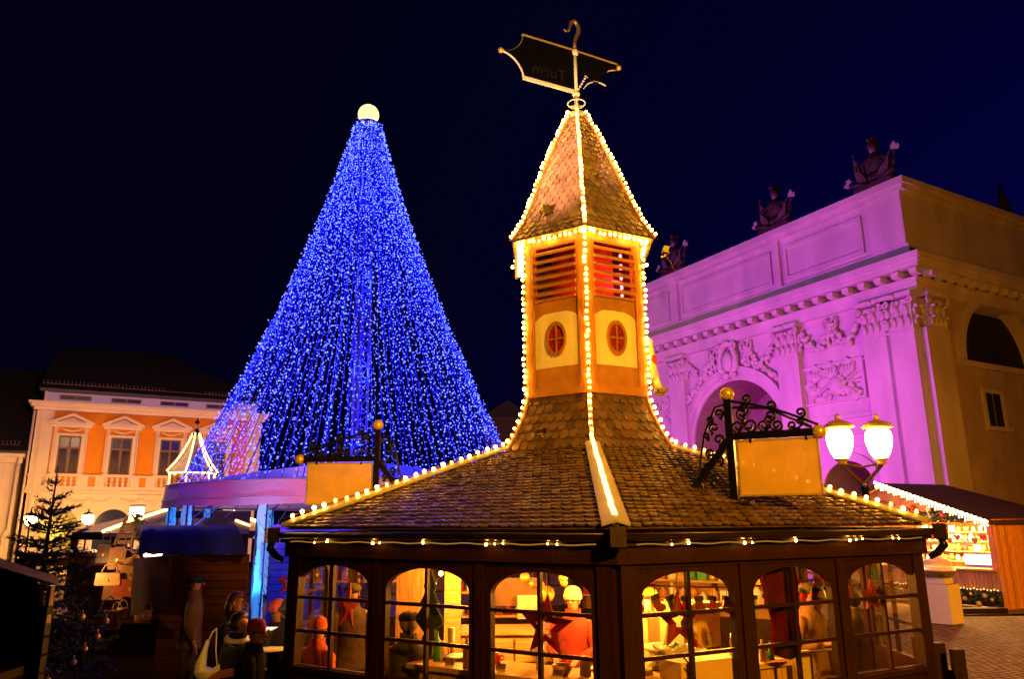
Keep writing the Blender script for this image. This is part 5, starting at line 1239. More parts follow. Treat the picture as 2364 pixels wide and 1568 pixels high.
R_ = [Vector((-.2, -.25, zr0)), Vector((HL + .2, -.25, zr0)), Vector((HL + .2, HD, zr0)), Vector((-.2, HD, zr0)), Vector((.4, yr, (z_rl + z_rr) / 2)), Vector((s1_, yr, (z_rl + z_rr) / 2))]
mb.add(R_, [(0, 1, 5, 4), (1, 2, 5), (2, 3, 4, 5), (3, 0, 4)]); rf = mb.build('roof', m_roof, house)
mb = MB()
for i in range(60):
    x = i * HL / 60
    if int(x / 2.3) % 4 == 3: continue
    mb.bx(x, x + .04, .25, .29, zr0 + .16, zr0 + .6)
mb.bx(0, HL, .24, .30, zr0 + .36, zr0 + .40); mb.build('snow_guard', mat('rust iron', (.10, .04, .03), .6), rf)
for i, s_ in enumerate(WX):
    # first-floor window with architrave, swag panel and pediment
    w2 = ww / 2; fr = .22
    f = B('window', [(s_ - w2 - fr, s_ - w2, -.14, .1, wz0, wz1 + .14), (s_ + w2, s_ + w2 + fr, -.14, .1, wz0, wz1 + .14), (s_ - w2, s_ + w2, -.14, .1, wz1, wz1 + .14), (s_ - w2 - fr - .1, s_ + w2 + fr + .1, -.22, .1, wz0 - .1, wz0), (s_ - w2 - fr - .10, s_ - w2 - fr - .02, -.18, .1, wz0 + .1, wz1 + .60), (s_ + w2 + fr + .02, s_ + w2 + fr + .10, -.18, .1, wz0 + .1, wz1 + .60)], m_cr)
    B('pane', [(s_ - w2, s_ + w2, -.03, -.015, wz0, wz1)], m_wpane, f)
    hz = wz1 - .32 * (wz1 - wz0)
    B('sash', [(s_ - w2, s_ - w2 + .09, -.07, -.03, wz0, wz1), (s_ + w2 - .09, s_ + w2, -.07, -.03, wz0, wz1), (s_ - .06, s_ + .06, -.075, -.03, wz0, wz1), (s_ - w2 + .09, s_ + w2 - .09, -.072, -.03, hz - .06, hz + .06), (s_ - w2 + .09, s_ + w2 - .09, -.07, -.03, wz0, wz0 + .09), (s_ - w2 + .09, s_ + w2 - .09, -.07, -.03, wz1 - .09, wz1)], m_wf, f)
    cb = MB()
    for sg in (-1, 1):
        for q in range(7):
            x = s_ + sg * (.12 + q * (w2 - .15) / 7); cb.tube([(x, -.022, wz0 + .06), (x, -.022, hz - .06)], .035, 6)
    if i == 0: cb.bx(s_ - w2 + .1, s_ - .07, -.028, -.020, hz + .25, wz1 - .1)
    cb.build('curtain', mat('net curtain', (.10, .06, .06), .9), f)
    zp = wz1 + .14; mb = MB(); mb.bx(s_ - w2 - .22, s_ - w2 - .12, -.12, 0, zp + .02, zp + .38); mb.bx(s_ + w2 + .12, s_ + w2 + .22, -.12, 0, zp + .02, zp + .38)
    mb.tube([(s_ - w2 + 2 * w2 * q / 12, -.1, zp + .34 - .20 * sin(pi * q / 12)) for q in range(13)], [.025 + .04 * sin(pi * q / 12) for q in range(13)], 6)
    mb.bx(s_ - w2 - .3, s_ + w2 + .3, -.07, 0, zp + .38, zp + .44); mb.build('swag', m_cr, f)
    ph = wz1 + .64; hw = w2 + .61; pk = .56
    mb = MB(); mb.bx(s_ - hw, s_ + hw, -.42, 0, ph, ph + .16); mb.bx(s_ - hw + .12, s_ + hw - .12, -.25, 0, ph - .14, ph)
    for sg in (-1, 1): mb.prism([(s_ + sg * hw, ph + .16), (s_, ph + .16 + pk), (s_, ph + .16 + pk - .17), (s_ + sg * (hw - .40), ph + .16)], .44, Matrix.Translation((0, -.22, 0)))
    mb.prism([(s_ - hw + .35, ph + .16), (s_ + hw - .35, ph + .16), (s_, ph + pk - .08)], .10, Matrix.Translation((0, -.06, 0)))
    mb.build('pediment', m_cr, f)
    # mezzanine window
    mz = B('mezzanine_window', [(s_ - .85, s_ + .85, .02, .2, zCo1 + .22, zMz1 - .16)], m_wf)
    B('pane', [(s_ - .78, s_ - .08, .005, .02, zCo1 + .28, zMz1 - .22), (s_ + .08, s_ + .78, .005, .02, zCo1 + .28, zMz1 - .22)], m_wpane, mz)
    # balustrade below the sill
    bs = MB()
    for q in range(5):
        x = s_ - .62 + q * .31; h = zSi - .12 - zBal0
        bs.lathe([(.10, 0), (.10, .06 * h), (.06, .12 * h), (.12, .3 * h), (.10, .45 * h), (.05, .55 * h), (.10, .75 * h), (.05, .92 * h), (.10, h)], 10, (x, -.10, zBal0))
    bs.build('balustrade', m_cr, house)
    B('balcony_pier', [(s_ - w2 - .62, s_ - w2 - .08, -.10, 0, zBal0, zSi - .12), (s_ + w2 + .08, s_ + w2 + .62, -.10, 0, zBal0, zSi - .12)], m_cr)
    # arched ground-floor opening with swags
    za = zBand - 1.05; r = .98; n = 16; mb = MB()
    zsp = za - r
    for q in range(n):
        a, b = pi * q / n, pi * (q + 1) / n
        for (ri, ro, dd) in ((r, r + .18, .10), (r + .3, r + .5, .08)):
            P = [(s_ + R2 * cos(t), -o, zsp + R2 * sin(t)) for o in (0, dd) for t, R2 in ((a, ro), (a, ri), (b, ri), (b, ro))]
            mb.add(P, [(4, 5, 6, 7), (0, 4, 7, 3), (1, 2, 6, 5)])
    mb.bx(s_ - r - .18, s_ - r, -.10, 0, 0, zsp); mb.bx(s_ + r, s_ + r + .18, -.10, 0, 0, zsp); mb.bx(s_ - r, s_ + r, -.12, 0, zsp - .12, zsp)
    ar = mb.build('arched_opening', m_cr, house)
    mb = MB(); mb.add([(s_ + r * cos(pi * q / n), -.02, zsp + r * sin(pi * q / n)) for q in range(n + 1)], [tuple(range(n, -1, -1))]); mb.add([(s_ - r, -.02, .1), (s_ + r, -.02, .1), (s_ + r, -.02, zsp - .12), (s_ - r, -.02, zsp - .12)], [(0, 1, 2, 3)])
    mb.build('pane', m_wpane if i else mat('lit shop glass', (.35, .30, .10), .2), ar)
    for sg in (-1, 1):
        mb = MB(); mb.tube([(s_ + sg * .25 + sg * 1.35 * q / 10, -.05, zBand - .34 - .26 * sin(pi * q / 10)) for q in range(11)], [.02 + .05 * sin(pi * q / 10) for q in range(11)], 6); mb.build('swag', m_cr, house)
for a, b in zip([0] + [s + 1.25 for s in WX], [s - 1.25 for s in WX] + [HL]):
    mb = MB()
    for z in [.3 + .52 * i for i in range(int((zBand - 2.2) / .52))]: mb.bx(a + .02, b - .02, -.035, .0, z + .02, z + .5)
    mb.build('rustication', m_cr, house)
# raised lettering of the ground-floor sign
sx, sz = hpx(345, 1140); T = Matrix.Translation((sx + .35, -.03, sz)) @ Matrix.Rotation(pi / 2, 4, 'X')
font_mesh('BISTRO  IN', .42, .02, 'lettering', mat('rose lettering', (.55, .30, .20), .6), house, T)
mb = MB(); mb.bx(.2, .34, -.16, -.02, 0, zMz1); mb.tube([(.05 - .25, -.12, 0), (-.2, -.12, zCo1 - .6)], .07, 8); mb.build('downpipe', m_cr, house)
sx2 = hpx(383, 1150)[0]; mb = MB(); mb.tube([(sx2, -.14, zBand - 2.4), (sx2, -.14, zBand)], .07, 8); mb.bx(sx2 - .14, sx2 + .14, -.26, -.02, zBand - .7, zBand - .28); mb.build('downpipe', mat('dark downpipe', (.10, .03, .01), .5), house)

# lower neighbour
nb = thing('neighbour_house', 'low pale house with dark roof at the left edge beside the orange town house', 'house', HP - HU * .55, atan2(HU.y, HU.x))
zN = hpx(40, 1048)[1]
B('wall', [(-11, 0, .1, 10, 0, zN)], m_cr, nb)
B('cornice', [(-11, .2, -.3, 10, zN - .2, zN), (-11, .1, -.14, .2, zN - .55, zN - .2)], m_cr, nb)
B('eaves_gutter', [(-11, .3, -.42, -.2, zN + .0, zN + .14)], mat('dark gutter', (.03, .02, .015)), nb)
zNr = hpx(60, 855, -5)[1]
mb = MB(); mb.add([(-11, -.35, zN + .02), (.3, -.35, zN + .02), (.3, 5, zNr), (-11, 5, zNr), (-11, 10, zN + .02), (.3, 10, zN + .02)], [(0, 1, 2, 3), (3, 2, 5, 4), (1, 5, 2)]); rf = mb.build('roof', m_roof, nb)
mb = MB()
for i in range(50): mb.bx(-.2 - i * .2, -.24 - i * .2, .1, .14, zN + .3, zN + .75)
mb.bx(-10, -.2, .09, .15, zN + .5, zN + .54); mb.build('snow_guard', mat('rust iron', (.10, .04, .03)), rf)
w1, wz_ = hpx(12, 1080); wt = hpx(12, 1070)[1]; wb = hpx(5, 1165)[1]
xw = w1 + .55 - 1.0
f = B('window', [(xw - 1.0, xw - .72, -.02, .2, wb, wt + .3), (xw + .72, xw + 1.0, -.02, .2, wb, wt + .3), (xw - .72, xw + .72, -.02, .2, wt, wt + .3), (xw - 1.1, xw + 1.1, -.1, .2, wb - .15, wb)], m_cr, nb)
B('pane', [(xw - .72, xw + .72, .05, .08, wb, wt)], m_wpane, f)
B('sash', [(xw - .72, xw - .62, .0, .05, wb, wt), (xw + .62, xw + .72, .0, .05, wb, wt), (xw - .05, xw + .05, 0, .05, wb, wt), (xw - .62, xw + .62, .002, .05, (wb + wt) / 2, (wb + wt) / 2 + .08)], mat('white sash', (.7, .6, .5), .5), f)
B('string_course', [(-11, 0, .0, .1, hpx(30, 1175)[1], hpx(30, 1165)[1])], m_cr, nb)
mb = MB(); zaw = hpx(20, 1207)[1]; mb.add([(-6, .1, zaw + .6), (-.9, .1, zaw + .6), (-1.1, -1.3, zaw - 1.1), (-6, -1.3, zaw - 1.1), (-1.1, -1.3, zaw - 1.35), (-6, -1.3, zaw - 1.35)], [(0, 1, 2, 3), (3, 2, 4, 5)]); mb.build('awning', mat('brown awning', (.13, .035, .015), .8), nb)
mb = MB(); mb.tube([(-.12, -.12, zN), (-.12, -.12, 2.6), (-.3, -.3, 2.3), (-.3, -.3, 0)], .08, 8); mb.build('downpipe', m_cr, nb)
# flowering bush before the neighbour's wall
def leafball(mb, c, r, n, s, rnd):
    for _ in range(n):
        d = Vector((rnd.gauss(0, 1), rnd.gauss(0, 1), rnd.gauss(0, 1))).normalized(); p = Vector(c) + d * r * rnd.uniform(.55, 1.05)
        u = Vector((rnd.gauss(0, 1), rnd.gauss(0, 1), rnd.gauss(0, 1))).normalized(); v = u.cross(d).normalized()
        mb.add([p - u * s, p + v * s * .5, p + u * s, p - v * s * .5], [(0, 1, 2, 3)])
mb = MB(); rr = random.Random(8); bpz = HP - HU * 1.6 + HN * 1.2
leafball(mb, (0, 0, .9), .8, 500, .12, rr); leafball(mb, (-1.1, 0, .8), .75, 400, .12, rr); o = mb.build('flowering_bush', mat('pink leaves', (.45, .16, .12), .8, 0, .4, 3), None, bpz); tag(o, 'reddish flowering bush before the low pale house', 'bush')
# globe lamps in front of the town house
for x, y, lab in ((70, 1200, 'globe lamp on a short post at the left corner of the orange house'), (203, 1198, 'globe lamp on a post between the two arched doorways of the orange house')):
    p = at(x, y, 40.5 if x < 100 else 42.5); t = thing('globe_lamp', lab, 'street lamp', (p.x, p.y, 0), 0, 'globe lamps by the orange house')
    mb = MB(); mb.lathe([(.12, 0), (.10, 1), (.05, 1.2), (.045, p.z - .25), (.09, p.z - .22)], 10); mb.build('post', m_black, t)
    mb = MB(); mb.ball((0, 0, p.z), .31, 16, 12); mb.build('globe', emit('house lamp globe', (1, .62, .16), 70), t)
    mb = MB(); mb.lathe([(.26, p.z + .2), (.22, p.z + .3), (.05, p.z + .36), (.03, p.z + .5), (.01, p.z + .55)], 12); mb.build('hood', m_black, t)
# lights that wash the fronts (street lamps of the square)
lamp('POINT', 'house_front_light', HP + HU * 2.0 + HN * 16 + Vector((0, 0, 9.5)), 3500, (1, .50, .27), .4)
lamp('POINT', 'house_front_light', HP + HU * 13.0 + HN * 13 + Vector((0, 0, 8.5)), 1700, (1, .36, .30), .4)
lamp('POINT', 'house_front_light', HP + HU * 1.5 + HN * 5 + Vector((0, 0, 2.4)), 800, (1, .55, .05), .3)
lamp('POINT', 'house_front_light', HP + HU * 7.5 + HN * 5 + Vector((0, 0, 2.4)), 800, (1, .55, .05), .3)
# dark far block right of the light tree
mb = MB(); p = at(1172, 1060, 60); mb.bx(-1.8, 1.8, 0, 8, 0, at(1172, 962, 60).z); o = mb.build('far_house', mat('dark render', (.06, .025, .02), .8), None, (p.x, 60, 0)); tag(o, 'small dark house far behind, between the light tree and the tower', 'house')
mb = MB(); mb.prism([(-2.1, at(1172, 962, 60).z), (2.1, at(1172, 962, 60).z), (0, at(1172, 962, 60).z + 1.3)], 8.4, Matrix.Translation((0, 4, 0))); mb.build('roof', m_roof, o)
# ---------------------------------------------------------------- blue light tree
TC = at(823, 1207, 26.0); TC.z = 0
tree = thing('light_tree', 'tall cone of blue light strings around a lattice mast with a glowing ball on top', 'light tree', TC)
zTop, span = 17.75, 12.5
def trad(t): return 5.02 * (.086 + .64 * t + .274 * t * t)
m_led = emit('blue led', (.055, .08, 1.0), 10, False)
m_wire = mat('blue cable', (.02, .03, .8), .5, 0, .1)
rnd = random.Random(21); NS = 108
LEAN = Vector((-.11, .0, 0))
for i in range(NS):
    a = 2 * pi * i / NS + rnd.uniform(-.03, .03); T_ = 1.105
    P = lambda t: Vector((cos(a) * trad(t), sin(a) * trad(t), zTop - span * t)) + LEAN * (1.1 - t) * 1.6
    mb = MB(); mb.tube([P(T_ * j / 14) for j in range(15)], .013, 3, cap=False); s = mb.build('light_strand', m_wire, tree)
    mb = MB(); n = 112; ph = rnd.random()
    for j in range(n):
        t = T_ * ((j + ph + rnd.uniform(-.25, .25)) / n)
        if t > T_ or t < 0: continue
        r = rnd.choice((.013, .016, .018, .021, .026)) * 1.0
        if rnd.random() < .04: r *= 1.6
        c = P(t) + Vector((rnd.uniform(-1, 1), rnd.uniform(-1, 1), rnd.uniform(-1, 1))) * .10
        mb.add([c + Vector(d) * r for d in ((1, 0, 0), (-1, 0, 0), (0, 1, 0), (0, -1, 0), (0, 0, 1), (0, 0, -1))], [(0, 2, 4), (2, 1, 4), (1, 3, 4), (3, 0, 4), (2, 0, 5), (1, 2, 5), (3, 1, 5), (0, 3, 5)])
    o = mb.build('led', m_led, s); o['kind'] = 'stuff'
m_mast = mat('galvanised mast', (.07, .07, .25), .5, .2)
mb = MB(); R_ = .30; ch = [Vector((R_ * cos(q), R_ * sin(q), 0)) for q in (.5, 2.6, 4.7)]
for c in ch: mb.tube([c + Vector((0, 0, 1)) + LEAN * 1.6 * .1, c + Vector((0, 0, zTop)) + LEAN * 1.76], .05, 6)
nz = 30
for i in range(nz):
    z0 = 1 + (zTop - 1) * i / nz; z1 = 1 + (zTop - 1) * (i + 1) / nz; o0 = LEAN * (.16 + 1.6 * i / nz); o1 = LEAN * (.16 + 1.6 * (i + 1) / nz)
    for j in range(3):
        a, b = ch[j], ch[(j + 1) % 3]
        mb.tube([a + o0 + Vector((0, 0, z0)), b + o1 + Vector((0, 0, z1))], .022, 4); mb.tube([a + o1 + Vector((0, 0, z1)), b + o1 + Vector((0, 0, z1))], .02, 4)
mb.build('mast', m_mast, tree)
mb = MB(); mb.tube([(.43 * cos(2 * pi * i / 24) + LEAN.x * 1.76, .43 * sin(2 * pi * i / 24), zTop) for i in range(24)], .05, 6, True); mb.build('top_ring', m_mast, tree)
bz = at(851, 266, 26).z
mb = MB(); mb.ball((LEAN.x * 1.76, 0, bz + .02), (.40), 28, 18); mb.build('top_ball', emit('top ball', (1, .86, .22), 2.4), tree)
for z_, pw in ((15, 130), (11.5, 240), (8, 330), (5.5, 300)): lamp('POINT', 'tree_glow', TC + Vector((0, 0, z_)), pw * 6, (.006, .012, 1), .25)
lamp('POINT', 'tree_glow', TC + Vector((-4.5, -5.5, 6.3)), 120, (.03, .02, 1), .4)

# ---------------------------------------------------------------- round white canopy under the tree
can = thing('round_canopy', 'round tent canopy with a white valance and a blue-lit underside', 'canopy', TC)
zv1, zv0, RC = 3.95, 3.34, 6.0
m_val = mat('white tarpaulin', (.72, .62, .62), .55, 0, .08, 1.2, .35, 5, trans=.12)
n = 96; mb = MB()
for i in range(n):
    a, b = 2 * pi * i / n, 2 * pi * (i + 1) / n
    def W(q, f): 
        r = RC + .035 * sin(q * 26) * (1 - f) + .06 * (1 - f); return (r * cos(q), r * sin(q), zv0 + (zv1 - zv0) * f - .05 * abs(sin(q * 4)) * (1 - f))
    for f0, f1 in ((0, .22), (.22, .6), (.6, 1)): mb.add([W(a, f0), W(b, f0), W(b, f1), W(a, f1)], [(0, 1, 2, 3)], True)
mb.build('valance', m_val, can)
mb = MB(); mb.tube([(RC * 1.01 * cos(2 * pi * i / n), RC * 1.01 * sin(2 * pi * i / n), zv0 + .16) for i in range(n)], .018, 5, True); mb.tube([(RC * 1.0 * cos(2 * pi * i / n), RC * sin(2 * pi * i / n), zv1) for i in range(n)], .035, 5, True); mb.build('piping', m_val, can)
mb = MB(); prof_ = [(RC, zv1), (RC * .6, zv1 + .45), (.6, zv1 + .9)]
mb.lathe(prof_, 48, cap=False); mb.build('tent_roof', mat('tent roof', (.35, .33, .40), .6), can)
mb = MB()
for i in range(12):
    q = 2 * pi * i / 12 + .26; c = Vector((cos(q), sin(q), 0))
    mb.tube([c * (RC - .05) + Vector((0, 0, zv0 + .05)), c * .7 + Vector((0, 0, zv1 + .75))], .03, 5)
    mb.tube([c * (RC - .1) + Vector((0, 0, zv0 - .9)), c * (RC - 1.4) + Vector((0, 0, zv0 + .15))], .02, 5)
mb.tube([((RC - .1) * cos(2 * pi * i / 48), (RC - .1) * sin(2 * pi * i / 48), zv0 + .02) for i in range(48)], .04, 6, True); mb.build('frame', mat('blue lit steel', (.3, .3, .42), .4, .3), can)
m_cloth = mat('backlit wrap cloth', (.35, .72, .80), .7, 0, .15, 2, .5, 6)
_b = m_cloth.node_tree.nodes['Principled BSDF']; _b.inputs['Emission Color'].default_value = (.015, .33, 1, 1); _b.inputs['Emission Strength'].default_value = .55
for i in range(12):
    q = 2 * pi * i / 12 + .29; c = Vector((cos(q), sin(q), 0)) * (RC - .15); tg = Vector((-sin(q), cos(q), 0)); t3 = [c + tg * .14, c - tg * .14, c - c.normalized() * .24]
    mb = MB()
    for p in t3: mb.tube([p, p + Vector((0, 0, zv0))], .025, 6)
    for j in range(9):
        z0, z1 = zv0 * j / 9, zv0 * (j + 1) / 9
        for a, b in ((0, 1), (1, 2), (2, 0)): mb.tube([t3[a] + Vector((0, 0, z0)), t3[b] + Vector((0, 0, z1))], .012, 4)
    pt = mb.build('truss_post', mat('dark truss', (.05, .05, .08), .5, .4), can)
    mb = MB(); nn = 10; inn = c - c.normalized() * .06
    for j in range(16):
        z0, z1 = .2 + (zv0 - .2) * j / 16, .2 + (zv0 - .2) * (j + 1) / 16
        for k in range(nn):
            def WP(k, z): 
                a = 2 * pi * k / nn; r = .12 + .03 * sin(3 * a + z * 3) + .02 * sin(z * 9 + k); return inn + Vector((cos(a) * r, sin(a) * r, z))
            mb.add([WP(k, z0), WP(k + 1, z0), WP(k + 1, z1), WP(k, z1)], [(0, 1, 2, 3)], True)
    mb.build('wrap', m_cloth, pt)
for dx, dy in ((-3.2, -4.0), (0, -4.4), (2.6, -3.9), (0, 1)): lamp('POINT', 'canopy_blue_light', TC + Vector((dx, dy, 2.3)), 150, (.005, .03, 1), .12)
PB = at(602, 1200, 20.4)
lamp('SPOT', 'post_uplight', (PB.x - .5, PB.y - 1.4, .25), 900, (.03, .30, 1), .08, (PB.x + .05, PB.y, 2.2), 50, .6)

# bare branches tied to the blue posts
def twig_bundle(base, h, label, seed, n=26, col=(.05, .035, .03)):
    r_ = random.Random(seed); mb = MB()
    for i in range(n):
        p = Vector((r_.uniform(-.15, .15), r_.uniform(-.15, .15), r_.uniform(0, h * .6))); d = Vector((r_.uniform(-.5, .5), r_.uniform(-.5, .5), 1)).normalized(); pts = [p]
        for j in range(5): d = (d + Vector((r_.uniform(-.5, .5), r_.uniform(-.5, .5), r_.uniform(-.2, .4)))).normalized(); pts.append(pts[-1] + d * h * .09)
        mb.tube(pts, [.014, .012, .010, .008, .006, .004], 4)
    o = mb.build('twig_bundle', mat('bare twigs', col, .8), None, base); tag(o, label, 'branches')
p = at(650, 1330, 19.0); twig_bundle((p.x, 19.0, .9), 2.2, 'bundle of bare twigs tied beside the glowing blue post', 3)
# blue-lit plank wall behind the pavilion's left corner
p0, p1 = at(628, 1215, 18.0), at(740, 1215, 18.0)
mb = MB(); mb.bx(p0.x, p1.x + 1.2, 18.0, 18.1, 0, at(640, 1212, 18).z); o = setorigin(mb.build('plank_fence', planks('blue light tinted planks', (.05, .09, .42), .16, 'Z'))); tag(o, 'plank fence washed in blue light behind the red outlined star', 'fence')  # blue light on the fence is put into the plank colour
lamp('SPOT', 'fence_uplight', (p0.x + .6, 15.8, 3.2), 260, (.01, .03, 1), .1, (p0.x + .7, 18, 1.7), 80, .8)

# ---------------------------------------------------------------- lit hexagonal kiosk in the distance
Q = at(434, 1207, 33.0); Q.z = 0
ks = thing('distant_kiosk', 'small distant kiosk with tiled roof and a turret outlined in light beside the canopy', 'kiosk', Q, radians(8))
zq = lambda y: at(434, y, 33.0).z
zke, zkt = zq(1092), zq(1003)
zd = zkt - zke; KR = [(1.02, zke), (.70, zke + .24 * zd), (.44, zke + .5 * zd), (.25, zke + .75 * zd), (.10, zkt)]
m_t2 = mat('distant tiles', (.20, .13, .08), .6, 0, .4, 8, .4, 30, island=.3)
for k in range(6):
    mb = MB()
    for a, b in zip(KR[:-1], KR[1:]): mb.quad(hv(a[0], k, a[1]), hv(a[0], k + 1, a[1]), hv(b[0], k + 1, b[1]), hv(b[0], k, b[1]))
    mb.build('spire_slope', m_t2, ks)
    mb = MB(); mb.bar(hv(.84, k, zke - 1.6), hv(.84, k, zke), .10, .10); mb.build('turret_post', m_tw, ks)
    mb = MB()
    a, b = hv(.84, k, 0), hv(.84, k + 1, 0)
    for z in [zke - 1.2 + .12 * i for i in range(9)]: mb.bar(a.lerp(b, .08) + Vector((0, 0, z)), a.lerp(b, .92) + Vector((0, 0, z)), .03, .06)
    mb.build('louvre', m_twx, ks)
    a, b, c, d = hv(4.6, k, 2.55), hv(4.6, k + 1, 2.55), hv(.95, k + 1, zke - 1.5), hv(.95, k, zke - 1.5)
    mb = MB(); mb.quad(a, b, c, d); mb.build('roof_slope', m_t2, ks)
    mb = MB(); mb.bar(hv(4.2, k, .0), hv(4.2, k, 2.55), .2, .2); mb.build('corner_post', m_wood, ks)
    mb = MB(); a, b = hv(4.2, k, 0), hv(4.2, k + 1, 0); mb.bar(a + Vector((0, 0, .55)), b + Vector((0, 0, .55)), .08, 1.1); mb.bar(a + Vector((0, 0, 2.4)), b + Vector((0, 0, 2.4)), .1, .3); mb.build('wall_panel', m_wood, ks)
mb = MB(); mb.lathe([(.16, zkt - .06), (.2, zkt), (.1, zkt + .16), (.03, zkt + .3), (.03, zkt + .7)], 8); mb.bx(-.10, .10, -.015, .015, zkt + .45, zkt + .6); mb.build('finial', m_black, ks)
def k2(p): return Q + Matrix.Rotation(radians(8), 3, 'Z') @ Vector(p)
m_tube2 = emit('distant rope light', (1, .50, .12), 9)
def rope(pts, label, r=.06, grp='rope lights on the distant kiosk', m_=None):
    P = [Vector(p) for p in pts]; t = thing('rope_light', label, 'rope light', P[0], 0, grp); mb = MB(); mb.tube([p - P[0] for p in P], r, 6); mb.build('tube', m_ or m_tube2, t)
for k in range(-1, 3) if False else (-1, 0, 1, 2):
    rope([k2(hv(r + .05, k, z + .04)) for r, z in KR], {-1: 'rope light down the far left spire edge of the distant kiosk', 0: 'rope light down the second spire edge of the distant kiosk', 1: 'rope light down the third spire edge of the distant kiosk', 2: 'rope light down the spire edge of the distant kiosk nearest the blue tree'}[k], .034)
    rope([k2(hv(.93, k, zke - .08)), k2(hv(.93, k, zke - 1.5))], {-1: 'rope light on the far left turret corner of the distant kiosk', 0: 'rope light on the second turret corner of the distant kiosk', 1: 'rope light on the third turret corner of the distant kiosk', 2: 'rope light on the turret corner of the distant kiosk nearest the blue tree'}[k], .036)
rope([k2(hv(.98, k, zke - .04)) for k in (-2, -1, 0, 1, 2)], 'rope light round the turret eave of the distant kiosk', .034)
if False: rope([k2(hv(1.0, -1, zke - 1.4)), k2(hv(4.7, -1, 2.66))], 'rope light down the left roof hip of the distant kiosk', .07)
rope([k2(hv(1.0, 1, zke - 1.4)), k2(hv(4.7, 1, 2.66))], 'rope light down the right roof hip of the distant kiosk under the canopy', .07)
def glow_sign(x0, y0, x1, y1, Y, label, m_, parts=True):
    a, b = at(x0, y1, Y), at(x1, y0, Y); t = thing('light_box', label, 'light box', ((a.x + b.x) / 2, Y, a.z)); w, h = b.x - a.x, b.z - a.z
    mb = MB(); mb.bx(-w / 2, w / 2, -.1, .1, 0, h); mb.build('diffuser', m_, t)
    mb = MB(); mb.bx(-w / 2 - .03, w / 2 + .03, -.07, .11, -.06, 0); mb.bx(-w / 2 - .03, w / 2 + .03, -.07, .11, h, h + .06); mb.tube([(-w * .2, 0, -.06), (-w * .2, 0, -a.z)], .04, 6); mb.build('housing', m_black, t)
glow_sign(300, 1170, 331, 1203, 28.5, 'glaring light box on the roof edge left of the canopy', emit('box light', (1, .72, .35), 8))
glow_sign(517, 1178, 542, 1208, 29.0, 'glaring light box seen under the blue canopy', emit('box light', (1, .72, .35), 8))
glow_sign(480, 1180, 510, 1208, 28.0, 'cyan glowing panel under the blue canopy', emit('cyan panel', (.12, .55, 1), 2.2))
rope([at(237, 1228, 25), at(312, 1200, 26), at(388, 1176, 27)], 'long rope light along a stall roof edge left of the canopy', .05, 'rope lights along stall roofs', m_tube2)
rope([at(545, 1202, 27), at(576, 1214, 26.5)], 'short rope light under the canopy before the blue post', .04, 'rope lights along stall roofs', m_tube2)
# tiled stall roof beneath that rope light
rs = thing('tiled_stall', 'market stall with a tiled roof and a dark name board left of the canopy', 'stall', at(360, 1207, 27.3).xy.to_3d())
a, b, c, d = (at(236, 1232, 25), at(390, 1180, 27), at(580, 1180, 28.5), at(575, 1225, 26)); o_ = rs.location
mb = MB(); mb.add([p - o_ for p in (a, d, c, b)] + [p - o_ - Vector((0, 0, .12)) for p in (a, d, c, b)], [(0, 1, 2, 3), (7, 6, 5, 4), (0, 4, 5, 1)]); mb.build('roof', m_t2, rs)
mb = MB(); mb.bar(a - o_ + Vector((.4, .3, -.1)), Vector((a.x - o_.x + .4, a.y - o_.y + .3, 0)), .15, .15); mb.build('post', m_wood, rs); mb = MB(); mb.bar(d - o_ + Vector((-.2, .3, -.1)), Vector((d.x - o_.x - .2, d.y - o_.y + .3, 0)), .15, .15); mb.build('post', m_wood, rs)
a, b = at(405, 1198, 25.4), at(470, 1180, 25.4); mb = MB(); mb.bx(a.x - o_.x, b.x - o_.x, 25.4 - o_.y - .05, 25.4 - o_.y + .05, a.z, b.z); mb.build('name_board', mat('dark board', (.03, .012, .006), .6), rs)
# ---------------------------------------------------------------- leather stall in the left foreground
YS = 14.0
sp0, sp1 = at(378, 1300, YS), at(560, 1300, YS)
ls = thing('leather_stall', 'dark plank stall with a blue tarpaulin awning selling leather bags', 'stall', (sp0.x, YS, 0))
o_ = Vector((sp0.x, YS, 0)); m_pl = planks('reddish planks', (.04, .010, .003), .14, 'Z')
w_ = sp1.x - sp0.x
zw = at(378, 1282, YS).z
mb = MB(); mb.bx(0, w_ + .1, 0, .06, 0, zw); mb.bar((w_ + .05, .05, zw / 2), (w_ - .95, 1.6, zw / 2), .06, zw); mb.build('plank_wall', m_pl, ls)
mb = MB(); mb.bx(-.6, w_ - 1.0, 1.55, 1.61, 0, zw); mb.build('rear_wall', m_pl, ls)
a, b = at(330, 1214, YS + .3), at(545, 1213, YS + .3); c, d = at(318, 1280, YS - .55), at(572, 1281, YS - .55)
mb = MB(); n = 14
top = [a.lerp(b, i / n) - o_ for i in range(n + 1)]; bot = [c.lerp(d, i / n) - o_ + Vector((0, .05 * sin(i * 1.7), .012 * sin(i * 2.3))) for i in range(n + 1)]; mid = [top[i].lerp(bot[i], .5) + Vector((0, .03 * sin(i * 1.1), .05)) for i in range(n + 1)]
bk = [t_ + Vector((-.85, 1.4, -.05)) for t_ in top]
mb.add(top + mid + bot + bk, [(i, n + 1 + i, n + 2 + i, i + 1) for i in range(n)] + [(n + 1 + i, 2 * n + 2 + i, 2 * n + 3 + i, n + 2 + i) for i in range(n)] + [(i, i + 1, 3 * n + 4 + i, 3 * n + 3 + i) for i in range(n)], True)
for p, q in ((top[0], bot[0]), (top[n], bot[n])): mb.add([p, q, Vector((q.x - .9, bk[0].y, q.z)), Vector((p.x - .85, bk[0].y, p.z))], [(0, 1, 2, 3)])
mb.build('tarpaulin', mat('blue tarpaulin', (.008, .012, .20), .6, 0, .2, 2, .4, 6), ls)
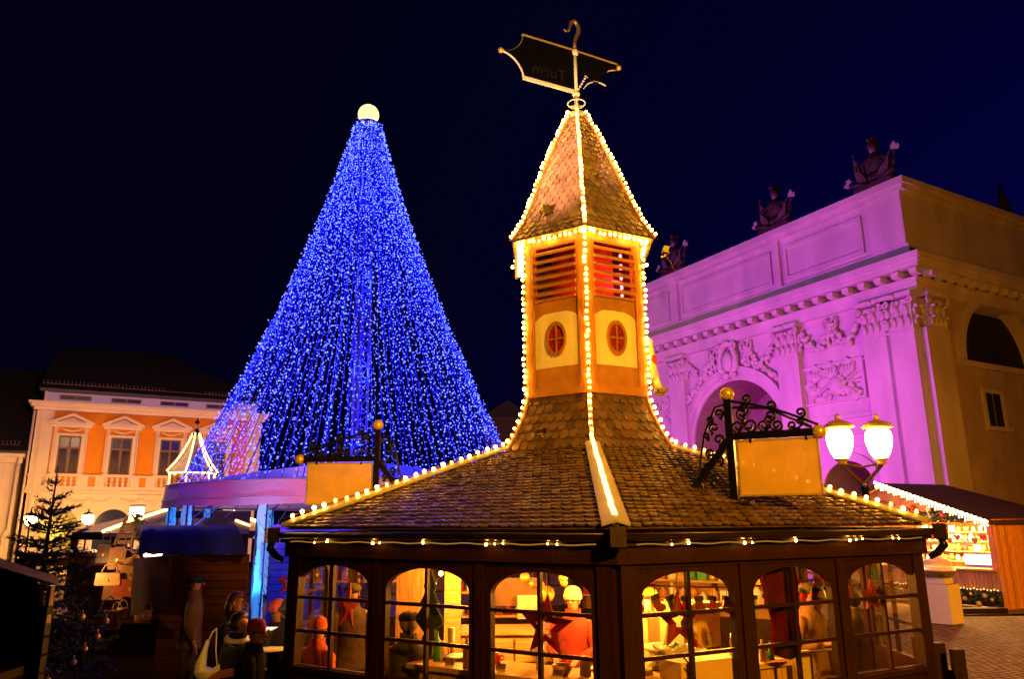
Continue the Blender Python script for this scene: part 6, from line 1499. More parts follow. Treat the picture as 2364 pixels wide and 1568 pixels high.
lamp('SPOT', 'tarpaulin_light', (-2.2, 10.8, 4.3), 60, (.05, .05, 1), .2, (-5.6, 13.8, 2.4), 50, .8)
# open shutter
s0, s1 = at(302, 1290, YS - 1.2), at(383, 1430, YS - .2)
mb = MB(); A_, B_ = at(308, 1290, YS - 1.3) - o_, at(384, 1284, YS - .1) - o_; C_, D_ = at(384, 1408, YS - .1) - o_, at(300, 1424, YS - 1.3) - o_
nv = Vector((.03, .03, 0)); mb.add([A_, B_, C_, D_, A_ + nv, B_ + nv, C_ + nv, D_ + nv], [(0, 3, 2, 1), (4, 5, 6, 7), (0, 1, 5, 4), (2, 3, 7, 6), (0, 4, 7, 3), (1, 2, 6, 5)]); mb.build('shutter', mat('dark shutter', (.030, .014, .022), .5, 0, .2, 3), ls)
cp = at(290, 1435, YS - .4) - o_
mb = MB(); mb.bx(-2.4, 0, -.3, .5, cp.z - .06, cp.z); mb.bx(-2.4, 0, .4, .46, 0, cp.z - .06); mb.build('sales_counter', m_woodx, ls)
mb = MB(); mb.bx(-2.5, -.6, 1.55, 1.61, 0, zw); mb.bar((-2.4, -.2, 0), (-2.4, -.2, zw), .1, .1); mb.bar((-2.5, -.2, zw - .1), (0, -.2, zw - .1), .1, .12); mb.bx(-2.5, 0, -.3, 1.5, zw, zw + .06); mb.build('open_front_frame', m_wood, ls)
gl = emit('strip light', (1, .60, .20), 12)
lt = thing('strip_light', 'glaring strip lamp under the blue tarpaulin above the shutter', 'lamp', at(352, 1281, YS - .35)); L0 = lt.location
mb = MB(); mb.tube([at(334, 1282, YS - .5) - L0, at(372, 1279, YS - .2) - L0], .035, 8); mb.build('tube', gl, lt); mb = MB(); mb.bar(at(330, 1278, YS - .5) - L0, at(376, 1275, YS - .2) - L0, .08, .04); mb.build('fitting', m_black, lt)
lamp('POINT', 'stall_light', o_ + Vector((-1.0, -1.25, zw - .25)), 55, (1, .46, .12), .06)
# bags
m_lea = [mat('tan leather', (.55, .30, .10), .45, 0, .2, 6, .2, 30), mat('brown leather', (.28, .11, .035), .45, 0, .25, 6, .2, 30), mat('red leather', (.38, .07, .02), .45, 0, .25, 6), mat('dark leather', (.06, .03, .02), .4)]
def bag(x, y, Y, s, m_, label, rz=.2, shape=0, tilt=0.0):
    p = at(x, y, Y); t = thing('leather_bag', label, 'bag', p, rz, 'leather bags on the stall')
    M = Matrix.Rotation(tilt, 4, 'Y'); w, h, d = (.30 * s, .22 * s, .11 * s) if shape == 0 else ((.34 * s, .16 * s, .10 * s) if shape == 1 else (.26 * s, .30 * s, .12 * s))
    mb = MB(); mb.prism([(-w * .46, 0), (w * .46, 0), (w * .5, h * .15), (w * .44, h), (-w * .44, h), (-w * .5, h * .15)], d, M); mb.build('body', m_, t)
    mb = MB(); mb.prism([(-w * .45, h * 1.02), (w * .45, h * 1.02), (w * .47, h * .5), (0, h * .38), (-w * .47, h * .5)], d * 1.12, M); mb.build('flap', m_, t)
    mb = MB(); mb.tube([M @ Vector((w * .3 * cos(q), 0, h + h * .8 * sin(q))) for q in [pi * i / 10 for i in range(11)]], .010 * s, 5); mb.build('handle', m_, t)
    mb = MB(); mb.box(M @ Vector((0, -d * .6, h * .45)), (.03 * s, .012, .04 * s)); mb.build('buckle', m_gold, t)
bag(250, 1352, 13.4, 1.25, m_lea[0], 'tan basket-shaped handbag hanging at the left end of the leather stall', .1, 1)
bag(293, 1342, 13.5, 1.1, m_lea[0], 'tan satchel hanging crooked at the middle of the leather stall', .4, 0, .25)
bag(300, 1312, 13.6, 1.1, m_lea[0], 'pale tan shoulder bag hanging above the crooked satchel', .3, 1, -.25)
bag(272, 1315, 13.7, 1.2, m_lea[1], 'round brown leather bag hanging beside the pale shoulder bag', .1, 2)
bag(240, 1300, 13.7, 1.0, m_lea[3], 'dark upright bag hanging nearest the fir tree', .1, 2)
bag(300, 1378, 13.5, 1.7, m_lea[2], 'large red-brown holdall below the tan satchels', .2, 1, .1)
bag(262, 1385, 13.9, 1.2, m_lea[1], 'brown bag behind the large red-brown holdall', .1, 0)
bag(245, 1455, 12.9, 1.3, m_lea[3], 'dark leather bag standing on the end of the sales counter', .1, 0)
for i, (x, y) in enumerate(((268, 1425), (282, 1420), (322, 1430), (338, 1424))):
    p = at(x, y, 13.2); mb = MB(); h = .16
    mb.lathe([(.07, 0), (.085, h * .8), (.09, h), (.075, h * .9)], 12); o = mb.build('wicker_basket', mat('wicker', (.45, .25, .08)), None, (p.x, 13.2, p.z - .05)); 
    q = MB(); q.tube([(.08 * cos(a_), 0, h + .12 * sin(a_)) for a_ in [pi * j / 8 for j in range(9)]], .008, 5); q.build('handle', mat('wicker', (.45, .25, .08)), o); tag(o, 'small wicker basket standing on the leather stall counter', 'basket', 'wicker baskets on the leather stall')
# wooden gable deco with ivy, above the bags
gp = at(275, 1262, 16.0); t = thing('gable_ladder', 'pale slatted wooden gable with leafy garland behind the hanging bags', 'gable decoration', gp)
mb = MB(); 
for i in range(8): mb.box((.0 + .03 * i, 0, -.4 + .12 * i), (.42 - .02 * i, .03, .07))
mb.bar((-.28, 0, -.5), (.1, 0, .6), .06, .05); mb.bar((.22, 0, -.5), (.3, 0, .6), .06, .05); mb.build('slats', m_pine, t)
mb = MB(); rr = random.Random(4)
for i in range(9): leafball(mb, (.35 + .07 * i % .4, -.1, .55 - .16 * i), .17, 45, .05, rr)
mb.build('garland_leaves', mat('lit ivy', (.20, .24, .05), .6, 0, .5, 6), t)
lamp('POINT', 'stall_light', gp + Vector((0, -.9, .0)), 16, (1, .5, .15), .05)

# ---------------------------------------------------------------- fir trees
m_needle = mat('fir needles', (.010, .020, .007), .6, 0, .5, 5)
m_bark = mat('fir bark', (.03, .016, .008), .9, 0, .4, 8, .5, 30)
def fir(base, H, R, label, seed, whorls=15, per=9, sparse=1.0, needle=.06):
    r_ = random.Random(seed); t = thing('fir_tree', label, 'tree', base, 0, 'dark fir trees')
    mb = MB(); mb.tube([(0, 0, 0), (.02, .01, H * .4), (-.01, .0, H * .8), (0, 0, H)], [.06 * H / 3, .045 * H / 3, .02, .006], 8); mb.build('trunk', m_bark, t)
    mb = MB(); tw = MB()
    def spray(p, d, L, lvl):
        n = max(4, int(L / .014 * sparse)); side = d.cross(Vector((0, 0, 1))); side = side.normalized() if side.length > .05 else Vector((1, 0, 0)); up = side.cross(d)
        q = p + d * L; tw.tube([p, p.lerp(q, .5) - Vector((0, 0, L * .04)), q], [.006 if lvl else .011, .004, .002], 4, cap=False)
        for i in range(n):
            f = (i + .5) / n; c = p.lerp(q, f) - Vector((0, 0, L * .16 * f * (1 - f))); a = r_.uniform(0, 2 * pi); l = needle * r_.uniform(.7, 1.15) * (1 if f < .9 else .7)
            dd = (d * .75 + side * cos(a) + up * sin(a)).normalized(); w = dd.cross(Vector((r_.gauss(0, 1), r_.gauss(0, 1), r_.gauss(0, 1)))).normalized() * l * .14
            mb.add([c - w, c + w, c + dd * l], [(0, 1, 2)])
    for i in range(whorls):
        f = i / (whorls - 1); z = H * (.10 + .86 * f ** .85); L = R * (1 - f) ** .8 + .10
        for j in range(per if f < .9 else 5):
            a = 2 * pi * j / per + i * .9 + r_.uniform(-.3, .3); LL = L * r_.uniform(.65, 1.15); pit = -.10 + .55 * f + r_.uniform(-.12, .12)
            d = Vector((cos(a) * cos(pit), sin(a) * cos(pit), sin(pit))); p = Vector((0, 0, z + r_.uniform(-.05, .05) * H * .3))
            spray(p + d * .03, d, LL, 0)
            m_ = int(LL / .11)
            for k in range(m_):
                g = .25 + .7 * k / max(1, m_); sd = 1 if k % 2 else -1; s_ = d.cross(Vector((0, 0, 1))).normalized() * sd
                d2 = (d * .75 + s_ * .75 + Vector((0, 0, r_.uniform(-.15, .1)))).normalized(); spray(p + d * LL * g, d2, LL * (1 - g) * .62 + .05, 1)
    spray(Vector((0, 0, H * .97)), Vector((0, 0, 1)), H * .06, 0)
    c = mb.build('crown', m_needle, t); tw.build('twigs', m_bark, t); return t
f1 = at(131, 1100, 8.6); fir((f1.x, 8.6, 0), f1.z, 1.0, 'tall dark fir tree with a bare top spike before the orange house', 5, 17, 10)
f2 = at(205, 1400, 8.3); fir((f2.x, 8.3, 0), f2.z, .75, 'lower fir tree in front of the leather stall', 9, 9, 8)
f3 = at(75, 1440, 6.6); fir((f3.x, 6.6, 0), f3.z + .1, .55, 'small fir tree beside the dark hut at the left edge', 12, 8, 8)
for i, (x, y) in enumerate(((190, 1425), (245, 1435), (196, 1500), (170, 1530), (110, 1570), (225, 1470))):
    p = at(x, y, 7.7); mb = MB(); mb.ball((0, 0, 0), .028, 10, 7); mb.tube([(0, 0, .028), (0, 0, .06)], .006, 5); o = mb.build('bauble', m_gold, None, p); tag(o, 'small gold bauble glinting on the low fir tree', 'bauble', 'gold baubles on the low fir tree')
# ---------------------------------------------------------------- dark hut at the left edge
hq = at(125, 1345, 5.6); ht = thing('dark_hut', 'dark wooden hut with a sloping felt roof cut off by the left edge', 'hut', (hq.x, 5.6, 0)); o_ = Vector((hq.x, 5.6, 0))
mb = MB(); e0, e1 = at(-60, 1285, 4.6) - o_, at(126, 1343, 5.6) - o_
mb.bar(e0, e1, .06, .05); mb.build('eave_edge', mat('zinc edge', (.07, .04, .025), .4, .4), ht)
mb = MB(); r0, r1 = at(-60, 1200, 2.5), 0
mb.add([e0, e1, e1 + Vector((-1.9, -2.2, .35)), e0 + Vector((-1.2, -1.8, .35))] , [(0, 1, 2, 3)]); mb.build('felt_roof', mat('roof felt', (.02, .012, .010), .8), ht)
p_ = at(107, 1440, 5.6) - o_
mb = MB(); mb.bar(e1 - Vector((0.02, 0, .03)), (p_.x, 0, p_.z), .05, .03); mb.build('barge_board', mat('lit board', (.30, .17, .07), .5), ht)
mb = MB(); mb.bar((p_.x - .03, .0, 0), (p_.x - .02, 0, p_.z + .12), .07, .07); mb.bx(p_.x - 1.6, p_.x - .06, -.5, .02, 0, e1.z - .55); mb.add([Vector((p_.x - 1.6, .02, e1.z - .55)), Vector((p_.x - .06, .02, e1.z - .55)), e1 - Vector((.1, 0, .06)), e0 - Vector((0, -.6, .06))], [(0, 1, 2, 3)]); mb.build('plank_wall', planks('hut planks', (.018, .005, .002), .12, 'Z'), ht)

# ---------------------------------------------------------------- bright gingerbread stall on the right
A0 = at(2288, 1207, 25.0); A0.z = 0; sd = Vector((-.47, .883, 0)).normalized(); so = Vector((-sd.y, sd.x, 0))  # along the front to the left / outwards
if so.y > 0: so = -so
ang = atan2((-sd).y, (-sd).x)      # local x runs to the right along the front, local y inwards
gs = thing('gingerbread_stall', 'brightly lit wooden stall with light strip gable and dark felt roof before the gate', 'stall', A0, ang)
Wd, dep = 7.4, 3.6
inw = -so
Rt = Matrix.Rotation(ang, 3, 'Z'); Ri = Rt.inverted(); loc = lambda p: Ri @ (Vector(p) - A0)
zE = 2.75; zPk = at(2042, 1116, A0.y + sd.y * Wd / 2).z
m_yp = planks('warm stall planks', (.70, .32, .09), .13, 'Y'); m_yp2 = planks('warm front planks', (.55, .26, .08), .13, 'X'); m_felt = mat('roof felt brown', (.05, .022, .012), .85, 0, .3, 3, .4, 25)
mb = MB(); mb.bx(0, .07, .02, dep, 0, zE + .05); mb.build('side_wall', m_yp, gs)
mb = MB(); mb.bx(-Wd, -Wd + .07, .02, dep, 0, zE); mb.bx(-Wd + .07, 0, dep - .06, dep, 0, zE); mb.build('rear_wall', m_yp2, gs)
zc_ = 1.22
mb = MB(); mb.bx(-Wd, 0, .0, .05, .62, zc_ - .05); 
for i in range(40):
    x = -Wd + Wd * (i + .5) / 40; mb.prism([(x - .06, .62), (x, .54), (x + .06, .62)], .04, Matrix.Translation((0, .025, 0)))
mb.build('front_apron', m_yp2, gs)
mb = MB(); mb.bx(-Wd, 0, -.22, .45, zc_ - .05, zc_); mb.build('sales_counter', m_pine, gs)
mb = MB(); mb.bx(-Wd, 0, .06, .1, .05, .55); mb.build('front_base', mat('dark base', (.03, .015, .01), .8), gs)
mb = MB(); mb.bx(-.16, .0, -.04, .04, zc_, zE - .05); mb.build('opening_jamb', mat('orange board', (.60, .20, .04), .5), gs)
# roof: gable to the front, hipped at the back
ov = .45
Pk = Vector((-Wd / 2, -ov, zPk)); Eb = Vector((.15, -ov, zE - .03)); El = Vector((-Wd - .35, -ov, zE)); pe = loc(at(2228, 1113, A0.y + 4.0)); 
Pb = Vector((-Wd / 2, dep + .1, zPk)); Rb = Vector((.35, dep + 1.2, zE)); Lb = Vector((-Wd - .35, dep + 1.2, zE))
mb = MB(); V_ = [Pk, Eb, Rb, Pb, El, Lb]; dn = Vector((0, 0, -.09))
mb.add(V_ + [v + dn for v in V_], [(0, 1, 2, 3), (0, 3, 5, 4), (3, 2, 5), (6, 9, 8, 7), (6, 10, 11, 9), (0, 6, 7, 1), (0, 4, 10, 6), (1, 7, 8, 2)]); mb.build('felt_roof', m_felt, gs)
mb = MB(); mb.add([Pk + Vector((0, ov, -.12)), Vector((0, 0, zE - .05)), Vector((-Wd, 0, zE - .05))], [(0, 1, 2)]); mb.build('gable_panel', mat('gable board', (.45, .16, .05), .6, 0, .3, 3), gs)
g = lambda f: Eb.lerp(Pk, f)
wp = lambda p: A0 + Rt @ Vector(p)
t = thing('light_string', 'dense glaring light string along the gable edge of the gingerbread stall', 'string lights', wp(Eb)); m_gb = emit('gable bulbs', (1, .56, .13), 40)
mb = MB(); mb.tube([(0, 0, 0), wp(Pk) - wp(Eb)], .02, 5); mb.build('cable', m_cable, t)
gm_ = MB(); gm_.ball((0, 0, 0), .042, 8, 6); gb_me = None
for i in range(84):
    p = wp(g(i / 83) + Vector((0, -.05, .0 + .02 * sin(i * 2)))) - wp(Eb)
    if gb_me is None: o = gm_.build('bulb', m_gb, t); gb_me = o.data
    else: o = bpy.data.objects.new('bulb', gb_me); COL.objects.link(o); o.parent = t
    o.location = p
for i in range(26):
    f = i / 25; p = wp(g(f) + Vector((0, -.02, -.10 - .10 * (i % 3) / 2)))
t = thing('icicle_lights', 'row of short hanging icicle lights under the gable edge of the gingerbread stall', 'string lights', wp(Eb)); 
mb = MB(); mb.tube([wp(g(0) + Vector((0, -.02, -.06))) - wp(Eb), wp(g(1) + Vector((0, -.02, -.06))) - wp(Eb)], .012, 5); mb.build('cable', m_cable, t)
for i in range(40):
    p = wp(g(i / 39) + Vector((0, -.02, -.08))) - wp(Eb); mb = MB(); mb.tube([p, p + Vector((0, 0, -.06 - .09 * ((i * 7) % 5) / 4))], .022, 5); mb.build('icicle', emit('icicle', (1, .62, .25), 9), t)
for dx in (-1.2, -3.2): lamp('POINT', 'stall_light', wp((dx, .55, 2.45)), 1400, (1, .5, .13), .15)
lamp('POINT', 'stall_light', wp((-2.6, -1.3, 3.2)), 120, (1, .45, .08), .1)
# goods: shelves with jars, hearts and toys
rg = random.Random(17)
gcols = [mat('red foil', (.6, .04, .03), .4), mat('gingerbread', (.36, .15, .045), .7), mat('cream icing', (.8, .66, .48), .5), mat('yellow wrap', (.75, .5, .08), .4), mat('green foil', (.08, .22, .05), .4), mat('rose wrap', (.7, .25, .2), .4), m_cream, m_whitep]
for r_i, (zz, n, yy) in enumerate(((1.38, 16, 1.4), (1.72, 16, 1.5), (2.06, 16, 1.6), (2.38, 14, 1.7))):
    t = thing('goods_shelf', ['lowest', 'second', 'third', 'topmost'][r_i] + ' goods shelf inside the gingerbread stall', 'shelf', wp((-2.0, yy, zz)), ang); mb = MB(); mb.bx(-2.0, 1.9, -.14, .14, -.03, 0); mb.build('shelf_board', m_pine, t)
    for i in range(n):
        x = -3.8 + (i + .5) * 3.6 / n; k = rg.choice(('jar', 'gingerbread_heart', 'gift_box')); mb = MB(); s = rg.uniform(.7, 1.2)
        if k == 'jar': mb.lathe([(.07 * s, 0), (.08 * s, .12 * s), (.05 * s, .17 * s), (.05 * s, .21 * s)], 10)
        elif k == 'gift_box': mb.bx(-.08 * s, .08 * s, -.06, .06, 0, .18 * s); mb.bx(-.012, .012, -.062, .062, 0, .181 * s)
        else: mb.prism([(0, 0), (.10 * s, .10 * s), (.105 * s, .17 * s), (.05 * s, .205 * s), (0, .16 * s), (-.05 * s, .205 * s), (-.105 * s, .17 * s), (-.10 * s, .10 * s)], .03)
        o = mb.build(k, rg.choice(gcols), None, wp((x, yy - .05, zz))); o.rotation_euler = (0, 0, ang + rg.uniform(-.4, .4))
        tag(o, {'jar': 'sweet jar standing on a shelf in the gingerbread stall', 'gingerbread_heart': 'iced gingerbread heart standing on a shelf in the lit stall', 'gift_box': 'wrapped sweet box on a shelf in the gingerbread stall'}[k], {'jar': 'jar', 'gingerbread_heart': 'gingerbread heart', 'gift_box': 'box'}[k], {'jar': 'sweet jars in the gingerbread stall', 'gingerbread_heart': 'gingerbread hearts in the stall', 'gift_box': 'sweet boxes in the stall'}[k])
for i in range(12):
    p = wp((-.4 - i * .29, .12, 2.30 - .1 * (i % 3))); mb = MB(); s = 1.1
    mb.prism([(0, -.2), (.11, -.09), (.115, -.02), (.06, .02), (0, -.03), (-.06, .02), (-.115, -.02), (-.11, -.09)], .03); mb.tube([(0, 0, 0), (0, 0, .2)], .005, 4); o = mb.build('gingerbread_heart', gcols[i % 3], None, p); o.rotation_euler = (0, 0, ang); tag(o, 'iced gingerbread heart hanging in the opening of the lit stall', 'gingerbread heart', 'hanging gingerbread hearts')
# lit display sign on the counter
dsx = loc(at(2243, 1305, 25.3)); t = thing('light_sign', 'glowing white display panel with a small dark arrow mark on the stall counter', 'illuminated sign', wp((dsx.x, .05, zc_ + .05)), ang)
mb = MB(); mb.bx(-.48, .48, -.04, .04, .08, .40); mb.build('panel', emit('sign panel', (1, .86, .78), 3.2), t); mb = MB(); mb.bx(-.5, .5, -.05, .05, 0, .08); mb.bx(.48, .53, -.05, .05, .08, .40); mb.build('frame', mat('violet frame', (.3, .2, .5), .4), t)
mb = MB(); mb.bx(-.34, -.20, -.045, -.041, .20, .215); mb.bx(-.20, -.185, -.045, -.041, .20, .26); mb.bx(-.24, -.20, -.045, -.041, .26, .275); mb.build('mark', m_black, t)
# garland on the gable and fir branches under the counter
mb = MB(); rr = random.Random(2)
for i in range(9): leafball(mb, (-.9 - .28 * i, -.08, zE + .15 + .04 * sin(i * 2)), .2, 70, .07, rr)
mb.build('fir_garland', mat('garland green', (.05, .08, .02), .7, 0, .5), gs)
for i, x in enumerate((-1.5, -2.0, -2.6)):
    mb = MB(); mb.ball((0, 0, .14), .14, 12, 8, (1, .8, 1.0)); mb.ball((0, 0, .33), .09, 12, 8); mb.lathe([(.1, .38), (.07, .46), (.01, .56)], 10); mb.prism([(-.17, .12), (.17, .12), (.14, .2), (-.14, .2)], .05); o = mb.build('toy_figure', [gcols[0], gcols[6], gcols[0]][i], None, wp((x, -.12, zE + .02 + .0))); o.rotation_euler = (0, 0, ang)
    bar_ = None; tag(o, ['small red toy figure nearest the lower end of the stall gable', 'small white toy figure between two red ones on the stall gable', 'small red toy figure nearest the gable peak of the stall'][i], 'toy figure')
mb = MB()
for i in range(16): leafball(mb, (-.15 - .28 * i, -.06, .33), .22, 55, .07, rr)
mb.build('fir_branches', mat('garland green', (.05, .08, .02)), gs)
for i in range(14):
    mb = MB(); p = (-.2 - .22 * i, -.25, .30 + .16 * sin(i * 2.4)); mb.ball((0, 0, 0), .055 + .02 * (i % 3), 8, 6); o = mb.build('bauble', m_gold, None, wp(p)); tag(o, 'gold bauble among the fir branches under the stall counter', 'bauble', 'gold baubles under the stall counter')
t = thing('light_string', 'string of tiny lights along the scalloped apron of the gingerbread stall', 'string lights', wp((0, -.03, .60))); mb = MB(); mb.tube([(0, 0, 0), wp((-4, -.03, .6)) - wp((0, -.03, .6))], .006, 4); mb.build('cable', m_cable, t)
sb = None
for i in range(34):
    p = wp((-.1 - .11 * i, -.03, .58 + .02 * sin(i * 2))) - wp((0, -.03, .6))
    if sb is None: mb = MB(); mb.ball((0, 0, 0), .022, 6, 5); o = mb.build('bulb', emit('tiny bulb', (1, .66, .18), 3), t); sb = o.data
    else: o = bpy.data.objects.new('bulb', sb); COL.objects.link(o); o.parent = t
    o.location = p
# cable and timber at the foot of the stall
mb = MB(); pts = [at(x, y, 23.5) for x, y in ((2212, 1424), (2240, 1422), (2270, 1415), (2300, 1412), (2330, 1418), (2364, 1412))]; pts = [Vector((p.x, p.y, .03)) for p in pts]; c_ = sum(pts, Vector()) / len(pts)
mb.tube([p - c_ for p in pts], .03, 6); o = mb.build('power_cable', m_black, None, c_); tag(o, 'black power cable lying on the setts by the bright stall', 'cable')
mb = MB(); mb.bx(-.32, .32, -.2, .2, 0, .16); p = at(2270, 1432, 22.6); o = mb.build('timber_sleeper', m_wood, None, (p.x + .6, 24.2, 0)); tag(o, 'dark timber sleeper lying by the corner of the bright stall', 'timber'); o.scale = (3.2, 1, 1)

# ---------------------------------------------------------------- candyfloss machine
cm = at(2180, 1436, 21.9); t = thing('candyfloss_machine', 'white candyfloss machine with a steel bowl under a clear dome on the setts', 'candyfloss machine', (cm.x, 21.9, 0), radians(38))
m_wm = mat('white enamel', (.72, .60, .48), .35, 0, .05); hM = at(2180, 1348, 21.9).z
mb = MB(); mb.bx(-.37, .37, -.37, .37, .03, hM); mb.bx(-.36, .36, -.372, .372, hM - .02, hM); mb.build('cabinet', m_wm, t)
h2 = at(2180, 1335, 21.9).z; mb = MB(); mb.bx(-.27, .27, -.27, .27, hM, h2); mb.build('motor_housing', m_wm, t)
h3 = at(2180, 1317, 21.9).z; mb = MB(); mb.lathe([(.28, h2), (.36, h2 + .04), (.42, h3 - .02), (.44, h3), (.40, h3), (.34, h2 + .08)], 28); mb.build('bowl', mat('steel bowl', (.55, .48, .38), .2, .95), t)
h4 = at(2180, 1288, 21.9).z; M_ = bpy.data.materials.new('milky dome'); M_.use_nodes = True; b_ = M_.node_tree.nodes['Principled BSDF']; b_.inputs['Base Color'].default_value = (.85, .72, .60, 1); b_.inputs['Roughness'].default_value = .2
N_ = M_.node_tree; tr_ = N_.nodes.new('ShaderNodeBsdfTransparent'); mx_ = N_.nodes.new('ShaderNodeMixShader'); mx_.inputs[0].default_value = .45; N_.links.new(b_.outputs[0], mx_.inputs[1]); N_.links.new(tr_.outputs[0], mx_.inputs[2]); N_.links.new(mx_.outputs[0], N_.nodes['Material Output'].inputs[0])
mb = MB(); hh = h4 - h3; mb.lathe([(.45, h3), (.43, h3 + .05), (.36, h3 + hh * .5), (.28, h3 + hh * .85), (.15, h3 + hh), (.02, h3 + hh)], 28, cap=False); mb.build('dome', M_, t)
mb = MB(); mb.lathe([(.46, h3 - .01), (.47, h3 + .02), (.45, h3 + .03)], 28); mb.build('rim', m_wm, t)
# low fence beside the pavilion
fp = at(2140, 1475, 8.6); t = thing('low_fence', 'low weathered board fence leaning at the right corner of the pavilion', 'fence', (fp.x, 8.6, 0))
for i, dx in enumerate((-.10, -.02, .05)):
    mb = MB(); mb.bx(dx - .06, dx + .06, -.05 - .22 * i, .02 - .22 * i, 0, fp.z + .02 - .03 * i); mb.build('board', m_wood, t)
mb = MB(); mb.bar((-.1, .1, fp.z - .3), (.05, -.5, fp.z - .3), .05, .1); mb.build('rail', m_woodx, t)
# ---------------------------------------------------------------- people
SKIN = mat('skin', (.34, .15, .08), .6, 0, .06, 8)
def person(loc_, rz, h, label, coat, trousers=None, hat=None, hair=None, hair_len=.0, arms='down', look=0.0, lean=0.0, coat_len=.62, hatkind='beanie', scarf=None, apron=None):
    t = thing('person', label, 'person', loc_, rz); s = h / 1.75; t.scale = (s, s, s)
    trousers = trousers or mat('dark trousers', (.02, .018, .02), .9)
    lz = lambda z: -lean * max(0, z - .95)
    # one continuous body: trunk, limbs, hands with fingers, head (front is -y)
    V = []; E_ = []; R = []
    def nd(p, r, par=None):
        V.append((p[0], p[1] + lz(p[2]), p[2])); R.append(r if isinstance(r, tuple) else (r, r))
        if par is not None: E_.append((par, len(V) - 1))
        return len(V) - 1
    pel = nd((0, 0, .95), (.15, .11)); sp = nd((0, 0, 1.13), (.145, .105), pel); ch = nd((0, .005, 1.33), (.165, .115), sp); nk0 = nd((0, .005, 1.45), (.075, .065), ch); nk = nd((0, -.01, 1.52), .052, nk0)
    cl, sl = cos(look), sin(look)
    hd = nd((0, -.018, 1.585), (.068, .075), nk); hd2 = nd((0, -.012, 1.65), (.078, .092), hd); nd((0, 0, 1.71), (.062, .072), hd2)
    ends = {}
    for sx in (-1, 1):
        hp = nd((sx * .095, 0, .88), .09, pel); kn = nd((sx * .105, -.015, .50), .062, hp); an = nd((sx * .11, .01, .09), .042, kn); nd((sx * .125, -.13, .035), .036, an)
        sh = nd((sx * .185, .005, 1.40), .066, ch)
        if arms == 'down': el, wr = (sx * .25, .03, 1.12), (sx * .26, -.06, .88)
        elif arms == 'work': el, wr = (sx * .25, -.03, 1.12), (sx * .14, -.28, 1.06)
        elif arms == 'hold': el, wr = (sx * .24, .0, 1.12), (sx * .12, -.22, 1.16)
        else: el, wr = (sx * .25, .02, 1.12), (sx * .2, -.2, 1.0)
        ei = nd(el, .045, sh); wi = nd(wr, .030, ei)
        d = (Vector(wr) - Vector(el)).normalized(); u = Vector((sx, 0, 0)); u = (u - d * u.dot(d)).normalized(); pm = Vector(wr) + d * .06; pi_ = nd(pm, (.034, .022), wi)
        for k, (o_, ln) in enumerate(((-.026, .060), (-.009, .075), (.009, .070), (.025, .055))):
            b_ = pm + u * o_ + d * .03; f1 = nd(b_, .0105, pi_); f2 = nd(b_ + d * ln * .55 + Vector((0, 0, -.006)), .0095, f1); nd(b_ + d * ln + Vector((0, 0, -.02)), .008, f2)
        th = nd(Vector(wr) + d * .03 - u * .035, .012, wi); nd(Vector(wr) + d * .075 - u * .055, .0095, th)
    b = skinned('body', V, E_, R, SKIN, t, 1, 0)
    H0 = Vector((0, lz(1.67), 0)); HM = Matrix.Translation(Vector((0, -.012, 1.645)) + H0) @ Matrix.Rotation(look, 4, 'Z')
    mb = MB(); mb.tube([HM @ Vector((0, -.085, .03)), HM @ Vector((0, -.112, -.012)), HM @ Vector((0, -.09, -.022))], [.010, .016, .012], 6); mb.build('nose', SKIN, t)
    for sx in (-1, 1):
        mb = MB(); mb.ball(HM @ Vector((sx * .032, -.082, .022)), .011, 8, 6); mb.build('eye', mat('eye', (.03, .02, .02), .2), t)
        mb = MB(); mb.ball(HM @ Vector((sx * .080, .005, -.0)), .026, 8, 6, (.4, .8, 1.2)); mb.build('ear', SKIN, t)
    mb = MB(); mb.tube([HM @ Vector((-.024, -.086, -.05)), HM @ Vector((0, -.094, -.052)), HM @ Vector((.024, -.086, -.05))], .006, 5); mb.build('mouth', mat('lips', (.35, .09, .07), .5), t)
    # coat: lofted shell over trunk and sleeves
    mb = MB(); zb = 1.40 - coat_len
    prof_ = [(.215 if coat_len > .6 else .18, .165, zb), (.20, .15, zb + (1.0 - zb) * .5), (.178, .138, 1.08), (.195, .142, 1.25), (.215, .142, 1.36), (.185, .125, 1.435), (.115, .105, 1.48), (.088, .095, 1.52), (.092, .10, 1.565), (.070, .075, 1.56)]
    n = 24; vs = []
    for j, (a, bb, z) in enumerate(prof_):
        for k in range(n):
            q = 2 * pi * k / n; w = 1 + .03 * sin(q * 5 + j) * (1 if j < 4 else .3); vs.append((a * cos(q) * w, bb * sin(q) * w + lz(z), z))
    fs = [(j * n + k, j * n + (k + 1) % n, (j + 1) * n + (k + 1) % n, (j + 1) * n + k) for j in range(len(prof_) - 1) for k in range(n)]
    mb.add(vs, fs, True)
    for sx in (-1, 1):
        if arms == 'down': el, wr = (sx * .25, .03, 1.12), (sx * .26, -.05, .90)
        elif arms == 'work': el, wr = (sx * .25, -.03, 1.12), (sx * .145, -.26, 1.063)
        elif arms == 'hold': el, wr = (sx * .24, .0, 1.12), (sx * .125, -.20, 1.155)
        else: el, wr = (sx * .25, .02, 1.12), (sx * .2, -.19, 1.005)
        P = [Vector((sx * .16, .005, 1.405)), Vector((sx * .205, .01, 1.36)), Vector(el).lerp(Vector((sx * .205, .01, 1.36)), .4), Vector(el), Vector(wr).lerp(Vector(el), .4), Vector(wr)]
        mb.tube([(p.x, p.y + lz(p.z), p.z) for p in P], [.07, .085, .076, .068, .058, .048], 10)
    mb.build('coat', coat, t)
    mb = MB()
    for sx in (-1, 1): mb.tube([(sx * .09, 0, .92), (sx * .105, -.012, .5), (sx * .11, .008, .10)], [.11, .078, .062], 10)
    mb.build('trousers', trousers, t)
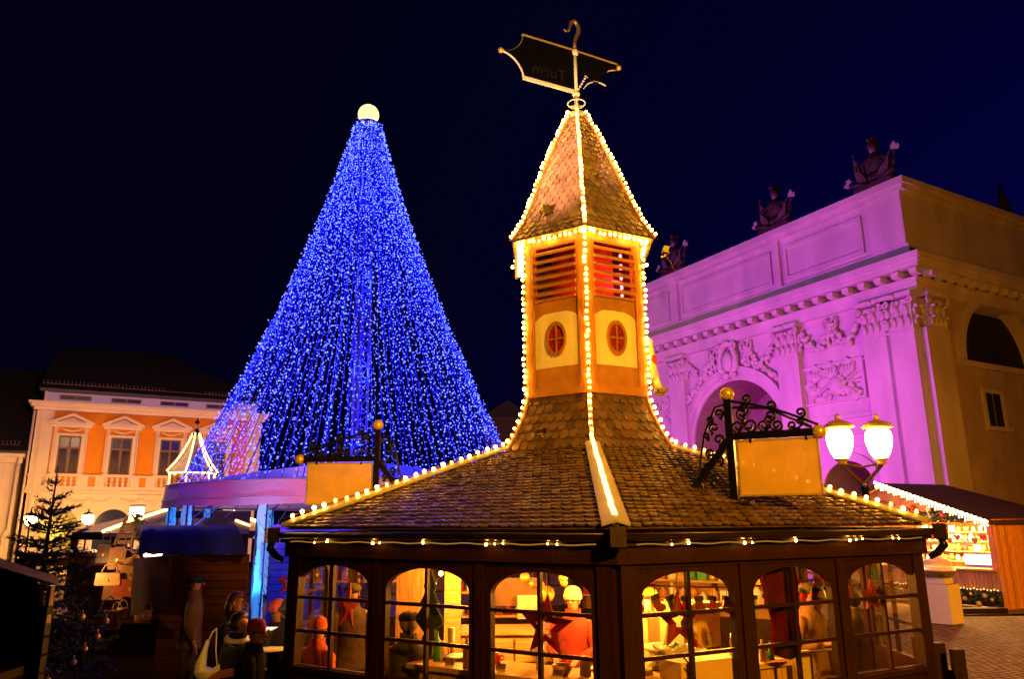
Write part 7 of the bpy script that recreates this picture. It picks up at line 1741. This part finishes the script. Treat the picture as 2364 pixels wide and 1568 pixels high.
    for sx in (-1, 1):
        mb = MB(); mb.ball((sx * .12, -.06, .05), .06, 10, 7, (.85, 2.1, .85)); mb.build('shoe', m_black, t)
    if hair:
        mb = MB(); mb.ball(HM @ Vector((0, .018, .028)), .108, 16, 11, (.92, 1.02, 1.0))
        if hair_len:
            for k in range(16):
                q = pi * (.02 + .96 * k / 15); p = HM @ Vector((.088 * cos(q), .02 + .085 * sin(q), .02)); mb.tube([p, p + Vector((.014 * cos(q), .012, -hair_len * .5)), p + Vector((.0, .02, -hair_len))], [.030, .030, .010], 6)
        # clear the face
        mb.v = [(x, max(y, (HM @ Vector((0, -.055, 0))).y + .06 * (1 if z < HM.translation.z + .055 else 0)) if abs(look) < .1 else y, z) for x, y, z in mb.v]
        mb.build('hair', hair, t)
    if hat:
        mb = MB()
        if hatkind == 'beanie':
            mb.lathe([(.103, .035), (.110, .05), (.110, .085), (.105, .09), (.102, .12), (.085, .155), (.05, .18), (.01, .19)], 20, (0, 0, 0), HM.to_3x3()); mb.v = [tuple(Vector(v) + HM.translation + Vector((0, .010, -.01))) for v in mb.v]
        elif hatkind == 'cap':
            mb.ball(HM @ Vector((0, .0, .065)), .118, 16, 9, (.95, 1.15, .55)); mb.ball(HM @ Vector((0, -.10, .06)), .075, 12, 6, (1, .9, .22))
        else:
            mb.lathe([(.105, .03), (.106, .10), (.14, .15), (.15, .2), (.12, .25), (.02, .26)], 18); mb.v = [tuple(Vector(v) + HM.translation) for v in mb.v]
        mb.build('hat', hat, t)
    if scarf:
        mb = MB(); mb.tube([(.105 * cos(2 * pi * k / 16), .10 * sin(2 * pi * k / 16) + lz(1.49), 1.485 + .02 * sin(2 * pi * k / 16 + 1)) for k in range(16)], .038, 8, True); mb.build('collar', scarf, t)
    if apron:
        mb = MB(); mb.prism([(-.14, .55), (.14, .55), (.16, 1.0), (.11, 1.35), (-.11, 1.35), (-.16, 1.0)], .012, Matrix.Translation((0, -.165, 0))); mb.build('apron', apron, t)
    return t
m_dk = mat('black coat', (.006, .005, .005), .95, 0, .3, 6, .8, 14); m_ol = mat('olive jacket', (.05, .034, .015), .9, 0, .3, 6, .8, 12); m_bg = mat('beige coat', (.10, .05, .025), .85)
m_rc = mat('orange red coat', (.36, .045, .012), .85, 0, .25, 6, .8, 12); m_br = mat('brown hair', (.035, .012, .005), .6, 0, .4, 20); m_pinkw = mat('pink wool', (.62, .10, .11), .9, 0, .2, 30, .5, 60); m_redw = mat('dark red wool', (.30, .035, .03), .9, 0, .2, 30, .5, 60)
m_ora = mat('orange wool', (.45, .08, .02), .9, 0, .3, 20, .6, 60)
def put(x, y, Y, h=None):
    """stand a person so that the top of the head is at pixel (x, y); returns base and height"""
    p = at(x, y, Y); return Vector((p.x, Y, 0)), p.z
b, z = put(538, 1418, 8.9); person((b.x, b.y, 0), radians(95), z, 'brown-haired woman in a dark coat with a pale scarf and a large white shoulder bag', m_dk, hair=m_br, hair_len=.05, arms='hold', scarf=mat('cream scarf', (.70, .56, .36), .9), lean=.12)
w0 = b
bt = thing('shoulder_bag', 'large white perforated shoulder bag hanging from the brown-haired woman', 'bag', (b.x - .14, b.y - .30, 1.19), radians(12)); bt.scale = (.64, .64, .64)
m_wb = mat('white bag leather', (.80, .68, .36), .5, 0, .1, 6, .2, 20)
mb = MB(); mb.prism([(-.02, .62), (-.08, .45), (-.16, .26), (-.17, .12), (-.10, .01), (.04, -.03), (.18, .0), (.24, .10), (.22, .24), (.10, .16), (.0, .20), (.0, .45), (.02, .60)], .14, None, True); mb.build('body', m_wb, bt)
mb = MB(); mb.tube([(.0, -.02, .58), (.06, -.02, .74), (.12, .02, .80)], .016, 6); mb.tube([(.18, -.02, .2), (.14, -.02, .45), (.12, .02, .78)], .012, 6); mb.build('strap', m_wb, bt)
mb = MB()
for i in range(9): mb.ball((-.11 + .008 * i, -.066, .18 + .045 * i), .010, 6, 4, (1, .8, 1))
for i in range(6): mb.ball((.10 + .016 * i, -.066, .08 + .02 * i), .009, 6, 4, (1, .8, 1))
mb.build('perforation', m_black, bt)
pf = thing('folder', 'reddish folder held out beside the white shoulder bag', 'folder', (b.x + .06, b.y - .42, 1.20), radians(10)); mb = MB(); mb.prism([(-.16, 0), (.14, .04), (.14, .12), (-.02, .10)], .02); mb.build('cover', mat('rose folder', (.35, .10, .07), .5), pf)
b, z = put(548, 1372, 10.2); person((b.x, b.y, 0), radians(80), z, 'tall person with a mass of dark reddish hair behind the woman with the white bag', m_dk, hair=mat('auburn hair', (.06, .012, .007), .6, 0, .4, 20), hair_len=.16)
b, z = put(584, 1443, 8.8); person((b.x, b.y, 0), radians(100), z, 'woman in a dark red knitted hat and dark coat leaning towards the lit table', m_dk, hat=m_redw, arms='work', lean=.05)
b, z = put(641, 1397, 9.8); person((b.x, b.y, 0), radians(160), z, 'person in a pink knitted hat and black coat by the pavilion corner', m_dk, hat=m_pinkw)
b, z = put(670, 1385, 9.5); person((b.x, b.y, 0), radians(200), z, 'dark-clad tall person standing tight against the pavilion corner', m_dk, hair=mat('black hair', (.012, .01, .01), .6), hair_len=.04)
b, z = put(452, 1332, 12.9); person((b.x, b.y, 0), radians(110), z, 'person in a dark cap and beige coat walking past the leather stall', m_bg, hat=m_dk, hatkind='cap')
# lit high table with a paper sheet beside them
tp = at(610, 1492, 9.4); t = thing('high_table', 'small high table with a bright cloth between the visitors', 'table', (tp.x + .05, 9.4, 0)); mb = MB(); mb.lathe([(.30, tp.z - .03), (.30, tp.z)], 20); mb.build('tabletop', mat('pale cloth', (.7, .6, .55), .7), t); mb = MB(); mb.lathe([(.22, 0), (.22, .03), (.03, .06), (.03, tp.z - .03)], 12); mb.build('leg', m_black, t)
mb = MB(); mb.bx(-.16, .16, -.012, .012, 0, .20); o = mb.build('menu_card', emit('lit menu card', (1, .72, .45), 1.3), None, (tp.x + .03, 9.42, tp.z + .005)); tag(o, 'glowing menu card standing on the small high table', 'menu card')
lamp('POINT', 'menu_light', (tp.x + .1, 9.1, tp.z + .55), 7, (1, .5, .2), .05)
# inside the pavilion
zf = .10
def inside(x, y, Y, rz, label, coat, **k):
    p = at(x, y, Y); return person((p.x, Y, zf), rz, p.z - zf, label, coat, **k)
inside(735, 1437, 8.95, radians(150), 'customer in an orange-red knitted hat and red coat behind the left window', m_rc, hat=m_ora)
inside(945, 1418, 8.15, radians(185), 'man seen from behind in a dark cap and olive jacket at the pavilion window', m_ol, hat=m_dk, hatkind='cap', hair=mat('grey hair', (.2, .14, .09), .7))
inside(1322, 1368, 9.75, radians(-20), 'vendor in a puffy white hat and red shirt behind the big red star', mat('red shirt', (.22, .015, .008), .8, 0, .25, 6, .6, 12), hat=mat('white hat', (.8, .62, .36), .9), hatkind='beanie', arms='work', trousers=m_dk)
inside(1500, 1372, 9.9, radians(-60), 'vendor in a green knitted cap and blue top beside the canisters', mat('slate top', (.16, .15, .20), .85), hat=mat('green wool', (.30, .30, .05), .9), apron=mat('blue apron', (.12, .12, .2), .8))
inside(1862, 1352, 9.7, radians(40), 'person in a tan coat and dark cap behind the fifth window', mat('tan coat', (.16, .085, .028), .9, 0, .3, 6, .8, 12), hat=m_ol, hatkind='cap', arms='hold')
inside(1968, 1368, 10.2, radians(170), 'person in dark clothes by the doorway window with the red felt star', m_ol, hair=mat('black hair', (.012, .01, .01)))
inside(815, 1352, 10.6, radians(-160), 'person in a brown coat further back behind the tilted red star', mat('brown coat', (.05, .025, .010), .9, 0, .3, 6, .8, 12), hat=m_ol, hatkind='cap')
# vendor in the gingerbread stall
p = wp((-2.35, .75, 0)); person((p.x, p.y, .1), ang, 1.72, 'vendor with reddish face in a brown top inside the gingerbread stall', mat('brown top', (.26, .08, .03), .85), hair=m_br)
# food on the window counter
fr = thing('food_pan', 'wide pan of sausages at the counter behind the big red star', 'pan', (1.62, 8.35, zc)); mb = MB(); mb.lathe([(.16, 0), (.27, .04), (.28, .07), (.26, .06), (.15, .015)], 24); mb.build('pan', m_steel, fr)
for i in range(6):
    mb = MB(); y = -.13 + i * .05; mb.tube([(-.15, y, .06), (0, y + .012, .075), (.15, y, .06)], .018, 8); mb.build('sausage', mat('sausage', (.42, .12, .03), .4), fr)
lad = thing('ladle', 'long pale ladle leaning in the pan of sausages', 'ladle', (1.55, 8.25, zc + .05)); mb = MB(); mb.tube([(0, 0, 0), (.16, .1, .62)], [.016, .013], 8); mb.ball((0, 0, .01), .04, 10, 6, (1, 1, .6)); mb.build('handle', m_cream, lad)
